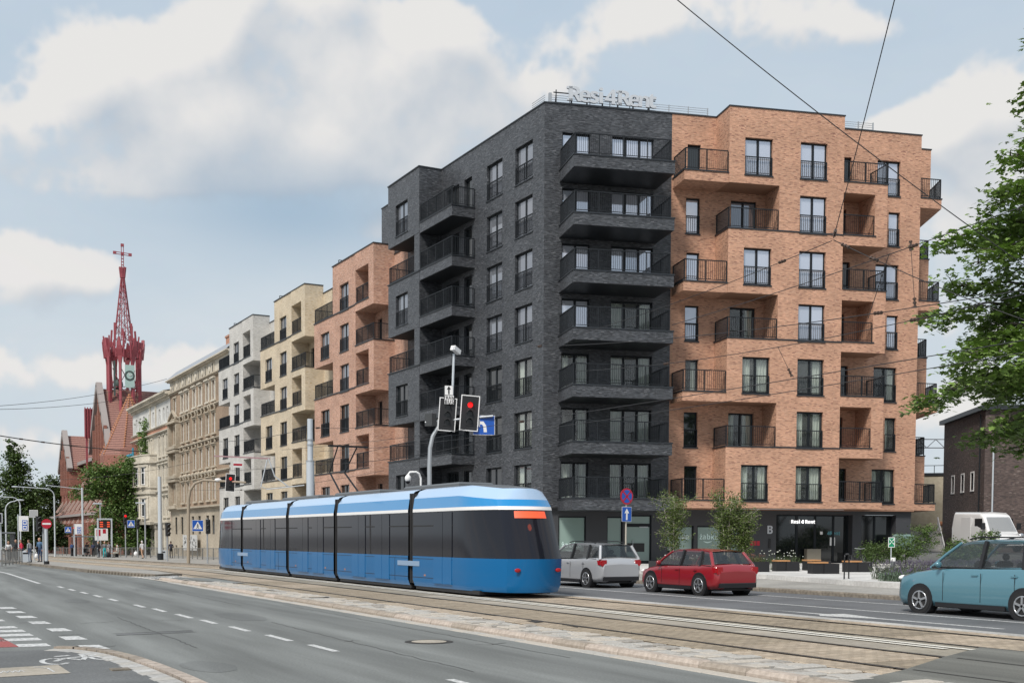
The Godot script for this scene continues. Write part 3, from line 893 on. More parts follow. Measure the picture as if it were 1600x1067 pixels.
func orange_building() -> void:
	var o := thing("apartment_building", "orange brick apartment block with staggered boxes and balconies above a glazed lobby", "building", Vector3(CX, 0, CZ), deg_to_rad(-15.31))
	var w := MB.new(); var so := MB.new(); var cop := MB.new()
	var P := 1.9
	var holes := []
	for k in range(1, 8):
		var f := FL(k)
		if k % 2 == 1:
			holes.append([8.45, 9.25, f, f + 2.05]); holes.append([20.44, 21.96, f, f + 2.05]); holes.append([17.9, 18.75, f, f + 2.05])
		else:
			holes.append([8.39, 9.24, f + 0.08, f + 2.1]); holes.append([11.15, 12.75, f + 0.02, f + 2.12]); holes.append([21.24, 21.99, f + 0.1, f + 2.1]); holes.append([17.7, 18.45, f, f + 2.05])
	w.wall(7.5, 23.33, 3.5, ROOF, 0, holes, 0.22)
	for k in range(1, 8):
		var f := FL(k)
		var odd := k % 2 == 1
		var clear := "pane_sky" if k > 3 else "pane_clear"
		var top := ROOF if k == 7 else FL(k + 1)
		if odd:
			w.wall(10.2, 17.25, f - 0.5 if k > 1 else 3.5, top, P, [[11.15, 12.83, f, f + 2.05], [14.54, 16.2, f, f + 2.05]], 0.22)
			var lo := f - 0.5 if k > 1 else 3.5
			w.quad(Vector3(10.2, lo, 0), Vector3(10.2, lo, P), Vector3(10.2, top, P), Vector3(10.2, top, 0))
			w.quad(Vector3(17.25, lo, P), Vector3(17.25, lo, 0), Vector3(17.25, top, 0), Vector3(17.25, top, P))
			w.quad(Vector3(10.2, top, P), Vector3(17.25, top, P), Vector3(17.25, top, 0), Vector3(10.2, top, 0))
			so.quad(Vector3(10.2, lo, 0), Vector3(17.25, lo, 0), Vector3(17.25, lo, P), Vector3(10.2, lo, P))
			window(o, I3, 11.15, 12.83, f, f + 2.05, P, clear); window(o, I3, 14.54, 16.2, f, f + 2.05, P, clear)
			window(o, I3, 8.45, 9.25, f, f + 2.05, 0, "pane_dark" if k != 5 and k != 3 else clear, 1, false, "balcony_door")
			var b := MB.new()
			b.box(7.56, 10.19, lo - 0.02, f, 0, P - 0.02)
			var bal := part(o, "balcony", b, M.orange_brick)
			var ck := MB.new()
			ck.box(7.52, 10.19, f, f + 0.07, 0.01, P + 0.03)
			fast_part(bal, "coping", ck.mesh(), M.coping)
			fast_part(bal, "railing", rail_mesh([Vector3(7.64, f + 0.07, 0.04), Vector3(7.64, f + 0.07, P - 0.07), Vector3(10.15, f + 0.07, P - 0.07)], 1.15), M.rail)
			# right-hand terrace
			window(o, I3, 20.44, 21.96, f, f + 2.05, 0, clear)
			window(o, I3, 17.9, 18.75, f, f + 2.05, 0, "pane_dark", 1, false, "balcony_door")
			if k == 1: w.wall(17.25, 20.05, 3.5, f, P, [], 0)
			if k == 1:
				w.quad(Vector3(20.05, 3.5, P), Vector3(20.05, 3.5, 0), Vector3(20.05, f, 0), Vector3(20.05, f, P))
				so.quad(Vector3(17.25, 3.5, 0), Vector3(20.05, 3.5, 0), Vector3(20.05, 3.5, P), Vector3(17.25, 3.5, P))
			cop.box(17.26, 20.1, f, f + 0.07, 0.01, P + 0.03)
			balcony_rail(o, I3, [Vector3(17.3, f + 0.07, P - 0.07), Vector3(19.99, f + 0.07, P - 0.07), Vector3(19.99, f + 0.07, 0.04)])
		else:
			w.wall(13.27, 17.25, f, FL(k + 1) - 0.5, P, [[14.54, 16.2, f + 0.02, f + 2.1]], 0.22)
			w.quad(Vector3(13.27, f, 0), Vector3(13.27, f, P), Vector3(13.27, FL(k + 1) - 0.5, P), Vector3(13.27, FL(k + 1) - 0.5, 0))
			w.quad(Vector3(17.25, f, P), Vector3(17.25, f, 0), Vector3(17.25, FL(k + 1) - 0.5, 0), Vector3(17.25, FL(k + 1) - 0.5, P))
			cop.box(10.16, 17.28, f, f + 0.075, 0.01, P + 0.035)
			window(o, I3, 14.54, 16.2, f + 0.02, f + 2.1, P, clear)
			window(o, I3, 11.15, 12.75, f + 0.02, f + 2.12, 0, "pane_grey" if k > 4 else "pane_clear", 2, false, "balcony_door")
			window(o, I3, 8.39, 9.24, f + 0.08, f + 2.1, 0, "pane_sky" if k > 2 else "pane_dark", 1)
			window(o, I3, 21.24, 21.99, f + 0.1, f + 2.1, 0, clear, 1)
			window(o, I3, 17.7, 18.45, f, f + 2.05, 0, "pane_dark", 1, false, "balcony_door")
			balcony_rail(o, I3, [Vector3(10.26, f + 0.075, 0.04), Vector3(10.26, f + 0.075, P - 0.07), Vector3(13.24, f + 0.075, P - 0.07)])
			# box with loggia on the right
			var y0 := f - 0.5; var y1 := FL(k + 1)
			w.wall(17.25, 20.05, y0, y1, P - 0.015, [[17.25, 19.27, f + 0.05, y1 - 0.6]], 0)
			w.quad(Vector3(20.05, y0, P - 0.015), Vector3(20.05, y0, 0), Vector3(20.05, y1, 0), Vector3(20.05, y1, P - 0.015))
			w.quad(Vector3(19.27, f, 0), Vector3(19.27, f, P - 0.015), Vector3(19.27, y1 - 0.6, P - 0.015), Vector3(19.27, y1 - 0.6, 0))
			w.quad(Vector3(17.25, y1, P - 0.015), Vector3(20.05, y1, P - 0.015), Vector3(20.05, y1, 0), Vector3(17.25, y1, 0))
			so.quad(Vector3(17.25, y1 - 0.6, 0), Vector3(19.27, y1 - 0.6, 0), Vector3(19.27, y1 - 0.6, P - 0.015), Vector3(17.25, y1 - 0.6, P - 0.015))
			so.quad(Vector3(17.25, y0, 0), Vector3(20.05, y0, 0), Vector3(20.05, y0, P - 0.015), Vector3(17.25, y0, P - 0.015))
			so.quad(Vector3(17.25, f + 0.05, P - 0.015), Vector3(19.27, f + 0.05, P - 0.015), Vector3(19.27, f + 0.05, 0), Vector3(17.25, f + 0.05, 0))
			cop.box(17.29, 19.35, f + 0.05, f + 0.12, P - 0.2, P + 0.03)
			balcony_rail(o, I3, [Vector3(17.3, f + 0.12, P - 0.1), Vector3(19.25, f + 0.12, P - 0.1)])
	# east end: boxes and balconies past the corner, running back along the street direction
	var a := deg_to_rad(15.31)
	var back := Vector2(sin(a), -cos(a)); back = Vector2(0.264, -0.9645)
	var e0 := Vector2(23.33, 0)
	for k in range(1, 8):
		var f := FL(k)
		var top := ROOF if k == 7 else FL(k + 1)
		if k % 2 == 1:
			var p0 := e0 + back * 2.3; var p1 := e0 + back * 7.0
			var lo := f - 0.55 if k > 1 else 3.5
			w.prism([p0 - Vector2(0.2, 0), p0 + Vector2(1.42, 0), p1 + Vector2(1.42, 0), p1 - Vector2(0.2, 0)], lo, top)
			var b := MB.new()
			b.prism([e0 + Vector2(0.0, -0.01), e0 + Vector2(1.42, -0.01), p0 + Vector2(1.42, 0.01), p0 + Vector2(0, 0.01)], lo, f)
			var bal := part(o, "balcony", b, M.orange_brick)
			var ck := MB.new()
			ck.prism([e0 + Vector2(0.01, 0.03), e0 + Vector2(1.46, 0.03), p0 + Vector2(1.46, 0.01), p0 + Vector2(0.01, 0.01)], f, f + 0.07)
			fast_part(bal, "coping", ck.mesh(), M.coping)
			fast_part(bal, "railing", rail_mesh([Vector3(23.37, f + 0.07, -0.06), Vector3(24.7, f + 0.07, -0.06), Vector3(p0.x + 1.38, f + 0.07, p0.y)], 1.12), M.rail)
		else:
			var p0 := e0 + back * 2.3; var p1 := e0 + back * 7.0
			var ck := MB.new()
			ck.prism([p0 + Vector2(0.0, 0.04), p0 + Vector2(1.46, 0.04), p1 + Vector2(1.46, 0.0), p1], f + 0.001, f + 0.07)
			part(o, "coping", ck, M.coping)
			part(o, "railing", rail_mesh([Vector3(p0.x, f + 0.07, p0.y - 0.05), Vector3(p0.x + 1.38, f + 0.07, p0.y - 0.05), Vector3(p1.x + 1.38, f + 0.07, p1.y)], 1.12), M.rail)
	var bw := e0 + back * 18.0
	w.quad(Vector3(e0.x, 3.5, 0), Vector3(bw.x, 3.5, bw.y), Vector3(bw.x, ROOF, bw.y), Vector3(e0.x, ROOF, 0))
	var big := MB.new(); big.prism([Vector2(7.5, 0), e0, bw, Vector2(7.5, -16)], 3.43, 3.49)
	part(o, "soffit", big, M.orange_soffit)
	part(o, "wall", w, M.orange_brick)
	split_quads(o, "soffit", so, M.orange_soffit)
	var rf := MB.new()
	rf.prism([Vector2(7.5, -0.1), e0 + Vector2(-0.05, -0.1), bw, Vector2(7.5, -16)], ROOF - 0.4, ROOF - 0.3)
	part(o, "roof", rf, M.roofing)
	cop.box(7.5, 10.2, ROOF, ROOF + 0.07, -0.35, 0.04)
	cop.box(10.16, 17.29, ROOF + 0.001, ROOF + 0.071, -0.35, P + 0.04)
	cop.box(17.29, 23.37, ROOF, ROOF + 0.07, -0.35, 0.04)
	var ep := e0 + back * 2.3
	cop.box(ep.x - 0.1, ep.x + 1.46, ROOF + 0.002, ROOF + 0.07, ep.y - 0.3, ep.y + 0.04)
	part(o, "coping", cop, M.coping)
	# ground floor
	var g := MB.new()
	g.wall(7.5, 14.3, 0.2, 3.43, -0.3, [[7.55, 9.2, 0.95, 2.5], [9.42, 11.0, 0.95, 2.5], [11.15, 12.4, 0.95, 2.5]], 0.16)
	g.wall(14.3, 23.33, 3.2, 3.43, -0.3, [], 0)
	g.box(14.3, 14.42, 0.2, 3.2, -1.2, -0.3); g.box(19.4, 20.0, 0.2, 3.2, -0.9, -0.29); g.box(22.3, 23.3, 0.2, 3.2, -0.9, -0.29)
	part(o, "lobby_wall", g, M.anthracite)
	for q in [[7.55, 9.2], [9.42, 11.0], [11.15, 12.4]]:
		window(o, I3, q[0], q[1], 0.95, 2.5, -0.3, "pane_frost", 1, false, "shop_window", 0.14, false)
	shop_letters(o, I3, 7.72, 1.85, -0.415, 1.3)
	shop_letters(o, I3, 9.55, 1.85, -0.415, 1.3)
	for q in [[14.42, 16.0, 1], [16.0, 17.2, 1], [17.2, 18.4, 1], [18.4, 19.4, 1], [20.0, 22.3, 2]]:
		window(o, I3, q[0], q[1], 0.3, 3.2, -0.75, "pane_lobby", q[2], false, "glass_panel" if q[0] != 17.2 else "entrance_door", 0.1, false)
	glow(part(o, "lit_sign_letters", text_mesh("Resi 4 Rent", 0.215, 0.03), M.letter_lit, T(16.36, 2.78, -0.72)), Vector3(0, 0, 0.12), Color(1, 1, 1), 0.05)
	part(o, "lettering", text_mesh("4Rent", 0.22, 0.008), M.letter_teal, T(18.45, 2.1, -0.83))
	part(o, "lettering", text_mesh("B", 0.48, 0.03), M.letter_metal, T(14.0, 2.28, -0.28))
	var nt := MB.new(); nt.box(18.2, 18.55, 1.35, 1.85, -0.84, -0.832)
	part(o, "notice", nt, M.white)
	var ic := MB.new(); ic.box(17.55, 17.72, 2.02, 2.2, -0.84, -0.834)
	part(o, "door_mark", ic, M.white)
	var mb := MB.new(); mb.box(13.93, 14.07, 1.2, 1.75, -0.3, -0.26)
	part(o, "intercom", mb, M.black)
	var rp := MB.new()
	for k in 3: rp.box(12.75 + k * 0.22, 12.93 + k * 0.22, 1.35, 1.62, -0.3, -0.285)
	part(o, "red_plate", rp, M.sign_red)
	var bx := MB.new(); bx.box(16.4, 17.3, 0.3, 1.15, -0.6, -0.2)
	part(o, "parcel_box", bx, M.parcel)

func row_house(s0: float, m: String, label: String) -> void:
	# local x = -(distance along the street from its near corner)
	var base_s := s0
	var o := thing("apartment_building", label, "building", Vector3(31.2, 0, CZ - s0), -PI / 2, "")
	var w := MB.new(); var so := MB.new(); var cop := MB.new()
	var top := 22.7
	var D := 1.62
	var A := -3.75; var B := -8.75; var C := -13.25; var G := 2.45; var E := -13.3
	var F := func(k: int) -> float: return 3.7 + (k - 1) * 3.05
	var back := []
	for k in range(1, 7):
		var f: float = F.call(k)
		back.append([-3.3, -2.4, f, f + 2.05])
		if k % 2 == 0: back.append([-11.7, -10.5, f, f + 2.05])
	w.wall(E - (2.0 if s0 > 50 else 0.0), G, -0.8, 22.05, -D, back, 0.2)
	for k in range(1, 7):
		var f: float = F.call(k)
		var even := k % 2 == 0
		var up: float = top if k == 6 else F.call(k + 1)
		window(o, I3, -3.3, -2.4, f, f + 2.05, -D, "pane_dark", 1, false, "balcony_door")
		# column A, nearest the camera
		if even:
			var lo := f - 0.5
			w.wall(A, 0, lo, up, 0, [[A + 0.1, -0.98, f + 0.08, f + 2.52]], 0)
			w.quad(Vector3(0, lo, 0), Vector3(0, lo, -D), Vector3(0, up, -D), Vector3(0, up, 0))
			w.quad(Vector3(A, lo, -D), Vector3(A, lo, 0), Vector3(A, up, 0), Vector3(A, up, -D))
			w.quad(Vector3(A, up, 0), Vector3(0, up, 0), Vector3(0, up, -D), Vector3(A, up, -D))
			w.quad(Vector3(-0.98, f, -D), Vector3(-0.98, f, 0), Vector3(-0.98, f + 2.52, 0), Vector3(-0.98, f + 2.52, -D))
			w.quad(Vector3(A + 0.1, f, 0), Vector3(A + 0.1, f, -D), Vector3(A + 0.1, f + 2.52, -D), Vector3(A + 0.1, f + 2.52, 0))
			so.quad(Vector3(A, lo, -D), Vector3(0, lo, -D), Vector3(0, lo, 0), Vector3(A, lo, 0))
			so.quad(Vector3(A, f + 2.52, -D), Vector3(-0.98, f + 2.52, -D), Vector3(-0.98, f + 2.52, 0), Vector3(A, f + 2.52, 0))
			so.quad(Vector3(A, f + 0.08, 0), Vector3(-0.98, f + 0.08, 0), Vector3(-0.98, f + 0.08, -D), Vector3(A, f + 0.08, -D))
			cop.box(A + 0.02, -0.9, f + 0.03, f + 0.1, -0.15, 0.05)
			balcony_rail(o, I3, [Vector3(A + 0.14, f + 0.1, -0.08), Vector3(-1.02, f + 0.1, -0.08)])
		else:
			cop.box(A, 0.05, f, f + 0.08, -D + 0.02, 0.05)
			balcony_rail(o, I3, [Vector3(A + 0.1, f + 0.08, -0.06), Vector3(-0.06, f + 0.08, -0.06), Vector3(-0.06, f + 0.08, -D + 0.04)])
		# column B: one window on every floor
		var zb := -0.03
		w.wall(B, A, f if k > 1 else 3.2, up, zb, [[-7.2, -5.2, f, f + 2.05]], 0.2)
		window(o, I3, -7.2, -5.2, f, f + 2.05, zb, "pane_grey" if k > 3 else "pane_dark")
		if not even:
			w.quad(Vector3(A, f, zb), Vector3(A, f, -D), Vector3(A, up - 0.5, -D), Vector3(A, up - 0.5, zb))
			# column C box
			var lo := f - 0.5
			w.wall(C, B, lo, up, zb, [[-11.7, -9.6, f, f + 2.05]], 0.2)
			window(o, I3, -11.7, -9.6, f, f + 2.05, zb, "pane_grey" if k > 3 else "pane_dark")
			w.quad(Vector3(B, lo, zb), Vector3(B, lo, -D), Vector3(B, f, -D), Vector3(B, f, zb))
			w.quad(Vector3(C, lo, -D), Vector3(C, lo, zb), Vector3(C, up, zb), Vector3(C, up, -D))
			w.quad(Vector3(C, up, zb), Vector3(B, up, zb), Vector3(B, up, -D), Vector3(C, up, -D))
			so.quad(Vector3(C, lo, -D), Vector3(B, lo, -D), Vector3(B, lo, zb), Vector3(C, lo, zb))
		else:
			window(o, I3, -11.7, -10.5, f, f + 2.05, -D, "pane_dark", 1, false, "balcony_door")
			w.quad(Vector3(B, f, -D), Vector3(B, f, zb), Vector3(B, up, zb), Vector3(B, up, -D))
			cop.box(C - 0.04, A - 0.01, f, f + 0.08, -0.3, 0.03)
			cop.box(C - 0.04, B, f + 0.001, f + 0.079, -D + 0.02, -0.3)
			balcony_rail(o, I3, [Vector3(C + 0.04, f + 0.08, -D + 0.04), Vector3(C + 0.04, f + 0.08, -0.1), Vector3(B - 0.03, f + 0.08, -0.1)])
	w.quad(Vector3(B, top, -0.03), Vector3(A, top, -0.03), Vector3(A, top, -D), Vector3(B, top, -D))
	w.quad(Vector3(B, 21.5, -D - 0.3), Vector3(B, 21.5, -0.03), Vector3(B, top, -0.03), Vector3(B, top, -D - 0.3))
	cop.box(B - 0.04, 0.04, top, top + 0.07, -0.4, 0.04); cop.box(-0.36, 0.04, top + 0.001, top + 0.071, -D, -0.4)
	cop.box(E, B - 0.04, 22.05, 22.12, -D - 0.3, -D + 0.05); cop.box(0.0, G, 22.05, 22.12, -D - 0.3, -D + 0.05)
	w.wall(E, G, -0.8, 3.2, -0.4 if false else -D + 0.02, [], 0)
	part(o, "wall", w, M[m])
	split_quads(o, "soffit", so, M[m])
	part(o, "coping", cop, M.coping)
	var rf := MB.new()
	rf.box(E, G, 21.4, 21.9, -13, -D - 0.1)
	rf.box(E + 0.1, G - 0.1, -0.8, 21.4, -13, -D - 0.8)
	part(o, "roof", rf, M.roofing)
	var ru := MB.new()
	ru.bar(Vector3(-13.2, 22.95, -D - 0.7), Vector3(-8.8, 22.95, -D - 0.7), 0.05)
	for q in 6: ru.bar(Vector3(-13.2 + q * 0.85, 22.05, -D - 0.7), Vector3(-13.2 + q * 0.85, 22.95, -D - 0.7), 0.04)
	for q in 4: ru.bar(Vector3(-13.2, 22.2 + q * 0.2, -D - 0.7), Vector3(-8.8, 22.2 + q * 0.2, -D - 0.7), 0.02)
	ru.bar(Vector3(B + 0.1, top, -0.5), Vector3(B + 0.1, top + 0.6, -0.5), 0.05); ru.bar(Vector3(B + 0.1, top + 0.6, -0.5), Vector3(B + 0.1, top + 0.6, -0.9), 0.05); ru.bar(Vector3(B + 0.1, top + 0.6, -0.9), Vector3(B + 0.1, top, -0.9), 0.05)
	part(o, "roof_railing", ru, M.rail)
	var vt := MB.new(); vt.ball(Vector3(-12.4, 21.85, -D + 0.04), Vector3(0.14, 0.14, 0.08))
	part(o, "vent", vt, M.frame)

# ---------- old townhouses ----------
func old_window(par: Node, x0: float, x1: float, y0: float, y1: float, z: float, hood := 0, surround := true, frame_mat := "white", trim := "stucco_cream") -> MeshInstance3D:
	var w := x1 - x0; var h := y1 - y0
	var key := "ow%.2f_%.2f" % [w, h]
	if not cache.has(key):
		var b := MB.new()
		b.box(-w / 2, -w / 2 + 0.09, 0, h, -0.05, 0.03); b.box(w / 2 - 0.09, w / 2, 0, h, -0.05, 0.03)
		b.box(-w / 2 + 0.09, w / 2 - 0.09, 0, 0.1, -0.05, 0.03); b.box(-w / 2 + 0.09, w / 2 - 0.09, h - 0.1, h, -0.05, 0.03)
		b.box(-0.05, 0.05, 0.1, h - 0.1, -0.045, 0.035)
		b.box(-w / 2 + 0.09, w / 2 - 0.09, h * 0.66, h * 0.66 + 0.1, -0.047, 0.037)
		cache[key] = b.mesh()
		var q := MB.new()
		q.box(-w / 2 - 0.3, -w / 2, -0.1, h + 0.05, 0.0, 0.09); q.box(w / 2, w / 2 + 0.3, -0.1, h + 0.05, 0.0, 0.09)
		q.box(-w / 2 - 0.36, w / 2 + 0.36, -0.3, -0.1, 0.0, 0.2)
		q.box(-w / 2 - 0.36, w / 2 + 0.36, h + 0.05, h + 0.25, 0.0, 0.13)
		cache[key + "s"] = q.mesh()
		for hd in [1, 2, 3]:
			var b2 := MB.new()
			if hd == 1: b2.box(-w / 2 - 0.42, w / 2 + 0.42, h + 0.25, h + 0.42, 0.0, 0.3)
			if hd == 2:   # triangular
				b2.box(-w / 2 - 0.42, w / 2 + 0.42, h + 0.25, h + 0.37, 0.0, 0.28)
				for sd in [-1.0, 1.0]:
					b2.bar(Vector3(sd * (w / 2 + 0.42), h + 0.42, 0.14), Vector3(0, h + 1.0, 0.14), 0.2)
			if hd == 3:   # round
				b2.box(-w / 2 - 0.42, w / 2 + 0.42, h + 0.25, h + 0.37, 0.0, 0.28)
				var pts := []
				for k in 9:
					var a := PI * k / 8.0
					pts.append(Vector3(-cos(a) * (w / 2 + 0.36), h + 0.4 + sin(a) * 0.6, 0.14))
				b2.tube(pts, 0.13, 5)
			cache[key + "h%d" % hd] = b2.mesh()
	var win := part(par, "window", cache[key], M[frame_mat], T((x0 + x1) / 2, y0, z - 0.16))
	for sd in [-1, 1]:
		fast_part(win, "pane", quad_mesh(w / 2 - 0.14, h * 0.66 - 0.1), M.pane_grey if rng.randf() < 0.25 else M.pane_dark, T(sd * (w / 4 - 0.02), 0.1, -0.02))
		fast_part(win, "pane", quad_mesh(w / 2 - 0.14, h * 0.34 - 0.2), M.pane_dark, T(sd * (w / 4 - 0.02), h * 0.66 + 0.1, -0.02))
	if surround: fast_part(win, "surround", cache[key + "s"], M[trim], T(0, 0, 0.16))
	if hood > 0: fast_part(win, "hood", cache[key + "h%d" % hood], M[trim], T(0, 0, 0.16))
	return win
func cornice(b: MB, x0: float, x1: float, y: float, z: float, steps: Array) -> void:
	var yy := y
	for s in steps:
		b.box(x0 - s[1] * 0.0, x1, yy, yy + s[0], z - 0.02, z + s[1])
		yy += s[0]
func townhouse_brown() -> void:
	var X := 33.0
	var o := thing("townhouse", "old tan and brown stucco townhouse with grey metal attic roof and ornate window hoods", "building", Vector3(X, 0, CZ - 73.5), -PI / 2)
	var w := MB.new(); var tan_ := MB.new(); var tr := MB.new(); var at := MB.new()
	var xs := [-2.0, -4.65, -7.6, -10.6, -14.0, -17.0]   # centres
	xs = [-1.75, -4.55, -7.95, -11.0, -14.6, -17.4]
	var rows := [[6.0, 8.2], [9.8, 11.9], [13.5, 15.6], [17.2, 19.2]]
	var hs := []
	for x in xs:
		for r in rows: hs.append([x - 0.6, x + 0.6, r[0], r[1]])
	for r in rows: hs.append([-22.3, -21.0, r[0], r[1]])
	w.wall(-24.6, 6.0, 5.2, 20.1, 0, hs, 0.24)
	var gh := []
	for x in [-2.4, -5.0, -9.0, -12.4, -18.2, -21.6]: gh.append([x - 0.65, x + 0.65, 2.0, 4.15])
	for x in [-18.2, -21.6]: gh.append([x - 0.5, x + 0.5, -0.5, 0.6])
	tan_.wall(-24.6, 6.0, -1.2, 5.2, 0.06, gh, 0.24)
	var hood := [2, 2, 3, 1]
	for x in xs:
		for i in 4: old_window(o, x - 0.6, x + 0.6, rows[i][0], rows[i][1], 0, [2, 3, 3, 1][i], true, "white", "stucco_tan" if i < 3 else "stucco_cream")
	# bay on the left end
	for i in 4: old_window(o, -22.3, -21.0, rows[i][0], rows[i][1], 0, 0, true, "white", "stucco_tan")
	for g in gh:
		if g[2] > 1: old_window(o, g[0], g[1], g[2], g[3], 0.06, 0, false, "room")
		else:
			var cw := MB.new(); cw.box(g[0], g[1], g[2], g[3], -0.2, -0.1); part(o, "cellar_window", cw, M.room)
	cornice(tr, -24.7, 6, 4.95, 0.06, [[0.15, 0.2], [0.2, 0.45]])
	for y in [8.9, 12.6, 16.4]: cornice(tr, -24.65, 6, y, 0, [[0.12, 0.12], [0.14, 0.3]])
	cornice(tr, -24.7, 6, 19.75, 0, [[0.15, 0.2], [0.15, 0.35]])
	# bay with column strips
	for i in 3:
		tr.box(-24.2, -23.6, rows[i][0] - 0.4, rows[i][1] + 0.4, 0, 0.5); tr.box(-19.7, -19.2, rows[i][0] - 0.4, rows[i][1] + 0.4, 0, 0.5)
		tr.box(-24.3, -19.1, rows[i][1] + 0.4, rows[i][1] + 0.7, 0, 0.7); tr.box(-24.3, -19.1, rows[i][0] - 0.8, rows[i][0] - 0.4, 0, 0.75)
	for sd in [-1.0, 1.0]: tr.bar(Vector3(-21.7 + sd * 2.4, 16.55, 0.35), Vector3(-21.7, 17.6, 0.35), 0.3)
	# attic storey with small windows
	at.wall(-24.6, 6, 20.05, 21.45, 0.02, [], 0)
	for k in 7:
		var x := -1.8 - k * 3.4
		var aw := MB.new(); aw.box(x - 0.28, x + 0.28, 20.25, 21.15, 0.0, 0.06); part(o, "attic_window", aw, M.room)
		at.box(x - 0.5, x - 0.3, 20.15, 21.3, 0, 0.14); at.box(x + 0.3, x + 0.5, 20.15, 21.3, 0, 0.14)
		at.ball(Vector3(x - 1.7, 20.7, 0.04), Vector3(0.4, 0.42, 0.12))
	cornice(at, -24.9, 6, 21.45, 0, [[0.12, 0.35], [0.14, 0.6]])
	for i in [1, 3]:
		for x in xs:
			tr.ball(Vector3(x - 0.9, rows[i][0] - 0.75, 0.1), Vector3(0.25, 0.35, 0.22)); tr.ball(Vector3(x + 0.9, rows[i][0] - 0.75, 0.1), Vector3(0.25, 0.35, 0.22))
	part(o, "wall", w, M.stucco_brown); part(o, "ground_floor_wall", tan_, M.stucco_tan); part(o, "cornice", tr, M.stucco_tan); part(o, "attic_wall", at, M.stucco_cream)
	var rf := MB.new()
	rf.quad(Vector3(-24.9, 21.72, 0.55), Vector3(6, 21.72, 0.55), Vector3(6.0, 23.15, -1.1), Vector3(-26.0, 23.15, -1.1))
	rf.quad(Vector3(-26.0, 23.15, -1.1), Vector3(6, 23.15, -1.1), Vector3(6, 23.3, -12), Vector3(-26, 23.3, -12))
	rf.quad(Vector3(-24.9, 21.72, -12), Vector3(-24.9, 21.72, 0.55), Vector3(-26.0, 23.15, -1.1), Vector3(-26.0, 23.15, -12))
	part(o, "roof", rf, M.metal_roof)
	var bk := MB.new(); bk.box(-24.55, 6, -1.2, 21.7, -12, -0.6)
	part(o, "side_wall", bk, M.stucco_tan)
	var ch := MB.new(); ch.box(0.2, 1.7, 21.5, 23.7, -2.4, -0.9); ch.box(0.1, 1.8, 23.7, 23.9, -2.5, -0.8)
	part(o, "chimney", ch, M.stucco_orange)
	var gf := MB.new()
	gf.box(-15.6, -8.2, 0.05, 1.9, 0.5, 0.56)
	part(o, "painted_panel", gf, M.paint)
	var r2 := RandomNumberGenerator.new(); r2.seed = 4
	var gr := MB.new()
	for k in 26:
		var p := Vector3(-15.3 + r2.randf() * 6.8, 0.45 + r2.randf() * 1.1, 0.575)
		gr.bar(p, p + Vector3(r2.randf_range(-0.3, 0.3), r2.randf_range(-0.4, 0.4), 0), 0.06)
	part(o, "graffiti_scribble", gr, M.room)
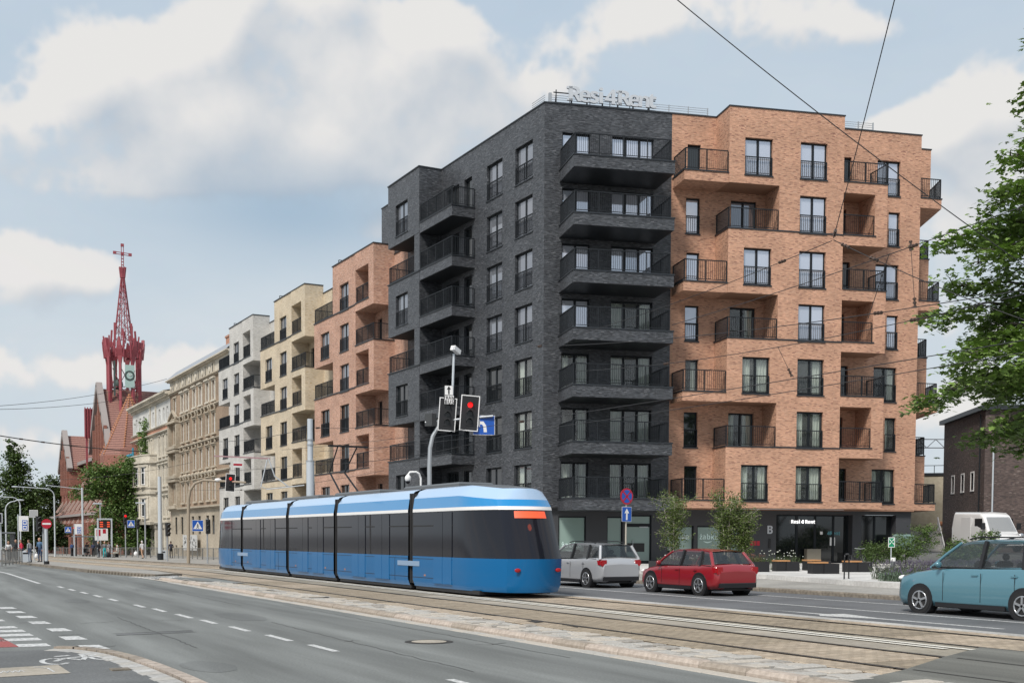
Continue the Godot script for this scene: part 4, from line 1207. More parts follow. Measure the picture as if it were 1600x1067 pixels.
func townhouse_cream() -> void:
	var X := 33.0
	var o := thing("townhouse", "ornate cream stucco townhouse with white top storey, orange bands and rounded bay", "building", Vector3(X, 0, CZ - 97.9), -PI / 2)
	var w := MB.new(); var wt := MB.new(); var orr := MB.new(); var tr := MB.new()
	var rows := [[4.45, 6.9], [8.6, 11.05], [12.55, 15.1], [16.8, 18.75]]
	var xs := [-2.1, -4.4, -7.0]
	var hs := []
	for x in xs:
		for r in rows: hs.append([x - 0.55, x + 0.55, r[0], r[1]])
	wt.wall(-26.3, 0, 16.35, 19.6, 0, [[-2.65, -1.55, 16.8, 18.75], [-4.95, -3.85, 16.8, 18.75], [-7.55, -6.45, 16.8, 18.75]] + [11.2, 13.9, 17.8, 20.5, 23.3].map(func(q): return [-q - 0.55, -q + 0.55, 16.8, 18.75]), 0.22)
	for q in [11.2, 13.9, 17.8, 20.5, 23.3]: old_window(o, -q - 0.55, -q + 0.55, 16.8, 18.75, 0, 0, false, "white")
	w.wall(-26.3, 0, 3.4, 15.6, 0, hs, 0.22)
	orr.wall(-26.3, 0, 15.6, 16.35, 0.01, [], 0)
	orr.box(-0.5, 0.02, 3.6, 15.6, 0, 0.04)
	for x in xs:
		for i in 4: old_window(o, x - 0.55, x + 0.55, rows[i][0], rows[i][1], 0, 1 if i in [0, 1] else 0, i < 3, "white")
	cornice(tr, -26.6, 0, 19.6, 0, [[0.2, 0.2], [0.3, 0.25], [0.2, 0.7], [0.25, 0.9]])
	for k in 34: tr.box(-26.3 + k * 0.78, -26.0 + k * 0.78, 19.85, 20.1, 0, 0.62)
	cornice(tr, -26.5, 0, 16.3, 0, [[0.12, 0.15], [0.1, 0.25]]); cornice(tr, -26.5, 0, 15.45, 0, [[0.12, 0.25], [0.12, 0.4]])
	cornice(tr, -26.5, 0, 3.3, 0, [[0.2, 0.3], [0.2, 0.5]])
	for y in [7.6, 11.6]: cornice(tr, -26.4, 0, y, 0, [[0.12, 0.15], [0.14, 0.3]])
	for x in [-9.3, -13.0]: tr.box(x - 0.3, x + 0.3, 16.4, 19.6, 0, 0.12)
	# rounded bay, two storeys with a balcony on top
	var ring := func(y: float, e: float) -> Array:
		var a := []
		for k in 15:
			var t := PI * (1.0 - k / 14.0)
			a.append(Vector3(-17.3 + cos(t) * (8.0 + e), y, 0.02 + pow(sin(t), 0.55) * (1.9 + e)))
		return a
	var bay := MB.new()
	bay.loft([ring.call(3.3, 0.15), ring.call(3.7, 0.3), ring.call(3.72, 0.0), ring.call(7.5, 0.0), ring.call(7.5, 0.25), ring.call(7.85, 0.25), ring.call(7.87, 0.0), ring.call(8.3, 0.0), ring.call(8.3, 0.15), ring.call(8.45, 0.15), ring.call(8.46, 0.0), ring.call(11.7, 0.0), ring.call(11.7, 0.3), ring.call(12.0, 0.3), ring.call(12.02, 0.1), ring.call(12.75, 0.1), ring.call(12.75, 0.2), ring.call(12.9, 0.2)])
	var cap: Array = ring.call(12.9, 0.2)
	for k in 14: bay.tri(Vector3(-17.3, 12.9, 0), cap[k], cap[k + 1])
	part(o, "bay", bay, M.stucco_cream)
	for r in [[4.4, 6.9], [8.75, 11.2]]:
		for q in [[-22.6, 1.52, -0.35, 1.2], [-20.0, 1.86, -0.15, 1.2], [-17.3, 1.98, 0.0, 1.2], [-13.2, 1.82, 0.2, 1.7], [-10.6, 1.38, 0.6, 1.2]]:
			var bw := old_window(o, q[0] - q[3] / 2, q[0] + q[3] / 2, r[0], r[1], 0, 0, true, "white")
			bw.transform = T(q[0], r[0], q[1], q[2])
	for q in [-22.8, -20.3, -17.6, -14.9, -12.2]: old_window(o, q - 0.5, q + 0.5, 13.0, 15.0, 0, 0, true, "white")
	# ground floor columns and openings
	var gl := MB.new()
	gl.box(-26.0, -0.3, -1.3, 3.3, -1.2, -0.5)
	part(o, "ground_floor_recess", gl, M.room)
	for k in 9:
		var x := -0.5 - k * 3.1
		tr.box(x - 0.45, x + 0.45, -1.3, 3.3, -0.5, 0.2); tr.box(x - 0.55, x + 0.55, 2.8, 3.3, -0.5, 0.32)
	part(o, "wall", w, M.stucco_cream); part(o, "top_storey_wall", wt, M.stucco_white); part(o, "orange_band", orr, M.stucco_orange); part(o, "cornice", tr, M.stucco_cream)
	var rf := MB.new()
	rf.quad(Vector3(-26.6, 20.56, 0.9), Vector3(0, 20.56, 0.9), Vector3(0, 21.3, -3), Vector3(-26.6, 21.3, -3))
	rf.box(-26.4, -0.1, -1.3, 20.5, -12, -0.6)
	part(o, "roof", rf, M.metal_roof)
	var bl := MB.new()
	for k in 7: bl.ball(Vector3(-20.9 + k * 0.55, 13.2, 1.85), Vector3(0.2, 0.25, 0.2), 4, 6)
	bl.box(-17.6, -16.9, 13.0, 14.2, 1.6, 1.75)
	part(o, "balcony_planting", bl, M.balcony_blue)

# ---------- church ----------
func church() -> void:
	var o := thing("church", "red brick church with steep gables, sloping buttresses and open red steel spire", "church", Vector3(33.0, -1.4, -199.0))
	var w := MB.new(); var rf := MB.new(); var st := MB.new()
	# nave along the street
	w.box(-1.0, 18, 0, 16.4, -42, 22)
	# street-facing transept with gable
	var gab := func(z0: float, z1: float, x0: float, base: float, apex: float, depth: float) -> void:
		var zm := (z0 + z1) / 2
		w.quad(Vector3(x0, 0, z0), Vector3(x0, 0, z1), Vector3(x0, base, z1), Vector3(x0, base, z0))
		w.tri(Vector3(x0, base, z0), Vector3(x0, base, z1), Vector3(x0, apex, zm))
		w.quad(Vector3(x0, 0, z1), Vector3(x0 + depth, 0, z1), Vector3(x0 + depth, base, z1), Vector3(x0, base, z1))
		rf.quad(Vector3(x0 - 0.1, base - 0.4, z1 + 0.3), Vector3(x0 + depth, base - 0.4, z1 + 0.3), Vector3(x0 + depth, apex, zm), Vector3(x0 - 0.1, apex, zm))
		rf.quad(Vector3(x0 + depth, base - 0.4, z0 - 0.3), Vector3(x0 - 0.1, base - 0.4, z0 - 0.3), Vector3(x0 - 0.1, apex, zm), Vector3(x0 + depth, apex, zm))
		st.bar(Vector3(x0 - 0.05, base - 0.6, z1 + 0.4), Vector3(x0 - 0.05, apex + 0.7, zm), 0.9)
		st.bar(Vector3(x0 - 0.05, base - 0.6, z0 - 0.4), Vector3(x0 - 0.05, apex + 0.7, zm), 0.9)
		for k in range(-2, 3):
			var hh: float = (apex - base) * (1.0 - absf(k) / 3.2)
			var rec := MB.new()
			rec.box(x0 - 0.25, x0 + 0.02, base - 4.0, base + hh * 0.75, zm + k * (z1 - z0) / 6.2 - 0.42, zm + k * (z1 - z0) / 6.2 + 0.42)
			part(o, "lancet", rec, M.lancet)
			w.box(x0 - 0.5, x0, base - 5.0, base + hh * 0.8, zm + (k + 0.5) * (z1 - z0) / 6.2 - 0.25, zm + (k + 0.5) * (z1 - z0) / 6.2 + 0.25)
	gab.call(-9.0, 8.0, -2.0, 17.6, 26.8, 22.0)
	gab.call(-39.0, -26.5, -3.2, 15.6, 21.6, 20.0)
	# nave roof between them
	rf.quad(Vector3(-1.6, 16.3, -33), Vector3(-1.6, 16.3, -5), Vector3(8, 21.5, -5), Vector3(8, 21.5, -33))
	st.box(-1.9, -1.4, 15.8, 16.4, -33, -7)
	# aisle: lower wall, lean-to roof and buttresses
	w.box(-5.0, -1.0, 0, 6.6, -42, 16)
	rf.quad(Vector3(-5.3, 6.5, -42), Vector3(-5.3, 6.5, 16), Vector3(-1.0, 8.6, 16), Vector3(-1.0, 8.6, -42))
	st.box(-5.45, -5.2, 6.3, 6.7, -42, 16)
	for k in 11:
		var z := -40.0 + k * 5.2
		w.prism([Vector2(-5.9, z - 0.5), Vector2(-5.0, z - 0.5), Vector2(-5.0, z + 0.5), Vector2(-5.9, z + 0.5)], 0, 5.2)
		w.prism([Vector2(-6.6, z - 0.5), Vector2(-5.9, z - 0.5), Vector2(-5.9, z + 0.5), Vector2(-6.6, z + 0.5)], 0, 3.0)
		var fb := MB.new()
		fb.bar(Vector3(-5.6, 4.6, z), Vector3(-3.0, 8.9, z), 0.34)
		fb.bar(Vector3(-4.6, 7.4, z), Vector3(-0.9, 13.0, z), 0.34)
		part(o, "buttress_slope", fb, M.stone_pale)
		w.box(-3.4, -1.0, 6.6, 10.4, z - 0.45, z + 0.45)
		w.box(-2.0, -1.0, 10.4, 12.0, z - 0.45, z + 0.45)
		for yy in [[1.2, 4.6], [8.2, 12.6]]:
			var rec := MB.new()
			rec.box(-5.06 if yy[0] < 5 else -1.06, -4.9 if yy[0] < 5 else -0.9, yy[0], yy[1], z + 1.9, z + 3.3)
			part(o, "lancet", rec, M.lancet)
	# eight-sided stair roof with orange ribs, in front of the tower
	var ap := Vector3(1.1, 25.2, 3.2)
	var oct := []
	for k in 8:
		var a := TAU * (k + 0.5) / 8
		oct.append(Vector3(ap.x + cos(a) * 4.6, 15.5, ap.z + 5.2 + sin(a) * 4.6))
	var ap2 := Vector3(ap.x, 25.2, ap.z + 5.2)
	var ribs := MB.new()
	for k in 8:
		rf.tri(oct[k], oct[(k + 1) % 8], ap2) if false else rf.tri(oct[(k + 1) % 8], oct[k], ap2)
		for q in 24:
			var p: Vector3 = oct[k].lerp(ap2, (q + 0.5) / 24.0)
			ribs.ball(p, Vector3(0.16, 0.2, 0.16), 4, 6)
		w.quad(oct[(k + 1) % 8] * Vector3(1, 0, 1), oct[k] * Vector3(1, 0, 1), oct[k], oct[(k + 1) % 8])
	part(o, "ridge_tiles", ribs, M.tile_orange)
	part(o, "wall", w, M.church_brick); part(o, "roof", rf, M.tiles); part(o, "gable_coping", st, M.stone_grey)
	# small red louvred turret behind the gable
	var tu := MB.new()
	tu.box(-3.2, -1.6, 19.4, 24.2, -8.6, -7.2)
	for k in 5: tu.box(-3.35 + k * 0.42, -3.2 + k * 0.42, 19.3, 24.4, -7.2, -7.0)
	for sd in [-3.0, -1.8]: tu.bar(Vector3(sd, 14, -7.6), Vector3(sd, 19.4, -7.6), 0.3)
	part(o, "louvred_turret", tu, M.church_steel)
	# open steel tower
	var c := Vector3(1.7, 0, 0.5)
	var legs := MB.new(); var lat := MB.new(); var sp := MB.new()
	for k in 8:
		var a := TAU * (k + 0.5) / 8
		var d := Vector3(cos(a), 0, sin(a))
		var t := Vector3(-sin(a), 0, cos(a))
		var pr := [[16.0, 2.5, 0.19], [30.6, 2.5, 0.19], [31.8, 2.62, 0.4], [32.8, 2.95, 0.5], [33.4, 3.05, 0.32], [34.7, 3.08, 0.12]]
		for i in pr.size() - 1:
			var p: Array = pr[i]; var q: Array = pr[i + 1]
			var r0 := []; var r1 := []
			for e in [[-1, -0.3], [1, -0.3], [1, 0.3], [-1, 0.3]]:
				r0.append(c + d * (p[1] + e[1] * 0.8) + t * (e[0] * p[2]) + Vector3(0, p[0], 0))
				r1.append(c + d * (q[1] + e[1] * 0.8) + t * (e[0] * q[2]) + Vector3(0, q[0], 0))
			legs.loft([r0, r1], true)
		for sdd in [-0.55, 0.55]:
			legs.bar(c + d * 2.9 + t * sdd + Vector3(0, 31.6, 0), c + d * 3.1 + t * sdd * 1.5 + Vector3(0, 35.0 if k % 2 else 34.2, 0), 0.22)
		# inner crown
		legs.loft([[c + d * 2.1 - t * 0.4 + Vector3(0, 32.2, 0), c + d * 2.1 + t * 0.4 + Vector3(0, 32.2, 0)], [c + d * 1.9 - t * 0.55 + Vector3(0, 33.6, 0), c + d * 1.9 + t * 0.55 + Vector3(0, 33.6, 0)]])
		legs.bar(c + d * 1.9 - t * 0.5 + Vector3(0, 33.4, 0), c + d * 1.75 - t * 0.3 + Vector3(0, 37.2 if k % 2 else 36.2, 0), 0.28)
		legs.bar(c + d * 2.1 + t * 0.7 + Vector3(0, 32.0, 0), c + d * 2.7 + t * 0.1 + Vector3(0, 33.2, 0), 0.2)
		var a2 := TAU * (k + 1.5) / 8
		var d2 := Vector3(cos(a2), 0, sin(a2))
		for y in [18.0, 21.0, 24.0, 27.0]:
			lat.bar(c + d * 2.0 + Vector3(0, y, 0), c + d2 * 2.0 + Vector3(0, y, 0), 0.13)
			lat.bar(c + d * 2.0 + Vector3(0, y, 0), c + d2 * 2.0 + Vector3(0, y + 3, 0), 0.1)
		# spire
		var lev := 11
		for i in lev:
			var y0 := 34.4 + i * 0.94; var y1 := y0 + 0.94
			var q0 := lerpf(1.5, 0.26, float(i) / lev); var q1 := lerpf(1.5, 0.26, float(i + 1) / lev)
			sp.bar(c + d * q0 + Vector3(0, y0, 0), c + d * q1 + Vector3(0, y1, 0), 0.12)
			if (i + k) % 2: sp.bar(c + d * q0 + Vector3(0, y0, 0), c + d2 * q1 + Vector3(0, y1, 0), 0.06)
			sp.bar(c + d * q0 + Vector3(0, y0 + 0.5, 0), c + d2 * q0 + Vector3(0, y0 + 0.5, 0), 0.06)
			if (i + k) % 2 == 0: sp.bar(c + d2 * q0 + Vector3(0, y0, 0), c + d * q1 + Vector3(0, y1, 0), 0.06)
		sp.bar(c + d * 0.3 + Vector3(0, 44.6, 0), c + d * 0.48 + Vector3(0, 46.3, 0), 0.22)
	sp.tube([c + Vector3(0, 44.6, 0), c + Vector3(0, 45.3, 0)], 0.4, 8)
	part(o, "tower_leg", legs, M.church_steel); part(o, "lattice", lat, M.church_steel); part(o, "spire", sp, M.church_steel)
	var cr := MB.new()
	for sd in [-0.16, 0.16]:
		cr.bar(c + Vector3(sd, 45.2, 0), c + Vector3(sd, 49.8, 0), 0.1)
		cr.bar(c + Vector3(-1.15, 48.5 + sd, 0.0), c + Vector3(1.15, 48.4 + sd, 0), 0.1)
	for q in 6: cr.box(c.x - 0.2, c.x + 0.2, 45.6 + q * 0.5, 45.72 + q * 0.5, c.z - 0.1, c.z + 0.1)
	for q in [Vector3(0, 49.8, 0), Vector3(-1.2, 48.5, 0), Vector3(1.2, 48.4, 0), Vector3(0, 48.45, 0)]: cr.box(c.x + q.x - 0.24, c.x + q.x + 0.24, q.y - 0.22, q.y + 0.22, c.z - 0.15, c.z + 0.15)
	part(o, "cross", cr, M.church_steel)
	var ck := MB.new()
	ck.box(c.x - 0.3, c.x + 1.15, 26.8, 30.4, c.z + 2.62, c.z + 2.7)
	part(o, "clock_panel", ck, M.verdigris)
	var cf := MB.new()
	cf.disc(Vector3(c.x + 0.42, 28.7, c.z + 2.72), Vector3(0, 0, 1), 0.82)
	var cw := part(o, "clock_face", cf, M.clock_dark)
	var c2 := MB.new()
	c2.disc(Vector3(c.x + 0.42, 28.7, c.z + 2.735), Vector3(0, 0, 1), 0.5)
	fast_part(cw, "dial", c2.mesh(), M.verdigris)
	var c3 := MB.new()
	c3.bar(Vector3(c.x + 0.42, 28.7, c.z + 2.76), Vector3(c.x + 0.77, 28.9, c.z + 2.76), 0.12); c3.bar(Vector3(c.x + 0.42, 28.7, c.z + 2.76), Vector3(c.x + 0.27, 29.2, c.z + 2.76), 0.1)
	fast_part(cw, "hand", c3.mesh(), M.stucco_white)
	var bell := MB.new()
	bell.ball(c + Vector3(-0.9, 27.5, 0.4), Vector3(0.7, 0.9, 0.7)); bell.box(c.x - 1.9, c.x - 1.7, 25.5, 31.0, c.z + 1.7, c.z + 2.3)
	part(o, "bell", bell, M.clock_dark)

# ---------- ground ----------
func strip(b: MB, x0: float, x1: float, za: float, zb: float, y: float) -> void:  # sheet from za (far) to zb (near), following the fall of the street
	var zs := [za, zb]
	for q in [-60.0, -100.0, -160.0]:
		if q > za and q < zb: zs.append(q)
	zs.sort()
	for i in zs.size() - 1:
		b.quad(Vector3(x0, y + gy(zs[i + 1]), zs[i + 1]), Vector3(x1, y + gy(zs[i + 1]), zs[i + 1]), Vector3(x1, y + gy(zs[i]), zs[i]), Vector3(x0, y + gy(zs[i]), zs[i]))
func blockstrip(b: MB, x0: float, x1: float, za: float, zb: float, y0: float, y1: float) -> void:  # raised strip with sides
	strip(b, x0, x1, za, zb, y1)
	var zs := [za, -60.0, zb] if za < -60.0 and zb > -60.0 else [za, zb]
	for i in zs.size() - 1:
		var a: float = zs[i]; var c: float = zs[i + 1]
		b.quad(Vector3(x0, y0 + gy(a), a), Vector3(x0, y0 + gy(c), c), Vector3(x0, y1 + gy(c), c), Vector3(x0, y1 + gy(a), a))
		b.quad(Vector3(x1, y0 + gy(c), c), Vector3(x1, y0 + gy(a), a), Vector3(x1, y1 + gy(a), a), Vector3(x1, y1 + gy(c), c))
	b.quad(Vector3(x0, y0 + gy(zb), zb), Vector3(x1, y0 + gy(zb), zb), Vector3(x1, y1 + gy(zb), zb), Vector3(x0, y1 + gy(zb), zb))
func poly(b: MB, pts: Array, y: float) -> void:
	var P := PackedVector2Array(pts)
	var t := Geometry2D.triangulate_polygon(P)
	for k in range(0, t.size(), 3):
		var a := P[t[k]]; var c := P[t[k + 1]]; var d := P[t[k + 2]]
		if (c - a).cross(d - a) > 0:
			var q := c; c = d; d = q
		b.tri(Vector3(a.x, y, a.y), Vector3(c.x, y, c.y), Vector3(d.x, y, d.y))
func stones(par: Node, nm: String, list: Array, mats: Array, bev := 0.02) -> void:  # list of [x0, x1, y0, y1, z0, z1]
	var ms := {}
	for q in list:
		var w: float = snappedf(q[1] - q[0], 0.02); var h: float = snappedf(q[3] - q[2], 0.01); var d: float = snappedf(q[5] - q[4], 0.02)
		var key := "%.2f_%.2f_%.2f" % [w, h, d]
		if not ms.has(key):
			var b := MB.new()
			var o := Vector2(rnd(0, 5), rnd(0, 5))
			b.slab(-w / 2, w / 2, 0, h, -d / 2, d / 2, minf(bev, h * 0.8))
			for i in b.uv.size(): b.uv[i] += o
			ms[key] = b.mesh()
		fast_part(par, nm, ms[key], mats[rng.randi() % mats.size()], Transform3D(Basis(Vector3.UP, rnd(-0.02, 0.02)), Vector3((q[0] + q[1]) / 2, q[2] + rnd(-0.004, 0.004), (q[4] + q[5]) / 2)))
const BED := 0.06
func ground() -> void:
	var b := MB.new()
	strip(b, -400, 900, -900, 60, -0.35)
	struct("ground", b, M.pavement)
	# near carriageway
	b = MB.new(); strip(b, -14, 9.6, -330, 12, 0.0)
	var road := struct("road", b, M.asphalt)
	b = MB.new()
	for q in [[5.66, -31.62, -30.35], [5.77, -29.76, -28.4], [5.83, -27.4, -25.95], [5.90, -25.3, -24.1], [5.98, -23.2, -21.9], [6.06, -20.95, -19.55], [6.14, -18.75, -17.45], [6.2, -13.4, -12.1]]:
		var p := MB.new(); strip(p, q[0], q[0] + 0.13, q[1], q[2], 0.004)
		fast_part(road, "lane_dash", p.mesh(), M.paint)
	for k in 5:
		var p := MB.new(); var z := -33.6 - k * 2.3; strip(p, 5.55 - k * 0.06, 5.68 - k * 0.06, z - 1.3, z, 0.004)
		fast_part(road, "lane_dash", p.mesh(), M.paint)
	var sl := MB.new(); strip(sl, 5.0, 5.14, -120, -47, 0.004)
	fast_part(road, "lane_line", sl.mesh(), M.paint)
	# crossing marks by the left corner
	for q in [[1.4, 2.2, -27.0], [1.3, 2.25, -24.9], [1.3, 2.3, -23.9], [1.3, 2.33, -22.9], [1.4, 2.36, -21.88], [1.87, 2.36, -20.66]]:
		var p := MB.new(); p.quad(Vector3(q[0], 0.004, q[2] + 0.28), Vector3(q[1], 0.004, q[2] + 0.34), Vector3(q[1] - 0.02, 0.004, q[2] - 0.22), Vector3(q[0], 0.004, q[2] - 0.26))
		fast_part(road, "crossing_stripe", p.mesh(), M.paint)
	for q in [[2.5, -31.5], [2.53, -29.7], [2.58, -27.85], [2.64, -25.9], [2.76, -23.8], [2.74, -21.78], [2.8, -19.87]]:
		var p := MB.new(); p.quad(Vector3(q[0] - 0.02, 0.004, q[1] + 0.38), Vector3(q[0] + 0.34, 0.004, q[1] + 0.42), Vector3(q[0] + 0.28, 0.004, q[1] - 0.36), Vector3(q[0] - 0.05, 0.004, q[1] - 0.4))
		fast_part(road, "square_mark", p.mesh(), M.paint)
	var rp := MB.new(); poly(rp, [Vector2(0.6, -24.5), Vector2(1.72, -23.4), Vector2(1.88, -20.4), Vector2(0.6, -20.6)], 0.004)
	fast_part(road, "red_cycle_lane", rp.mesh(), M.red_paint)
	# repaired trench and cracks
	var tr := MB.new()
	tr.quad(Vector3(3.66, 0.003, -22.0), Vector3(5.1, 0.003, -22.3), Vector3(5.15, 0.003, -22.62), Vector3(3.7, 0.003, -22.4))
	fast_part(road, "trench_patch", tr.mesh(), M.asphalt_path)
	var ck := MB.new()
	for j in 2:
		var p0 := Vector2(3.66, -22.0 - j * 0.4)
		for k in 10:
			var p1 := p0 + Vector2(0.146, -0.025 + rnd(-0.04, 0.04))
			ck.quad(Vector3(p0.x, 0.006, p0.y + 0.02), Vector3(p1.x, 0.006, p1.y + 0.02), Vector3(p1.x, 0.006, p1.y - 0.015), Vector3(p0.x, 0.006, p0.y - 0.015))
			p0 = p1
	for s in [[3.5, -25.3, 0.7], [5.1, -25.6, 0.5], [8.7, -17.6, 0.6], [2.8, -19.9, 0.5], [2.75, -22.4, 0.4], [2.4, -26.0, 0.5], [6.9, -19.0, 0.3]]:
		var p0 := Vector2(s[0], s[1])
		for k in 8:
			var p1 := p0 + Vector2(s[2] / 8.0, rnd(-0.12, 0.12))
			ck.quad(Vector3(p0.x, 0.006, p0.y + 0.015), Vector3(p1.x, 0.006, p1.y + 0.015), Vector3(p1.x, 0.006, p1.y - 0.012), Vector3(p0.x, 0.006, p0.y - 0.012))
			p0 = p1
	fast_part(road, "crack", ck.mesh(), M.groove)
	for q in [[7.0, -26.0, 1.0, 3.2], [3.9, -16.2, 0.8, 1.6], [7.9, -40.0, 1.3, 5.0], [4.6, -34.0, 0.7, 2.4]]:
		var pp := MB.new()
		var pts := []
		for k in 14: pts.append(Vector2(q[0] + cos(TAU * k / 14) * q[2] * rnd(0.8, 1.05) * 0.5, q[1] + sin(TAU * k / 14) * q[3] * rnd(0.8, 1.05) * 0.5))
		poly(pp, pts, 0.0028)
		fast_part(road, "repair_patch", pp.mesh(), M.asphalt_patch2)
	for s in [[9.0, -15.0, 9.2, -30.0], [6.9, -14.0, 7.1, -24.0], [4.4, -19.0, 4.5, -27.0], [8.1, -30.0, 8.3, -44.0]]:
		var jc := MB.new()
		var p0 := Vector2(s[0], s[1])
		for k in 40:
			var p1: Vector2 = Vector2(s[0], s[1]).lerp(Vector2(s[2], s[3]), (k + 1) / 40.0) + Vector2(rnd(-0.03, 0.03), 0)
			jc.quad(Vector3(p0.x - 0.008, 0.0045, p0.y), Vector3(p0.x + 0.01, 0.0045, p0.y), Vector3(p1.x + 0.01, 0.0045, p1.y), Vector3(p1.x - 0.008, 0.0045, p1.y))
			p0 = p1
		fast_part(road, "seam_crack", jc.mesh(), M.groove_soft)
	# gutter of flat stones and kerb
	b = MB.new(); strip(b, 9.58, 9.86, -140, 12, -0.02)
	var gut := struct("gutter", b, M.groove)
	var li := []
	var z := -8.0
	while z > -46.0:
		var l := [0.46, 0.52, 0.6][rng.randi() % 3] as float
		li.append([9.58, 9.845, -0.02, 0.014, z - l + 0.02, z])
		z -= l
	stones(gut, "gutter_stone", li, [M.granite_grey, M.granite], 0.008)
	b = MB.new(); strip(b, 9.6, 9.85, -49, -46.05, 0.012); strip(b, 9.6, 9.85, -120, -49.0, 0.006)
	fast_part(gut, "gutter_strip", b.mesh(), M.granite)
	b = MB.new(); blockstrip(b, 9.9, 10.1, -49, 12, -0.05, 0.03)
	var kerb := struct("kerb", b, M.groove)
	li = []; z = -8.0
	while z > -48.5:
		li.append([9.85, 10.13, -0.04, 0.105, z - 0.985, z]); z -= 1.0
	stones(kerb, "kerb_stone", li, [M.kerb_stone, M.kerb_stone2], 0.05)
	# cobbles between kerb and panels
	b = MB.new(); strip(b, 10.1, 18.3, -330, 12, 0.02)
	var bed := struct("track_bed", b, M.cobble_joint)
	var cob := []
	z = -9.6
	while z > -50.5:
		var x := 10.15
		while x < 11.2:
			var wd := [0.26, 0.3, 0.34, 0.4][rng.randi() % 4] as float
			if x + wd > 11.1: wd = 11.29 - x
			var l := rnd(0.27, 0.33)
			cob.append([x, x + wd - 0.042, 0.0, 0.066 + rnd(-0.014, 0.018), z - l + 0.04 - (x - 10.1) * 0.05, z - (x - 10.1) * 0.05])
			x += wd
		z -= 0.335
	var near := cob.slice(0, 300)
	stones(bed, "cobblestone", near, [M.granite, M.granite_grey, M.granite, M.granite_dark, M.granite_pale], 0.015)
	for m in 3:
		var far := MB.new()
		for i in range(300 + m, cob.size(), 3):
			var q: Array = cob[i]
			far.slab(q[0], q[1], q[2], q[3], q[4], q[5], 0.015)
		var fp := fast_part(bed, "cobblestones", far.mesh(), [M.granite, M.granite_grey, M.granite_pale][m])
		fp.set_meta("kind", "stuff")
	# track panels
	var cols := [[11.31, 11.89, "panel"], [11.98, 13.63, "panel"], [13.73, 14.52, "panel_plain"], [14.54, 15.37, "panel_plain"], [15.47, 17.2, "panel"], [17.3, 17.84, "panel"]]
	for cI in cols.size():
		var q: Array = cols[cI]
		z = -8.5 - (cI % 3) * 0.8
		var lst := []
		while z > -58.0:
			var len := 2.9 if q[2] == "panel" else 3.6
			lst.append([q[0], q[1], 0.0, BED + 0.004, z - len + 0.04, z])
			z -= len
		stones(bed, "track_panel", lst, [M[q[2]], M[q[2] + "2"]], 0.008)
		var fs := MB.new(); strip(fs, q[0], q[1], -330, -58.0, BED + 0.002)
		var fp := fast_part(bed, "track_panels", fs.mesh(), M[q[2]])
		fp.set_meta("kind", "stuff")
	for x in [11.93, 13.68, 15.42, 17.25]:
		var r := MB.new()
		strip(r, x - 0.055, x + 0.02, -330, 12, BED + 0.012)
		var gr := MB.new(); strip(gr, x + 0.02, x + 0.075, -330, 12, BED + 0.009)
		var ra := fast_part(bed, "rail", r.mesh(), M.steel)
		fast_part(ra, "rail_groove", gr.mesh(), M.groove)
	var dl := MB.new(); strip(dl, 14.60, 14.75, -120, -13.0, BED + 0.015); strip(dl, 14.86, 15.01, -120, -12.7, BED + 0.015)
	fast_part(bed, "double_line", dl.mesh(), M.paint_warm)
	b = MB.new()
	poly(b, [Vector2(9.9, -10.4), Vector2(11.8, -11.15), Vector2(13.6, -12.1), Vector2(15.39, -12.95), Vector2(15.39, 8), Vector2(9.9, 8)], BED + 0.013)
	fast_part(bed, "asphalt_patch", b.mesh(), M.asphalt_patch)
	var sl2 := MB.new(); strip(sl2, 13.64, 13.70, -11.9, 8, BED + 0.017); strip(sl2, 11.90, 11.96, -11.1, 8, BED + 0.017)
	fast_part(bed, "rail_slot", sl2.mesh(), M.groove)
	var pot := MB.new()
	for s in [[11.6, -21.2, 0.3, 0.5], [11.75, -19.9, 0.1, 0.6]]:
		pot.quad(Vector3(s[0], BED + 0.012, s[1] + s[3]), Vector3(s[0] + s[2], BED + 0.012, s[1] + s[3] * 0.7), Vector3(s[0] + s[2], BED + 0.012, s[1]), Vector3(s[0] + 0.1, BED + 0.012, s[1] - 0.1))
	fast_part(bed, "pothole", pot.mesh(), M.groove)
	# wedge of asphalt and hatching at the island nose
	b = MB.new(); poly(b, [Vector2(10.1, -47.0), Vector2(11.6, -42.0), Vector2(11.8, -47.5), Vector2(10.6, -50.6), Vector2(9.9, -49.6)], BED + 0.019)
	fast_part(bed, "asphalt_wedge", b.mesh(), M.asphalt)
	for k in 5:
		var p := MB.new()
		var zz := -50.9 + k * 0.75
		p.quad(Vector3(9.1 + k * 0.12, 0.03, zz - 0.9), Vector3(9.3 + k * 0.12, 0.03, zz - 0.7), Vector3(11.2 - k * 0.2, 0.1, zz + 0.1), Vector3(11.0 - k * 0.2, 0.1, zz - 0.15))
		fast_part(road, "hatch_stripe", p.mesh(), M.paint)
	# far carriageway
	b = MB.new(); strip(b, 18.3, 46, -330, 30, 0.0)
	var road2 := struct("road", b, M.asphalt_far)
	b = MB.new(); strip(b, 17.86, 18.34, -330, 12, 0.055)
	struct("concrete_edge", b, M.concrete_strip)
	for q in [[21.45, 21.6, -140.0, 10.0], [24.2, 24.33, -140.0, 10.0]]:
		var p := MB.new(); strip(p, q[0], q[1], q[2], q[3], 0.004)
		fast_part(road2, "lane_line", p.mesh(), M.paint)
	var ar := MB.new()
	poly(ar, [Vector2(19.55, -22.9), Vector2(19.7, -21.0), Vector2(20.15, -20.9), Vector2(19.75, -19.4), Vector2(19.75, -16.0), Vector2(19.6, -16.0), Vector2(19.55, -19.3), Vector2(19.1, -20.6), Vector2(19.45, -21.0)], 0.004)
	fast_part(road2, "arrow", ar.mesh(), M.paint)
	# pavement on the building side with its kerb
	b = MB.new(); blockstrip(b, 26.3, 60, -330, 26, -0.05, 0.12)
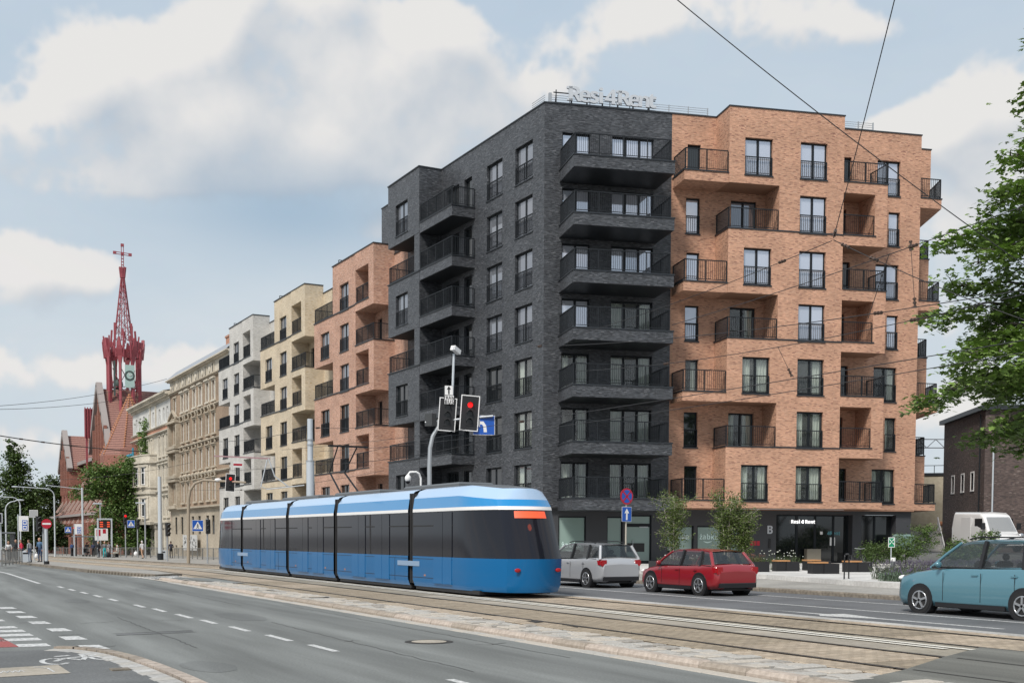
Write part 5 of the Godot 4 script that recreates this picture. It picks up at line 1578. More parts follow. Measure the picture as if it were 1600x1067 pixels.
	var pav := struct("pavement", b, M.pavement)
	li = []; z = 4.0
	while z > -60.0:
		li.append([26.02, 26.3, -0.02, 0.13, z - 0.985, z]); z -= 1.0
	stones(pav, "kerb_stone", li, [M.kerb_dark], 0.03)
	b = MB.new(); blockstrip(b, 26.02, 26.3, -330, -60, -0.02, 0.13)
	fast_part(pav, "kerb_strip", b.mesh(), M.kerb_dark)
	# raised plaza in front of the corner block
	b = MB.new()
	b.prism([Vector2(31.9, -37.6), Vector2(29.6, -52.0), Vector2(30.2, -58.2), Vector2(70, -58.2 + 9.5), Vector2(80, -40), Vector2(60, -12), Vector2(29.6, -24.0), Vector2(30.3, -31.0)], -0.1, 0.3)
	struct("plaza", b, M.plaza)
	# corner pavement at the lower left, with curved kerb
	var curve := [Vector2(0.4, -19.3), Vector2(1.6, -19.55), Vector2(2.3, -19.66), Vector2(2.62, -19.4), Vector2(2.88, -18.6), Vector2(3.04, -17.5), Vector2(3.12, -16.3), Vector2(3.17, -14.9), Vector2(3.18, -13.4), Vector2(3.18, -10.0)]
	b = MB.new()
	poly(b, curve.slice(2) + [Vector2(3.18, 6), Vector2(-12, 6), Vector2(-12, -19.0), Vector2(0.2, -19.6)], 0.012)
	var path := struct("cycle_path", b, M.asphalt_path)
	var cv := Curve3D.new()
	for q in curve.slice(2): cv.add_point(Vector3(q.x, 0, q.y))
	var L := cv.get_baked_length()
	var n := int(L / 0.34)
	for k in n:
		var p := cv.sample_baked(k * 0.34); var q := cv.sample_baked(k * 0.34 + 0.325)
		var t := (q - p).normalized(); var s := Vector3(-t.z, 0, t.x)
		var g := MB.new()
		for e in [[-0.2, -0.03, 0.05]]:
			g.loft([[p + s * e[0], p + s * e[0] + Vector3(0, e[2], 0), p + s * e[1] + Vector3(0, e[2], 0), p + s * e[1]], [q + s * e[0], q + s * e[0] + Vector3(0, e[2], 0), q + s * e[1] + Vector3(0, e[2], 0), q + s * e[1]]])
		fast_part(path, "kerb_stone", g.mesh(), M.kerb_stone2 if k < 8 else M.kerb_stone)
		var g2 := MB.new()
		var wide := 0.03 + 0.1 * sin(k * 2.3) * 0.3
		g2.quad(p + s * -0.01 + Vector3(0, 0.02, 0), q + s * -0.01 + Vector3(0, 0.02, 0), q + s * (0.22 + wide) + Vector3(0, 0.012, 0), p + s * (0.22 + wide) + Vector3(0, 0.012, 0)) if false else g2.quad(p + s * (0.22 + wide) + Vector3(0, 0.012, 0), q + s * (0.22 + wide) + Vector3(0, 0.012, 0), q + s * -0.01 + Vector3(0, 0.02, 0), p + s * -0.01 + Vector3(0, 0.02, 0))
		fast_part(path, "gutter_stone", g2.mesh(), [M.granite_grey, M.concrete_strip][k % 2])
	# worn bicycle symbol lying along the path
	var bk := MB.new()
	var bike := func(u: float, v: float) -> Vector3: return Vector3(1.98 + u, 0.016, -17.55 - v)
	var seg := func(pts: Array, w: float) -> void:
		for i in pts.size() - 1:
			var p: Vector3 = pts[i]; var q: Vector3 = pts[i + 1]
			var s := (q - p).normalized().cross(Vector3.UP) * w / 2
			bk.quad(p + s, q + s, q - s, p - s) if s.length() > 0 else null
	for cc in [[0.12, 0.15], [0.82, 0.5]]:
		var pts := []
		for k in 13:
			var a := TAU * k / 15.0 + 0.6
			pts.append(bike.call(cc[0] + cos(a) * 0.17, cc[1] + sin(a) * 0.42))
		seg.call(pts, 0.075)
	seg.call([bike.call(0.12, 0.15), bike.call(0.3, 0.55), bike.call(0.62, 0.7), bike.call(0.82, 0.5)], 0.085)
	seg.call([bike.call(0.3, 0.55), bike.call(0.5, 0.2), bike.call(0.62, 0.7)], 0.08)
	seg.call([bike.call(0.2, 0.85), bike.call(0.42, 0.95)], 0.1)
	seg.call([bike.call(0.6, 0.7), bike.call(0.58, 1.05), bike.call(0.74, 1.1)], 0.08)
	fast_part(path, "bicycle_symbol", bk.mesh(), M.paint)
	var pl := MB.new(); poly(pl, [Vector2(0.2, -15.9), Vector2(2.1, -16.1), Vector2(2.08, -17.2), Vector2(0.2, -16.95)], 0.017)
	fast_part(path, "cover_plate", pl.mesh(), M.panel_plain)
	var sc := MB.new()
	seg = func(pts: Array, w: float) -> void:
		for i in pts.size() - 1:
			var p: Vector3 = pts[i]; var q: Vector3 = pts[i + 1]
			var s := (q - p).normalized().cross(Vector3.UP) * w / 2
			sc.quad(p + s, q + s, q - s, p - s)
	seg.call([Vector3(1.75, 0.021, -17.05), Vector3(1.9, 0.021, -16.8), Vector3(1.92, 0.021, -16.3)], 0.03)
	for k in 6: seg.call([Vector3(1.15 + k * 0.07, 0.021, -16.45), Vector3(1.2 + k * 0.07, 0.021, -16.7), Vector3(1.23 + k * 0.07, 0.021, -16.5)], 0.02)
	fast_part(path, "chalk_mark", sc.mesh(), M.paint)
	var gp := MB.new(); gp.box(2.62, 2.86, 0.012, 0.03, -16.35, -16.12)
	fast_part(path, "drain_cover", gp.mesh(), M.kerb_dark)
	# tram stop platforms
	b = MB.new()
	b.prism([Vector2(10.3, -51.6), Vector2(11.3, -52.3), Vector2(11.35, -60.0), Vector2(8.85, -60.0)], -0.1, 0.13)
	var isl := struct("tram_platform", b, M.pavement)
	b = MB.new(); blockstrip(b, 8.9, 11.3, -240, -60.002, -0.1, 0.131)
	fast_part(isl, "platform_slab", b.mesh(), M.pavement)
	li = []
	for k in 20:
		var t := k / 20.0
		var p := Vector2(10.2, -51.6).lerp(Vector2(8.8, -60.0), t)
		li.append([p.x - 0.14, p.x + 0.12, -0.03, 0.15, p.y - 0.41, p.y])
	stones(isl, "kerb_stone", li, [M.kerb_dark], 0.03)
	b = MB.new(); blockstrip(b, 8.66, 8.9, -240, -60.0, -0.05, 0.145)
	fast_part(isl, "kerb_strip", b.mesh(), M.kerb_dark)
	b = MB.new(); b.prism([Vector2(10.15, -51.3), Vector2(10.3, -51.62), Vector2(11.32, -52.32), Vector2(11.45, -52.05)], -0.05, 0.15)
	fast_part(isl, "kerb_nose", b.mesh(), M.kerb_dark)
	b = MB.new(); blockstrip(b, 18.2, 26.3, -330, -66, -0.1, 0.128)
	var pf2 := struct("tram_platform", b, M.pavement)
	b = MB.new(); blockstrip(b, 18.0, 18.24, -330, -65.9, -0.1, 0.142); b.box(18.24, 26.0, -0.1, 0.137, -66.05, -65.85)
	fast_part(pf2, "kerb_strip", b.mesh(), M.kerb_dark)
	# park lawn behind the stop
	b = MB.new(); strip(b, 27.2, 31.5, -330, -166, 0.14); strip(b, -14.0, 8.0, -700, -330, 0.05); strip(b, 8.0, 26.0, -700, -331, 0.05)
	struct("lawn", b, M.grass)
	# manhole covers
	var mh := func(nm: String, x: float, y: float, zz: float, r: float, label: String) -> void:
		var o := thing(nm, label, "manhole cover", Vector3(x, y, zz))
		var ring := MB.new(); ring.disc(Vector3(0, 0.004, 0), Vector3.UP, r, 28)
		part(o, "rim", ring, M.groove)
		var lid := MB.new(); lid.disc(Vector3(0, 0.009, 0), Vector3.UP, r * 0.72, 28)
		part(o, "lid", lid, M.panel_plain)
	mh.call("manhole_cover", 8.2, 0.0, -18.37, 0.42, "round manhole cover set in the near asphalt lane")
	mh.call("manhole_cover", 10.75, 0.075, -32.0, 0.4, "round cover among the cobbles, nearer of two beside the tram track")
	mh.call("manhole_cover", 10.7, 0.075, -37.0, 0.36, "round cover among the cobbles, farther of two beside the tram track")

# ---------- tram ----------
func tram() -> void:
	var o := thing("tram", "long blue low-floor tram with dark window band passing the corner", "tram", Vector3(16.35, 0, -45.4))
	var Lh := 16.2   # half length
	var W := 1.3
	var secs := [[-16.2, -10.4], [-10.0, -3.2], [-2.8, 2.8], [3.2, 10.0], [10.4, 16.2]]
	var taper := func(z: float) -> float:
		var e := maxf(absf(z) - (Lh - 2.4), 0.0) / 2.4
		return 1.0 - 0.32 * e * e
	var rake := func(z: float, y: float) -> float:   # noses lean back with height
		var e := maxf(absf(z) - (Lh - 2.4), 0.0) / 2.4
		return signf(z) * -e * (maxf(y - 1.1, 0.0) * 0.42 + maxf(0.7 - y, 0.0) * 0.35)
	var prof := [[1.22, 0.22], [1.3, 0.42], [1.3, 1.18]]
	var glassp := [[1.285, 1.18], [1.285, 2.58]]
	var whitep := [[1.30, 2.58], [1.295, 2.68]]
	var topp := [[1.29, 2.68], [1.24, 3.02]]
	var palep := [[1.24, 3.02], [1.05, 3.26], [0.82, 3.34]]
	var roofp := [[0.82, 3.34], [0.4, 3.37], [0.0, 3.38]]
	var shell := func(p: Array, z0: float, z1: float, sd: float) -> MB:
		var b := MB.new()
		var zs := []
		var steps := maxi(2, int((z1 - z0) / 0.4))
		for i in steps + 1: zs.append(lerpf(z0, z1, float(i) / steps))
		var rings := []
		for z in zs:
			var ring := []
			for q in p: ring.append(Vector3(sd * q[0] * taper.call(z), q[1] - (0.0 if q[1] < 3.0 else 0.14 * maxf(absf(z) - (Lh - 2.4), 0.0) / 2.4), z + rake.call(z, q[1])))
			if sd > 0: ring.reverse()
			rings.append(ring)
		return smooth_loft(rings, false)
	var endcap := func(p: Array, z: float) -> MB:
		var b := MB.new()
		var steps := 18
		var rings := []
		for q in p:
			var ring := []
			for i in steps + 1:
				var t := lerpf(-1.0, 1.0, float(i) / steps)
				ring.append(Vector3(t * q[0] * taper.call(z), q[1] - (0.0 if q[1] < 3.0 else 0.14), z + rake.call(z, q[1]) + signf(z) * 0.34 * (1.0 - t * t)))
			if z < 0: ring.reverse()
			rings.append(ring)
		return smooth_loft(rings, false)
	for i in secs.size():
		var s: Array = secs[i]
		var sk := MB.new(); sk.box(-1.18 * 1.0, 1.18, 0.12, 0.24, maxf(s[0], -15.0), minf(s[1], 15.0))
		part(o, "underframe", sk, M.black)
		for sd in [-1.0, 1.0]:
			part(o, "side_panel", shell.call(prof, s[0], s[1], sd), M.tram_blue)
			part(o, "window_band", shell.call(glassp, s[0], s[1], sd), M.tram_glass)
			part(o, "white_stripe", shell.call(whitep, s[0], s[1], sd), M.white)
			part(o, "roof_fairing", shell.call(topp, s[0], s[1], sd), M.tram_blue_hi)
			part(o, "roof_edge", shell.call(palep, s[0], s[1], sd), M.tram_pale)
			part(o, "roof", shell.call(roofp, s[0], s[1], sd), M.tram_grey)
		# doors and window posts on both sides
		for sd in [-1.0, 1.0]:
			var n := 1 if i in [0, 4] else 2
			for k in n:
				var zc: float = lerpf(s[0], s[1], (k + 1.0) / (n + 1.0)) if n > 1 else (s[0] + s[1]) / 2 + (0.6 if i == 0 else -0.6)
				for hf in [[-0.66, -0.012], [0.012, 0.66]]:
					var d := MB.new()
					d.box(sd * 1.303 - 0.01, sd * 1.303 + 0.01, 0.36, 1.18, zc + hf[0], zc + hf[1])
					var dr := part(o, "door", d, M.tram_blue)
					var dg := MB.new()
					dg.box(sd * 1.29 - 0.014, sd * 1.29 + 0.014, 1.18, 2.54, zc + hf[0], zc + hf[1])
					fast_part(dr, "door_glass", dg.mesh(), M.tram_glass)
			var gp := MB.new()
			var nn := int((s[1] - s[0]) / 1.5)
			for k in range(1, nn):
				var zz := lerpf(s[0], s[1], float(k) / nn)
				if absf(zz) < 13.6: gp.box(sd * 1.288 - 0.006, sd * 1.288 + 0.006, 1.2, 2.56, zz - 0.05, zz + 0.05)
			gp.box(sd * 1.288 - 0.005, sd * 1.288 + 0.005, 2.12, 2.16, maxf(s[0], -13.4), minf(s[1], 13.4))
			part(o, "window_post", gp, M.rubber)
			var lo := MB.new()
			lo.box(sd * 1.3 - 0.006, sd * 1.3 + 0.006, 0.5, 0.515, maxf(s[0], -13.4), minf(s[1], 13.4)); lo.box(sd * 1.3 - 0.006, sd * 1.3 + 0.006, 1.1, 1.112, maxf(s[0], -13.4), minf(s[1], 13.4))
			for k in range(1, nn):
				var zz := lerpf(s[0], s[1], (k + 0.35) / nn)
				if absf(zz) < 13.0: lo.box(sd * 1.3 - 0.006, sd * 1.3 + 0.006, 0.36, 1.1, zz - 0.006, zz + 0.006)
			part(o, "panel_seam", lo, M.rubber)
			var rf := MB.new()
			for k in range(0, nn, 2):
				var zz := lerpf(s[0], s[1], (k + 0.5) / nn)
				if absf(zz) < 13.0: rf.box(sd * 1.302 - 0.006, sd * 1.302 + 0.006, 0.56, 0.61, zz - 0.06, zz + 0.06)
			part(o, "side_reflector", rf, M.tile_orange)
		if i < 4:
			var be := MB.new()
			var zb: float = (s[1] + secs[i + 1][0]) / 2
			for k in 4:
				var za := zb - 0.24 + k * 0.12
				be.box(-1.22 + 0.03 * (k % 2), 1.22 - 0.03 * (k % 2), 0.3, 3.2 - 0.03 * (k % 2), za, za + 0.12)
			part(o, "bellows", be, M.rubber)
	for z in [-Lh, Lh]:
		part(o, "nose_panel", endcap.call(prof, z), M.tram_blue)
		part(o, "windscreen", endcap.call(glassp, z), M.tram_glass)
		var dd := part(o, "destination_display", endcap.call([[1.16, 2.34], [1.16, 2.54]], z + signf(z) * 0.04), M.led if z > 0 else M.tram_glass)
		if z > 0: glow(dd, Vector3(0, 2.44, z + 0.3), Color(1, 0.4, 0.2), 0.05)
		part(o, "white_stripe", endcap.call(whitep, z), M.white)
		part(o, "nose_fairing", endcap.call([[1.29, 2.68], [1.24, 3.02]], z), M.tram_blue_hi)
		part(o, "roof_edge", endcap.call(palep, z), M.tram_pale)
		part(o, "roof", endcap.call(roofp, z), M.tram_grey)
		for sd in [-1.0, 1.0]:
			var hl := MB.new(); hl.ball(Vector3(sd * 0.66, 0.86, z + signf(z) * 0.16), Vector3(0.1, 0.06, 0.03))
			part(o, "tail_light" if z > 0 else "headlight", hl, M.red_glass if z > 0 else M.white)
			if sd < 0:
				var mk := MB.new(); mk.box(-1.315, -1.3, 0.86, 1.02, z * 0.62 - 0.9, z * 0.62 + 0.9)
				part(o, "side_marking", mk, M.tram_mark)
	for z in [-13.0, -6.6, 0.0, 6.6, 13.0]:
		var bg := MB.new()
		for sd in [-1.0, 1.0]:
			for dz in [-0.9, 0.9]: bg.tube([Vector3(sd * 0.86, 0.36, z + dz), Vector3(sd * 0.99, 0.36, z + dz)], 0.3, 16)
		part(o, "bogie", bg, M.black)
	var rb := MB.new()
	for q in [[-12.0, -8.4], [-6.0, -1.0], [1.0, 5.8], [8.0, 12.4]]: rb.slab(-0.6, 0.6, 3.36, 3.5, q[0] + 3.6 * 0, q[1], 0.05)
	part(o, "roof_box", rb, M.tram_grey)
	var pn := MB.new()
	for sd in [-0.4, 0.4]:
		pn.bar(Vector3(sd, 3.45, 1.2), Vector3(sd * 0.8, 4.4, -0.4), 0.05); pn.bar(Vector3(sd * 0.8, 4.4, -0.4), Vector3(sd, 5.35, 0.8), 0.04)
	pn.bar(Vector3(-0.8, 5.37, 0.8), Vector3(0.8, 5.37, 0.8), 0.06); pn.bar(Vector3(-0.8, 5.37, 1.0), Vector3(0.8, 5.37, 1.0), 0.06)
	part(o, "pantograph", pn, M.rail)

# ---------- cars ----------
func car(label: String, at: Vector3, ry: float, paint: Material, kind := 0) -> void:
	var o := thing("car", label, "car", at, ry)
	# nose towards -z; kind 0 hatchback, 1 tall estate
	var H := [1.46, 1.62, 1.80][kind] as float
	var W := [0.89, 0.93, 0.95][kind] as float
	var belt := [0.92, 1.02, 1.12][kind] as float
	var L := [2.1, 2.3, 2.35][kind] as float
	var st := [[-1.0, 0.62, 0.70, 0.34], [-0.975, 0.70, 0.80, 0.24], [-0.9, 0.80, 0.92, 0.21], [-0.72, 0.88, 0.98, 0.2], [-0.47, 0.96, 1.0, 0.2], [-0.2, 1.0, 1.0, 0.19], [0.3, 1.02, 1.0, 0.19], [0.65, 1.04, 1.0, 0.2], [0.88, 1.05, 0.97, 0.22], [0.965, 1.0, 0.90, 0.27], [1.0, 0.8, 0.80, 0.36]]
	var rings := []
	for s in st:
		var z: float = s[0] * L; var yt: float = s[1] * belt; var w: float = s[2] * W; var y0: float = s[3]
		rings.append([Vector3(-w * 0.6, y0 - 0.03, z), Vector3(-w * 0.93, y0, z), Vector3(-w, y0 + 0.14, z), Vector3(-w * 1.0, lerpf(y0, yt, 0.6), z), Vector3(-w * 0.965, yt - 0.06, z), Vector3(-w * 0.9, yt, z), Vector3(0, yt + 0.035, z), Vector3(w * 0.9, yt, z), Vector3(w * 0.965, yt - 0.06, z), Vector3(w, lerpf(y0, yt, 0.6), z), Vector3(w, y0 + 0.14, z), Vector3(w * 0.93, y0, z), Vector3(w * 0.6, y0 - 0.03, z)])
	var b := smooth_loft(rings, true)
	part(o, "body", b, paint)
	# greenhouse
	var gs := [[-0.52, 0.0], [-0.40, 0.36], [-0.2, 0.86], [-0.1, 0.96], [0.15, 1.0], [0.5, 0.97], [0.74 if kind == 0 else 0.84, 0.86], [0.9 if kind == 0 else 0.95, 0.12]]
	var gl := []; var rf := []
	for s in gs:
		var z: float = s[0] * L
		var yb := belt * 1.0 - 0.03; var yt: float = lerpf(belt + 0.02, H - 0.05, s[1])
		var wb := W * 0.9; var wt: float = lerpf(W * 0.88, W * 0.68, s[1])
		gl.append([Vector3(-wb, yb, z), Vector3(-wt, yt, z), Vector3(wt, yt, z), Vector3(wb, yb, z)])
		if s[1] > 0.8: rf.append([Vector3(-wt - 0.015, yt - 0.05, z), Vector3(-wt * 0.9, yt + 0.025, z), Vector3(0, yt + 0.05, z), Vector3(wt * 0.9, yt + 0.025, z), Vector3(wt + 0.015, yt - 0.05, z)])
	var g := MB.new(); g.loft(gl)
	part(o, "window_glass", g, M.car_glass)
	part(o, "roof", smooth_loft(rf, false), paint)
	var pi := MB.new(); var pb := MB.new()
	for sd in [-1.0, 1.0]:
		pi = MB.new(); pi.tube([Vector3(sd * W * 0.9, belt - 0.02, -0.52 * L), Vector3(sd * W * 0.80, lerpf(belt, H, 0.45), -0.36 * L), Vector3(sd * W * 0.70, H - 0.1, -0.2 * L)], 0.035, 6)
		part(o, "pillar", pi, paint)
		pi = MB.new()
		pi.tube([Vector3(sd * W * 0.88, belt - 0.02, gs[7][0] * L), Vector3(sd * W * 0.70, H - 0.13, gs[6][0] * L)], 0.06, 6)
		part(o, "pillar", pi, paint)
		pb.bar(Vector3(sd * W * 0.905, belt - 0.02, 0.1 * L), Vector3(sd * W * 0.695, H - 0.06, 0.1 * L), 0.08)
		pb.bar(Vector3(sd * W * 0.905, belt - 0.02, 0.6 * L), Vector3(sd * W * 0.70, H - 0.1, 0.55 * L), 0.09)
		pb.bar(Vector3(sd * W * 0.915, belt + 0.0, -0.5 * L), Vector3(sd * W * 0.915, belt + 0.0, 0.86 * L), 0.035)
	part(o, "window_trim", pb, M.black)
	var seats := MB.new()
	for q in [-0.08, 0.42]:
		for sd in [-0.4, 0.4]:
			seats.slab(sd * W - 0.2, sd * W + 0.2, belt - 0.05, belt + 0.16, q * L, q * L + 0.14, 0.05)
			seats.ball(Vector3(sd * W, belt + 0.25, q * L + 0.1), Vector3(0.13, 0.09, 0.05), 5, 8)
	part(o, "seat", seats, M.black)
	var rs := MB.new()
	for sd in [-1.0, 1.0]: rs.tube([Vector3(sd * W * 0.66, H - 0.02, -0.12 * L), Vector3(sd * W * 0.66, H + 0.035, 0.0), Vector3(sd * W * 0.66, H + 0.03, 0.5 * L), Vector3(sd * W * 0.66, H - 0.03, 0.68 * L)], 0.018, 5)
	if kind > 0: part(o, "roof_rail", rs, M.black)
	for sd in [-1.0, 1.0]:
		for q in [-0.62, 0.62]:
			var ar := MB.new(); ar.tube([Vector3(sd * (W - 0.25), 0.34, q * L), Vector3(sd * (W + 0.006), 0.34, q * L)], 0.385, 24)
			part(o, "wheel_arch", ar, M.black)
			var ty := MB.new(); ty.tube([Vector3(sd * (W - 0.2), 0.32, q * L), Vector3(sd * (W + 0.014), 0.32, q * L)], 0.32, 24)
			var wh := part(o, "wheel", ty, M.tyre)
			var ri := MB.new()
			ri.disc(Vector3(sd * (W + 0.018), 0.32, q * L), Vector3(sd, 0, 0), 0.065, 12)
			for k in 5:
				var a := TAU * k / 5 + 0.3
				ri.bar(Vector3(sd * (W + 0.018), 0.32, q * L), Vector3(sd * (W + 0.018), 0.32 + sin(a) * 0.21, q * L + cos(a) * 0.21), 0.05)
			var pts := []
			for k in 17: pts.append(Vector3(sd * (W + 0.016), 0.32 + sin(TAU * k / 16) * 0.215, q * L + cos(TAU * k / 16) * 0.215))
			ri.tube(pts, 0.02, 5, -1, false)
			fast_part(wh, "rim", ri.mesh(), M.rim)
		var mr := MB.new(); mr.ball(Vector3(sd * (W + 0.07), belt + 0.07, -0.36 * L), Vector3(0.1, 0.075, 0.06))
		part(o, "wing_mirror", mr, paint)
		var tl := MB.new(); tl.box(sd * W * 0.76 - 0.1, sd * W * 0.76 + 0.1, belt - 0.24, belt - 0.02, 0.975 * L, 0.985 * L + 0.02); tl.box(sd * W * 0.9 - 0.03, sd * W * 0.9 + 0.03, belt - 0.2, belt - 0.04, 0.86 * L, 0.98 * L)
		part(o, "tail_light", tl, M.red_glass)
		var hl := MB.new(); hl.ball(Vector3(sd * W * 0.7, belt * 0.74, -0.955 * L), Vector3(0.17, 0.07, 0.08))
		part(o, "headlight", hl, M.white)
		var dh := MB.new()
		for q in [0.02, 0.48]: dh.box(sd * W * 0.995 - 0.015, sd * W * 0.995 + 0.015, belt * 0.84, belt * 0.84 + 0.03, q * L, q * L + 0.17)
		part(o, "door_handle", dh, paint)
		var dl := MB.new()
		for q in [-0.33, 0.13, 0.52]: dl.box(sd * (W + 0.001) - 0.004, sd * (W + 0.001) + 0.004, 0.34, belt * 0.9, q * L, q * L + 0.012)
		part(o, "door_seam", dl, M.black)
		var sill := MB.new(); sill.box(sd * W * 0.97 - 0.03, sd * W * 0.97 + 0.03, 0.19, 0.29, -0.42 * L, 0.42 * L)
		part(o, "sill_trim", sill, M.black)
	var bp := MB.new(); bp.slab(-W * 0.8, W * 0.8, 0.26, 0.42, 0.93 * L, 1.0 * L + 0.02, 0.03)
	part(o, "bumper", bp, M.black)
	var np := MB.new(); np.box(-0.26, 0.26, 0.56, 0.67, 0.985 * L, 0.985 * L + 0.025)
	part(o, "number_plate", np, M.white)
	var uf := MB.new(); uf.box(-W * 0.85, W * 0.85, 0.16, 0.24, -0.9 * L, 0.9 * L)
	part(o, "underbody", uf, M.black)
func smooth_loft(rings: Array, caps: bool) -> MB:
	var b := MB.new()
	var m: int = rings[0].size()
	for i in rings.size():
		for k in m:
			var t: Vector3 = rings[mini(i + 1, rings.size() - 1)][k] - rings[maxi(i - 1, 0)][k]
			var u: Vector3 = rings[i][mini(k + 1, m - 1)] - rings[i][maxi(k - 1, 0)]
			b.vert(rings[i][k], u.cross(t).normalized() * -1.0, Vector2(k, i))
	for i in rings.size() - 1:
		for k in m - 1:
			var a := i * m + k
			b.idx.append_array(PackedInt32Array([a, a + 1, a + m + 1, a, a + m + 1, a + m]))
	if b.n.size() > 0:
		# make the normals point away from the middle
		var mid := Vector3()
		for p in b.v: mid += p / b.v.size()
		var s := 0.0
		for i in b.v.size(): s += b.n[i].dot(b.v[i] - mid)
		if s < 0:
			for i in b.n.size(): b.n[i] = -b.n[i]
	if caps:
		for e in [0, rings.size() - 1]:
			var r: Array = rings[e]
			var h := m / 2
			for k in h:
				if e == 0: b.quad(r[k + 1], r[k], r[m - 1 - k], r[m - 2 - k])
				else: b.quad(r[k], r[k + 1], r[m - 2 - k], r[m - 1 - k])
	return b
func van() -> void:
	var o := thing("van", "white high-roofed panel van parked behind the hedge", "van", Vector3(59.8, 1.0, -49.9), deg_to_rad(158))
	var W := 1.0
	var st := [[-2.7, 0.8, 0.86, 0.4], [-2.6, 0.98, 0.94, 0.3], [-2.1, 1.12, 0.99, 0.28], [-1.75, 1.2, 1.0, 0.28]]
	var hood := []
	for s in st: hood.append(van_ring(s[0], s[2] * W, s[3], s[1], 0.9))
	part(o, "bonnet", smooth_loft(hood, true), M.van_white)
	var cab := [van_ring(-1.75, W, 0.28, 1.22, 0.9), van_ring(-0.95, W, 0.28, 2.2, 0.82), van_ring(-0.5, W, 0.28, 2.42, 0.82), van_ring(2.6, W, 0.28, 2.5, 0.82), van_ring(2.75, W * 0.97, 0.34, 2.44, 0.82)]
	part(o, "body", smooth_loft(cab, true), M.van_white)
	var ws := MB.new(); ws.quad(Vector3(0.84, 1.24, -1.78), Vector3(-0.84, 1.24, -1.78), Vector3(-0.74, 2.12, -1.06), Vector3(0.74, 2.12, -1.06))
	part(o, "windscreen", ws, M.car_glass)
	for sd in [-1.0, 1.0]:
		var sw := MB.new(); sw.prism([Vector2(0, 0), Vector2(0.01, 0), Vector2(0.01, 0.9), Vector2(0, 0.9)], 1.3, 2.02)
		part(o, "side_window", sw, M.black, T(sd * (W - 0.02) - 0.005, 0, -1.05))
		var dr := MB.new(); dr.box(-0.012, 0.012, 0.5, 2.1, 0.1, 1.3)
		part(o, "sliding_door", dr, M.van_white, T(sd * W, 0, 0.2))
		var mi := MB.new(); mi.box(-0.12, 0.12, 1.35, 1.75, -0.06, 0.06)
		part(o, "wing_mirror", mi, M.black, T(sd * (W + 0.14), 0, -1.45))
		var hl := MB.new(); hl.ball(Vector3(sd * 0.72, 0.98, -2.5), Vector3(0.2, 0.16, 0.12))
		part(o, "headlight", hl, M.rim)
		for z in [-1.75, 1.7]:
			var ty := MB.new(); ty.tube([Vector3(sd * 0.78, 0.35, z), Vector3(sd * 1.01, 0.35, z)], 0.35, 20)
			part(o, "wheel", ty, M.tyre)
	var gr := MB.new(); gr.box(-0.6, 0.6, 0.5, 0.75, -2.74, -2.66)
	part(o, "grille", gr, M.black)
func van_ring(z: float, w: float, y0: float, yt: float, tw: float) -> Array:
	return [Vector3(-w * 0.9, y0, z), Vector3(-w, y0 + 0.15, z), Vector3(-w, lerpf(y0, yt, 0.55), z), Vector3(-w * (tw + 0.06), yt - 0.2, z), Vector3(-w * tw, yt - 0.04, z), Vector3(0, yt, z), Vector3(w * tw, yt - 0.04, z), Vector3(w * (tw + 0.06), yt - 0.2, z), Vector3(w, lerpf(y0, yt, 0.55), z), Vector3(w, y0 + 0.15, z), Vector3(w * 0.9, y0, z)]

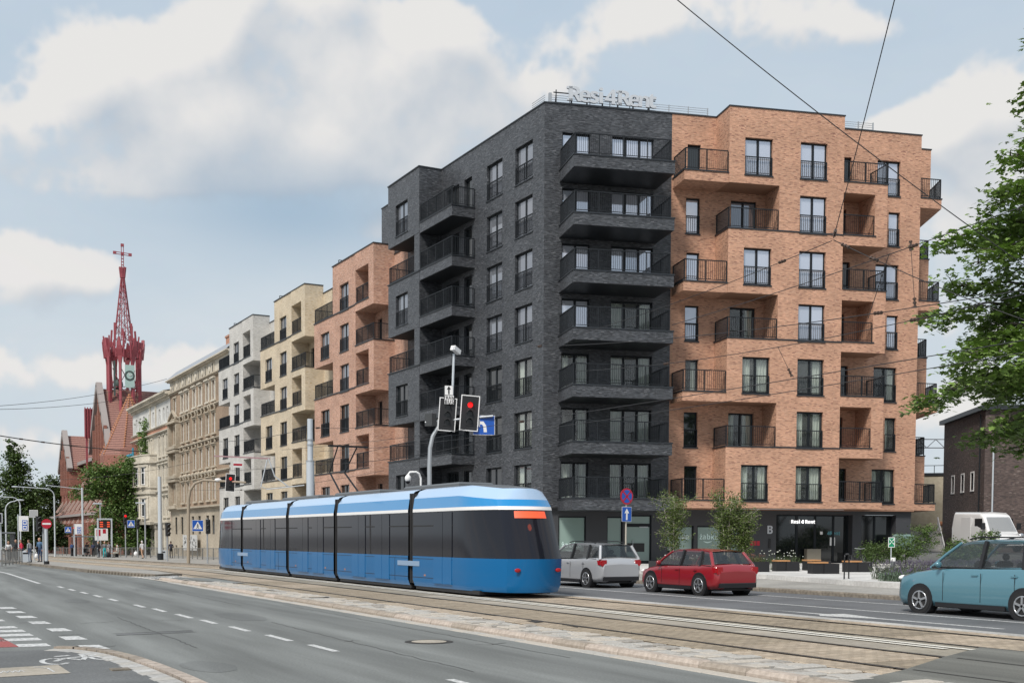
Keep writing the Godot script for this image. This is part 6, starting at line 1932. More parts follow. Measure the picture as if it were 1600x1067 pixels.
# ---------- people ----------
func person(label: String, at: Vector3, ry: float, H: float, shirt: Color, legs: Color, hair: Color, pose := "stand", skirt := false) -> Node3D:
	var o := thing("person", label, "person", at, ry)
	var skin := Color(0.42, 0.25, 0.18)
	var shoe := Color(0.05, 0.045, 0.045)
	var s := H / 1.75
	var B := []   # a, b, ra, rb, colour
	var hip := 0.92; var fwd := 0.0; var kn := []
	if pose == "sit":
		hip = 0.5
		kn = [[Vector3(0.1, 0.5, 0), Vector3(0.11, 0.5, -0.42), Vector3(0.11, 0.08, -0.42)], [Vector3(-0.1, 0.5, 0), Vector3(-0.11, 0.5, -0.44), Vector3(-0.11, 0.08, -0.48)]]
	elif pose == "walk":
		kn = [[Vector3(0.09, 0.9, 0), Vector3(0.1, 0.5, -0.14), Vector3(0.1, 0.09, -0.12)], [Vector3(-0.09, 0.9, 0), Vector3(-0.1, 0.49, 0.06), Vector3(-0.1, 0.12, 0.28)]]
	else:
		kn = [[Vector3(0.09, 0.9, 0), Vector3(0.11, 0.49, -0.02), Vector3(0.12, 0.09, 0.02)], [Vector3(-0.09, 0.9, 0), Vector3(-0.1, 0.49, -0.03), Vector3(-0.11, 0.09, 0.0)]]
	var lean := -0.05 if pose != "stoop" else -0.2
	for k in kn:
		B.append([k[0], k[1], 0.088, 0.06, legs]); B.append([k[1], k[2], 0.06 if legs != skin else 0.056, 0.045, legs])
		B.append([k[2] + Vector3(0, -0.04, 0.03), k[2] + Vector3(0, -0.055, -0.15), 0.045, 0.038, shoe])
	var hp := Vector3(0, hip + 0.02, 0); var ch := Vector3(0, hip + 0.38, lean * 0.7); var nk := Vector3(0, hip + 0.54, lean)
	B.append([hp, hp + Vector3(0, 0.12, 0), 0.135, 0.13, legs if not skirt else shirt])
	B.append([hp + Vector3(0, 0.12, 0), ch, 0.125, 0.15, shirt])
	B.append([ch + Vector3(0.1, 0.08, 0), ch + Vector3(-0.1, 0.08, 0), 0.09, 0.09, shirt])
	B.append([nk - Vector3(0, 0.05, 0), nk + Vector3(0, 0.06, -0.01), 0.055, 0.05, skin])
	var hd := nk + Vector3(0, 0.17, -0.03)
	B.append([hd + Vector3(0, 0.03, 0), hd - Vector3(0, 0.05, 0.015), 0.095, 0.075, skin])
	B.append([hd + Vector3(0, -0.02, -0.08), hd + Vector3(0, -0.03, -0.105), 0.018, 0.016, skin])
	B.append([hd + Vector3(0, 0.055, 0.015), hd + Vector3(0, -0.01, 0.045), 0.093, 0.08, hair])
	for sd in [1.0, -1.0]:
		var sh := ch + Vector3(sd * 0.19, 0.1, 0)
		var el := sh + Vector3(sd * 0.06, -0.27, 0.04)
		var ha := el + (Vector3(-sd * 0.02, -0.24, -0.06) if pose != "sit" and not (pose == "stand" and sd > 0) else Vector3(-sd * 0.08, -0.05, -0.24))
		B.append([sh, el, 0.055, 0.045, shirt]); B.append([el, ha, 0.042, 0.032, shirt if shirt.get_luminance() < 0.35 else skin]); B.append([ha, ha + (ha - el).normalized() * 0.1, 0.034, 0.026, skin])
	part(o, "body", nets(B, 0.032, s), M.person)
	return o
func nets(B: Array, cell: float, sc: float) -> MB:
	var lo := Vector3(9, 9, 9); var hi := -lo
	for b in B:
		for q in [b[0], b[1]]:
			var r := maxf(b[2], b[3]) + cell * 2
			lo = lo.min(q - Vector3(r, r, r)); hi = hi.max(q + Vector3(r, r, r))
	var nx := int((hi.x - lo.x) / cell) + 2; var ny := int((hi.y - lo.y) / cell) + 2; var nz := int((hi.z - lo.z) / cell) + 2
	var f := PackedFloat32Array(); f.resize(nx * ny * nz); f.fill(1.0)
	var who := PackedInt32Array(); who.resize(nx * ny * nz)
	var k := 0.03
	for bi in B.size():
		var b: Array = B[bi]
		var a: Vector3 = b[0]; var d: Vector3 = b[1] - b[0]
		var r := maxf(b[2], b[3]) + cell * 2.5
		var mn := ((a.min(b[1]) - Vector3(r, r, r) - lo) / cell).max(Vector3()); var mx := (a.max(b[1]) + Vector3(r, r, r) - lo) / cell
		var dd := maxf(d.length_squared(), 1e-6)
		for z in range(int(mn.z), mini(nz, int(mx.z) + 1)):
			for y in range(int(mn.y), mini(ny, int(mx.y) + 1)):
				for x in range(int(mn.x), mini(nx, int(mx.x) + 1)):
					var p := lo + Vector3(x, y, z) * cell - a
					var t := clampf(p.dot(d) / dd, 0, 1)
					var v := (p - d * t).length() - lerpf(b[2], b[3], t)
					var i := x + nx * (y + ny * z)
					var o := f[i]
					if v < o: who[i] = bi
					var hh := maxf(k - absf(v - o), 0.0) / k
					f[i] = minf(v, o) - hh * hh * k * 0.25
	var m := MB.new(); m.use_c = true
	var at := {}
	var off := [0, 1, nx, nx + 1, nx * ny, nx * ny + 1, nx * ny + nx, nx * ny + nx + 1]
	for z in nz - 1:
		for y in ny - 1:
			for x in nx - 1:
				var i := x + nx * (y + ny * z)
				var neg := 0
				for q in 8:
					if f[i + off[q]] < 0: neg += 1
				if neg == 0 or neg == 8: continue
				var s := Vector3(); var c := 0
				for e in [[0, 1], [2, 3], [4, 5], [6, 7], [0, 2], [1, 3], [4, 6], [5, 7], [0, 4], [1, 5], [2, 6], [3, 7]]:
					var va := f[i + off[e[0]]]; var vb := f[i + off[e[1]]]
					if (va < 0) != (vb < 0):
						var t := va / (va - vb)
						var pa := Vector3(e[0] & 1, (e[0] >> 1) & 1, e[0] >> 2); var pb := Vector3(e[1] & 1, (e[1] >> 1) & 1, e[1] >> 2)
						s += pa.lerp(pb, t); c += 1
				var g := Vector3(f[i + 1] - f[i], f[i + nx] - f[i], f[i + nx * ny] - f[i]).normalized()
				m.col = B[who[i]][4]
				at[i] = m.vert((lo + (Vector3(x, y, z) + s / c) * cell) * sc, g, Vector2())
	for i in at:
		for ax in 3:
			var st: int = [1, nx, nx * ny][ax]; var u: int = [nx, nx * ny, 1][ax]; var w: int = [nx * ny, 1, nx][ax]
			if (f[i] < 0) != (f[i + st] < 0) and at.has(i - u) and at.has(i - w) and at.has(i - u - w):
				m.idx.append_array(PackedInt32Array([at[i], at[i - u], at[i - u - w], at[i], at[i - u - w], at[i - w]]))
	return m
func bag(label: String, p: Vector3, k: Material, sz := Vector3(0.16, 0.2, 0.09)) -> void:
	var b := MB.new()
	b.ball(p + Vector3(0, sz.y, 0), sz, 6, 8)
	b.bar(p + Vector3(-0.05, sz.y * 1.9, 0), p + Vector3(0, sz.y * 2.6, 0), 0.02); b.bar(p + Vector3(0.05, sz.y * 1.9, 0), p + Vector3(0, sz.y * 2.6, 0), 0.02)
	single("carrier_bag", b, k, label, "bag")

# ---------- trees ----------
func leaf_mesh(lobes: int) -> ArrayMesh:
	var b := MB.new()
	if lobes == 1:
		b.tri(Vector3(-0.5, 0, 0), Vector3(0, -0.08, -0.6), Vector3(0.5, 0.05, 0)); b.tri(Vector3(-0.5, 0, 0), Vector3(0.5, 0.05, 0), Vector3(0, 0.1, 0.6))
	else:   # five pointed lobes
		var tips := [Vector3(0, 0.0, 1.0), Vector3(0.75, -0.08, 0.55), Vector3(0.85, -0.12, -0.15), Vector3(-0.85, -0.12, -0.15), Vector3(-0.75, -0.08, 0.55)]
		for t in tips:
			var s := Vector3(-t.z, 0, t.x).normalized() * 0.26
			b.tri(Vector3(0, 0.04, -0.15), t * 0.55 + s + Vector3(0, 0.04, 0), t); b.tri(Vector3(0, 0.04, -0.15), t, t * 0.55 - s)
	return b.mesh()
func leaves(par: Node, list: Array, shape: ArrayMesh) -> void:   # list of [position, size, colour, (flatness)]
	var mm := MultiMesh.new()
	mm.transform_format = MultiMesh.TRANSFORM_3D
	mm.use_colors = true
	mm.mesh = shape
	mm.instance_count = list.size()
	for i in list.size():
		var q: Array = list[i]
		var fl: float = q[3]
		var bs := Basis(Vector3.UP, rng.randf() * TAU) * Basis(Vector3.RIGHT, rnd(-fl, fl)) * Basis(Vector3.BACK, rnd(-fl, fl))
		mm.set_instance_transform(i, Transform3D(bs.scaled(Vector3.ONE * q[1]), q[0]))
		mm.set_instance_color(i, q[2])
	var o := MultiMeshInstance3D.new()
	o.name = "crown"
	o.multimesh = mm
	o.material_override = M.leaf
	o.set_meta("kind", "stuff")
	par.add_child(o)
func leaf_color(g: float, warm := 0.0) -> Color:
	var k := rnd(0.65, 1.35) * g
	return Color(0.072 * k + 0.022 * warm, 0.118 * k + 0.01 * warm, 0.030 * k)
func crown_tree(nm: String, label: String, cat: String, at: Vector3, blobs: Array, count: int, size: float, g: float, trunk_r: float, group := "") -> void:
	var o := thing(nm, label, cat, at, 0, group)
	var b := MB.new()
	var top: Vector3 = blobs[0][0]
	b.tube([Vector3(), Vector3(rnd(-0.1, 0.1), top.y * 0.4, rnd(-0.1, 0.1)), Vector3(top.x * 0.5, top.y * 0.8, top.z * 0.5), top], trunk_r, 8, trunk_r * 0.25)
	var vol := 0.0
	for q in blobs: vol += q[1].x * q[1].y
	var list := []
	for q in blobs:
		var c: Vector3 = q[0]; var r: Vector3 = q[1]
		b.tube([Vector3(0, c.y * 0.45, 0), Vector3(c.x * 0.6, c.y * 0.75, c.z * 0.6), c], trunk_r * 0.4, 5, trunk_r * 0.08)
		var n := int(count * r.x * r.y / vol)
		var sub := []
		for k in int(maxf(8, n / 42.0)):
			var d := Vector3(rnd(-1, 1), rnd(-0.9, 1), rnd(-1, 1)).normalized() * pow(rng.randf(), 0.35)
			sub.append([c + d * r * 0.92, rnd(0.10, 0.24), rnd(0.7, 1.25)])
			if k % 3 == 0: b.tube([c, c + d * r * 0.85], trunk_r * 0.1, 4, 0.01)
		for k in n:
			var s: Array = sub[rng.randi() % sub.size()]
			var d: Vector3 = Vector3(rng.randfn(), rng.randfn() * 0.62, rng.randfn()) * r.length() * 0.55 * s[1]
			list.append([s[0] + d, size * rnd(0.7, 1.3), leaf_color(g * s[2]), 0.9])
	part(o, "trunk", b, M.bark_rough)
	leaves(o, list, leaf_shape1)
var leaf_shape1: ArrayMesh
func big_maple() -> void:
	# stands just outside the frame on the right; its branches reach into the picture in layered sprays
	var base := Vector3(27.0, 0.12, -18.5)
	var o := thing("maple_tree", "large green maple reaching in from the right with layered leafy branches", "tree", base)
	var b := MB.new()
	b.tube([Vector3(), Vector3(0.1, 3, 0), Vector3(-0.1, 7, 0.1), Vector3(0.1, 12, 0), Vector3(0, 14.5, 0)], 0.26, 10, 0.05)
	var list := []
	var left := Vector3(-0.88, 0, -0.47)     # along the picture plane to the left
	var fwd := Vector3(-0.47, 0, 0.88)
	var r := RandomNumberGenerator.new(); r.seed = 77
	# [height at the trunk, reach, rise at the tip]
	var limbs := [[3.7, 3.5, 0.4], [3.9, 3.6, 0.3], [4.5, 4.2, 0.6], [4.9, 4.75, 0.6], [5.4, 4.35, 0.4], [6.0, 4.0, 0.5], [6.7, 4.7, 0.4], [7.1, 4.1, 0.5], [7.9, 4.2, 0.4], [8.5, 4.4, 0.5], [9.0, 3.8, 0.6], [9.5, 3.5, 0.5], [10.0, 3.3, 0.6], [10.6, 3.0, 0.7], [11.2, 2.8, 0.8], [11.8, 2.6, 0.8], [12.5, 2.3, 0.8], [13.2, 2.1, 0.8]]
	for li in limbs.size():
		var l: Array = limbs[li]
		for sdir in 4:
			var ang: float = [r.randf_range(-0.35, 0.35), r.randf_range(0.5, 1.2), r.randf_range(-1.2, -0.5), r.randf_range(2.2, 4.0)][sdir]
			var dir := left.rotated(Vector3.UP, ang)
			var reach: float = l[1] * (1.0 if sdir == 0 else 0.82)
			var p0 := Vector3(0, l[0], 0)
			var p3 := p0 + dir * reach + Vector3(0, l[2] + r.randf_range(-0.5, 0.5), 0)
			var p1 := p0 + dir * reach * 0.35 + Vector3(0, 0.7, 0); var p2 := p0 + dir * reach * 0.7 + Vector3(0, 0.7 + l[2] * 0.6, 0)
			b.tube([p0, p1, p2, p3], 0.06, 6, 0.01)
			var n := int(reach * 4.2)
			for k in n:
				var t := lerpf(0.3, 1.02, (k + r.randf()) / n)
				var q := p0.bezier_interpolate(p1, p2, p3, minf(t, 1.0))
				var sidev := dir.cross(Vector3.UP) * (1 if k % 2 else -1)
				var tl := r.randf_range(0.3, 0.9) * (1.25 - t * 0.55)
				var tip := q + (dir * 0.6 + sidev).normalized() * tl + Vector3(0, r.randf_range(-0.3, 0.25), 0)
				b.tube([q, (q + tip) / 2 + Vector3(0, 0.06, 0), tip], 0.02, 4, 0.006)
				if r.randf() < 0.10: continue
				var tone := r.randf_range(0.75, 1.3)
				for c in r.randi_range(34, 64):
					var u := r.randf()
					var pos := q.lerp(tip, 0.25 + 0.85 * u) + Vector3(r.randfn() * 0.19, r.randfn() * 0.11 - 0.05, r.randfn() * 0.19)
					list.append([pos, r.randf_range(0.06, 0.135), leaf_color(tone * 2.1, 0.7), 0.6])
	part(o, "trunk", b, M.bark_rough)
	leaves(o, list, leaf_mesh(5))
func birch(label: String, at: Vector3, H: float, wid: float, stems: int, dens: int) -> void:
	var o := thing("birch_tree", label, "tree", at, 0, "young birches in the plaza planters")
	var b := MB.new()
	var list := []
	for s in stems:
		var a := TAU * s / stems + 0.6
		var top := Vector3(cos(a) * wid * 0.5, H * rnd(0.82, 1.0), sin(a) * wid * 0.5)
		var mid := Vector3(top.x * 0.35, H * 0.45, top.z * 0.35)
		b.tube([Vector3(cos(a) * 0.08, 0, sin(a) * 0.08), mid, top], 0.036, 7, 0.008)
		for k in 34:
			var t := lerpf(0.26, 1.0, (k + rng.randf()) / 34.0)
			var q := mid.lerp(top, (t - 0.45) / 0.55) if t > 0.45 else Vector3().lerp(mid, t / 0.45)
			var an := rng.randf() * TAU
			var tip := q + Vector3(cos(an), rnd(0.0, 0.7), sin(an)) * wid * rnd(0.25, 0.75)
			b.tube([q, tip], 0.006, 4, 0.003)
			for c in dens:
				var p := q.lerp(tip, rng.randf()) + Vector3(rng.randfn(), rng.randfn(), rng.randfn()) * 0.1
				list.append([p, rnd(0.045, 0.08), leaf_color(1.15, 0.9), 1.0])
	part(o, "trunk", b, M.bark_birch)
	leaves(o, list, leaf_shape1)
func tuft(nm: String, label: String, cat: String, at: Vector3, ext: Vector3, n: int, h: float, k: Color, heads := Color(0, 0, 0), heads_n := 0, group := "") -> void:
	var o := thing(nm, label, cat, at, 0, group)
	var b := MB.new(); b.use_c = true
	for i in n:
		var p := Vector3(rnd(-1, 1) * ext.x, 0, rnd(-1, 1) * ext.z)
		var hh := h * rnd(0.6, 1.15)
		var t := p + Vector3(rnd(-0.3, 0.3) * hh, hh, rnd(-0.3, 0.3) * hh)
		var s := Vector3(rnd(-1, 1), 0, rnd(-1, 1)).normalized() * 0.011
		b.col = k * rnd(0.65, 1.35); b.col.a = 1
		b.tri(p - s, p + s, t)
		var mid := p.lerp(t, 0.55); b.tri(mid - s * 2, mid + s * 2, mid + Vector3(rnd(-0.12, 0.12), 0.1, rnd(-0.12, 0.12)))
		if i < heads_n:
			b.col = heads * rnd(0.75, 1.2); b.col.a = 1
			b.ball(t, Vector3(0.016, 0.055, 0.016) if heads.r < 0.5 else Vector3(0.035, 0.025, 0.035), 3, 5)
	var m := part(o, "foliage", b, M.leaf)
	m.set_meta("kind", "stuff")

# ---------- signals, signs, lamps ----------
func pole(b: MB, x: float, z: float, h: float, r: float, y0 := 0.0) -> void:
	b.tube([Vector3(x, y0, z), Vector3(x, y0 + h, z)], r, 8)
func signal_head(par: Node, at: Vector3, ry: float, lit: int, board := true, sc := 1.0, tilt := 0.0) -> void:
	var F := Transform3D(Basis(Vector3.UP, ry) * Basis(Vector3.BACK, tilt) * Basis.from_scale(Vector3.ONE * sc), at)
	var b := MB.new()
	b.box(-0.14, 0.14, -0.48, 0.48, -0.2, 0.0)
	var hd := part(par, "signal_head", b, M.black, F)
	if board:
		var bb := MB.new(); bb.box(-0.34, 0.34, -0.66, 0.66, -0.03, -0.015)
		fast_part(hd, "backboard", bb.mesh(), M.black)
		var wb := MB.new()
		for q in [[-0.36, -0.325, -0.68, 0.68], [0.325, 0.36, -0.68, 0.68], [-0.325, 0.325, -0.68, -0.645], [-0.325, 0.325, 0.645, 0.68]]: wb.box(q[0], q[1], q[2], q[3], -0.034, -0.008)
		fast_part(hd, "white_border", wb.mesh(), M.white)
	for k in 3:
		var y := 0.31 - k * 0.31
		var l := MB.new(); l.disc(Vector3(0, y, 0.012), Vector3(0, 0, 1), 0.105, 20)
		fast_part(hd, "lens", l.mesh(), M.lamp_red if k == lit else M.lens_dark)
		var v := MB.new()
		var r0 := []; var r1 := []
		for i in 9:
			var a := lerpf(-0.25, PI + 0.25, i / 8.0)
			r0.append(Vector3(cos(a) * 0.122, y + sin(a) * 0.122, 0.0)); r1.append(Vector3(cos(a) * 0.122, y + sin(a) * 0.122 - 0.02, 0.2 * maxf(0.25, sin(a))))
		v.loft([r0, r1])
		fast_part(hd, "visor", v.mesh(), M.lens_grey)
	if lit >= 0:
		var li := OmniLight3D.new()
		li.name = "signal_light"
		li.light_color = Color(1, 0.15, 0.15); li.light_energy = 0.04; li.omni_range = 12; li.omni_attenuation = 2.0; li.shadow_enabled = true; li.light_size = 0.08
		hd.add_child(li)
		li.position = Vector3(0, 0.31 - lit * 0.31, 0.1)
func plate(par: Node, nm: String, w: float, h: float, F: Transform3D, face: Material, rim := 0.0, rim_mat: Material = null) -> MeshInstance3D:
	var b := MB.new(); b.box(-w / 2, w / 2, -h / 2, h / 2, -0.012, 0.0)
	var o := part(par, nm, b, M.sign_back, F)
	if rim > 0:
		var q := MB.new(); q.box(-w / 2, w / 2, -h / 2, h / 2, 0.0, 0.003)
		fast_part(o, "border", q.mesh(), rim_mat)
	var f := MB.new(); f.box(-w / 2 + rim, w / 2 - rim, -h / 2 + rim, h / 2 - rim, 0.001, 0.006)
	fast_part(o, "face", f.mesh(), face)
	return o
func arrow_up(par: Node, s: float, F: Transform3D, m: Material, bent := false) -> void:
	var b := MB.new()
	if bent:
		b.quad(Vector3(0.05, -0.30, 0), Vector3(0.19, -0.30, 0), Vector3(0.16, -0.02, 0), Vector3(0.03, -0.05, 0))
		b.quad(Vector3(0.03, -0.05, 0), Vector3(0.16, -0.02, 0), Vector3(0.04, 0.16, 0), Vector3(-0.02, 0.03, 0))
		b.quad(Vector3(-0.02, 0.03, 0), Vector3(0.04, 0.16, 0), Vector3(-0.14, 0.17, 0), Vector3(-0.14, 0.04, 0))
		b.tri(Vector3(-0.12, -0.09, 0), Vector3(-0.12, 0.28, 0), Vector3(-0.36, 0.11, 0))
	else:
		b.quad(Vector3(-0.07, -0.36, 0), Vector3(0.07, -0.36, 0), Vector3(0.07, 0.1, 0), Vector3(-0.07, 0.1, 0))
		b.tri(Vector3(-0.2, 0.08, 0), Vector3(0.2, 0.08, 0), Vector3(0, 0.4, 0))
	for i in b.v.size(): b.v[i] *= s
	part(par, "arrow", b, m, F)
func pedestrian_sign(par: Node, at: Vector3, ry: float, s := 0.62) -> void:
	var F := T(at.x, at.y, at.z, ry)
	plate(par, "crossing_sign", s, s, F, M.sign_blue, 0.02, M.white)
	var t := MB.new(); t.tri(Vector3(-0.4, -0.3, 0), Vector3(0.4, -0.3, 0), Vector3(0, 0.38, 0))
	for i in t.v.size(): t.v[i] = t.v[i] * s + Vector3(0, 0, 0.009)
	part(par, "white_triangle", t, M.white, F)
	var f := MB.new()
	f.ball(Vector3(0.0, 0.13, 0), Vector3(0.05, 0.05, 0.004), 4, 8)
	f.bar(Vector3(0, 0.09, 0), Vector3(0.0, -0.07, 0), 0.07); f.bar(Vector3(0, -0.06, 0), Vector3(-0.11, -0.25, 0), 0.05); f.bar(Vector3(0, -0.06, 0), Vector3(0.1, -0.25, 0), 0.05); f.bar(Vector3(0, 0.06, 0), Vector3(0.11, -0.04, 0), 0.035); f.bar(Vector3(0, 0.06, 0), Vector3(-0.1, -0.02, 0), 0.035)
	for i in f.v.size(): f.v[i] = Vector3(f.v[i].x * s, f.v[i].y * s, 0.012 + f.v[i].z * 0.05)
	part(par, "walking_figure", f, M.black, F)
func street_lamp(label: String, x: float, z: float, h: float, reach: float, ry: float, m: Material, double := false) -> void:
	var o := thing("street_lamp", label, "street lamp", Vector3(x, gy(z) + 0.1, z), ry, "street lamps along the tram street")
	var b := MB.new()
	b.tube([Vector3(), Vector3(0, 1.2, 0)], 0.13, 8); b.tube([Vector3(0, 1.2, 0), Vector3(0, h - 1.0, 0)], 0.085, 8)
	var pts := []
	for k in 7:
		var a := PI / 2 * k / 6
		pts.append(Vector3(-sin(a) * 0 - (1 - cos(a)) * 0.9, h - 1.0 + sin(a) * 0.9, 0))
	pts.append(Vector3(-reach, h + 0.05, 0))
	b.tube(pts, 0.06, 6)
	part(o, "post", b, m)
	var l := MB.new(); l.ball(Vector3(-reach - 0.3, h + 0.05, 0), Vector3(0.42, 0.09, 0.16))
	part(o, "lamp_head", l, M.galv_light)
func wire(label: String, a: Vector3, b: Vector3, sag: float, r: float, ins: Array = []) -> void:
	var pts := []
	for k in 17:
		var t := k / 16.0
		pts.append(a.lerp(b, t) - Vector3(0, sag * 4 * t * (1 - t), 0))
	var m := MB.new()
	m.tube(pts, r * 0.8, 5, -1, false)
	var o := single("overhead_wire", m, M.wire, label, "overhead wire")
	for t in ins:
		var p := a.lerp(b, t) - Vector3(0, sag * 4 * t * (1 - t), 0); var d := (b - a).normalized()
		var q := MB.new()
		q.tube([p - d * 0.12, p + d * 0.12], 0.026, 7)
		for e in [-0.1, 0.0, 0.1]: q.tube([p + d * (e - 0.018), p + d * (e + 0.018)], 0.045, 8)
		fast_part(o, "insulator", q.mesh(), M.insulator)

func street_signals() -> void:
	# curved mast behind the tram with two bordered heads, a turn sign and a camera pole
	var o := thing("traffic_signal", "curved steel mast with two white-bordered traffic lights, the right one red", "traffic light", Vector3(18.83, 0.06, -42.1))
	var c := o.position
	var b := MB.new()
	b.tube([Vector3(), Vector3(0.07, 4.46, -0.2), Vector3(0.1, 5.2, -0.2), Vector3(0.2, 5.66, -0.18), Vector3(0.39, 6.02, -0.1)], 0.095, 10, 0.07)
	b.tube([Vector3(-0.05, 6.2, -0.34), Vector3(2.3, 6.46, 0.9)], 0.05, 8)
	b.tube([Vector3(0.39, 6.02, -0.1), Vector3(0.42, 6.32, -0.1)], 0.07, 8)
	part(o, "mast", b, M.galv)
	signal_head(o, Vector3(19.51, 6.57, -41.95) - c, deg_to_rad(-20), -1, true, 0.95, -0.07)
	signal_head(o, Vector3(20.26, 6.62, -41.5) - c, deg_to_rad(-20), 0, true, 1.02, -0.07)
	var sm := MB.new(); sm.box(-0.2, 0.2, -0.24, 0.24, -0.16, 0.1)
	part(o, "side_signal", sm, M.lens_grey, T(18.93 - c.x, 6.36 - c.y, -42.3 - c.z, deg_to_rad(-70)))
	var F := T(20.83 - c.x, 6.17 - c.y, -41.4 - c.z, deg_to_rad(-20))
	var ts := plate(o, "turn_sign", 0.86, 0.76, F, M.sign_blue, 0.015, M.white)
	arrow_up(ts, 0.9, T(-0.05, 0, 0.009), M.white, true)
	F = T(19.55 - c.x, 7.5 - c.y, -41.9 - c.z, deg_to_rad(-20))
	var s1 := plate(o, "arrow_plate", 0.34, 0.38, F, M.white, 0.012, M.black)
	arrow_up(s1, 0.42, T(0, 0, 0.009), M.black)
	F = T(19.55 - c.x, 7.13 - c.y, -41.87 - c.z, deg_to_rad(-20))
	var s2 := plate(o, "word_plate", 0.36, 0.32, F, M.white, 0.0)
	part(s2, "lettering", text_mesh("TRAM", 0.12, 0.003), M.black, T(0, 0.075, 0.01))
	part(s2, "lettering", text_mesh("BUS", 0.14, 0.003), M.black, T(0, -0.08, 0.01))
	b = MB.new()
	b.tube([Vector3(19.71, 6.5, -41.98) - c, Vector3(19.83, 8.95, -42.04) - c], 0.05, 8)
	part(o, "camera_pole", b, M.galv_light)
	var cm := MB.new()
	cm.xf = Transform3D(Basis(Vector3.UP, 0.5) * Basis(Vector3.BACK, -0.35), Vector3(19.9, 9.1, -42.0) - c)
	cm.box(-0.2, 0.22, -0.09, 0.09, -0.09, 0.09); cm.box(-0.26, -0.2, -0.13, 0.05, -0.07, 0.07)
	part(o, "camera", cm, M.white)
	o = thing("surveillance_camera", "white gooseneck pole with a dome camera beside the curved mast", "camera", Vector3(18.73, 0.06, -42.75))
	b = MB.new()
	b.tube([Vector3(), Vector3(0, 4.05, 0), Vector3(-0.08, 4.22, 0), Vector3(-0.2, 4.28, 0), Vector3(-0.42, 4.27, -0.1), Vector3(-0.5, 4.15, -0.12)], 0.045, 8)
	part(o, "pole", b, M.white)
	var d := MB.new(); d.ball(Vector3(-0.5, 4.02, -0.12), Vector3(0.13, 0.16, 0.13))
	part(o, "housing", d, M.white)
	d = MB.new(); d.ball(Vector3(-0.5, 3.93, -0.12), Vector3(0.1, 0.12, 0.1))
	part(o, "lens_dome", d, M.black)
	# no stopping sign on the far pavement
	o = thing("road_sign", "round no-stopping sign above a blue arrow plate in front of the shop", "sign", Vector3(26.6, 0.12, -40.0))
	b = MB.new(); pole(b, 0, 0, 3.6, 0.035)
	part(o, "post", b, M.sign_post)
	F = T(0, 3.34, 0.05, deg_to_rad(6))
	var disc := MB.new(); disc.tube([Vector3(0, 0, -0.02), Vector3(0, 0, 0)], 0.33, 28)
	var rd := part(o, "sign_disc", disc, M.sign_red, F)
	var di := MB.new(); di.disc(Vector3(0, 0, 0.004), Vector3(0, 0, 1), 0.265, 28)
	fast_part(rd, "blue_field", di.mesh(), M.sign_blue)
	var cx := MB.new(); cx.xf = Transform3D(Basis(), Vector3(0, 0, 0.009))
	for sd in [-1.0, 1.0]: cx.quad(Vector3(-0.2 - 0.025, sd * -0.2 + 0.02 * sd, 0), Vector3(-0.2 + 0.025, sd * -0.2 - 0.02 * sd, 0), Vector3(0.2 + 0.025, sd * 0.2 - 0.02 * sd, 0), Vector3(0.2 - 0.025, sd * 0.2 + 0.02 * sd, 0))
	fast_part(rd, "red_cross", cx.mesh(), M.sign_red)
	F = T(0, 2.62, 0.05, deg_to_rad(6))
	var ap := plate(o, "arrow_plate", 0.5, 0.6, F, M.sign_blue, 0.012, M.white)
	arrow_up(ap, 0.62, T(0, -0.01, 0.009), M.white)
	# thick grey pole carrying the wires
	o = thing("tram_pole", "thick pale grey pole with stepped base standing before the pink and yellow blocks", "pole", Vector3(18.6, 0.06, -56.0))
	b = MB.new(); b.tube([Vector3(), Vector3(0, 5.25, 0), Vector3(0, 5.4, 0)], 0.2, 12); b.tube([Vector3(0, 5.4, 0), Vector3(0, 7.5, 0)], 0.14, 12)
	part(o, "shaft", b, M.galv_light)
	b = MB.new()
	for y in [5.4, 6.2, 6.45]: b.tube([Vector3(0, y, 0), Vector3(0, y + 0.07, 0)], 0.17 if y > 5.5 else 0.21, 12)
	part(o, "collar", b, M.galv)

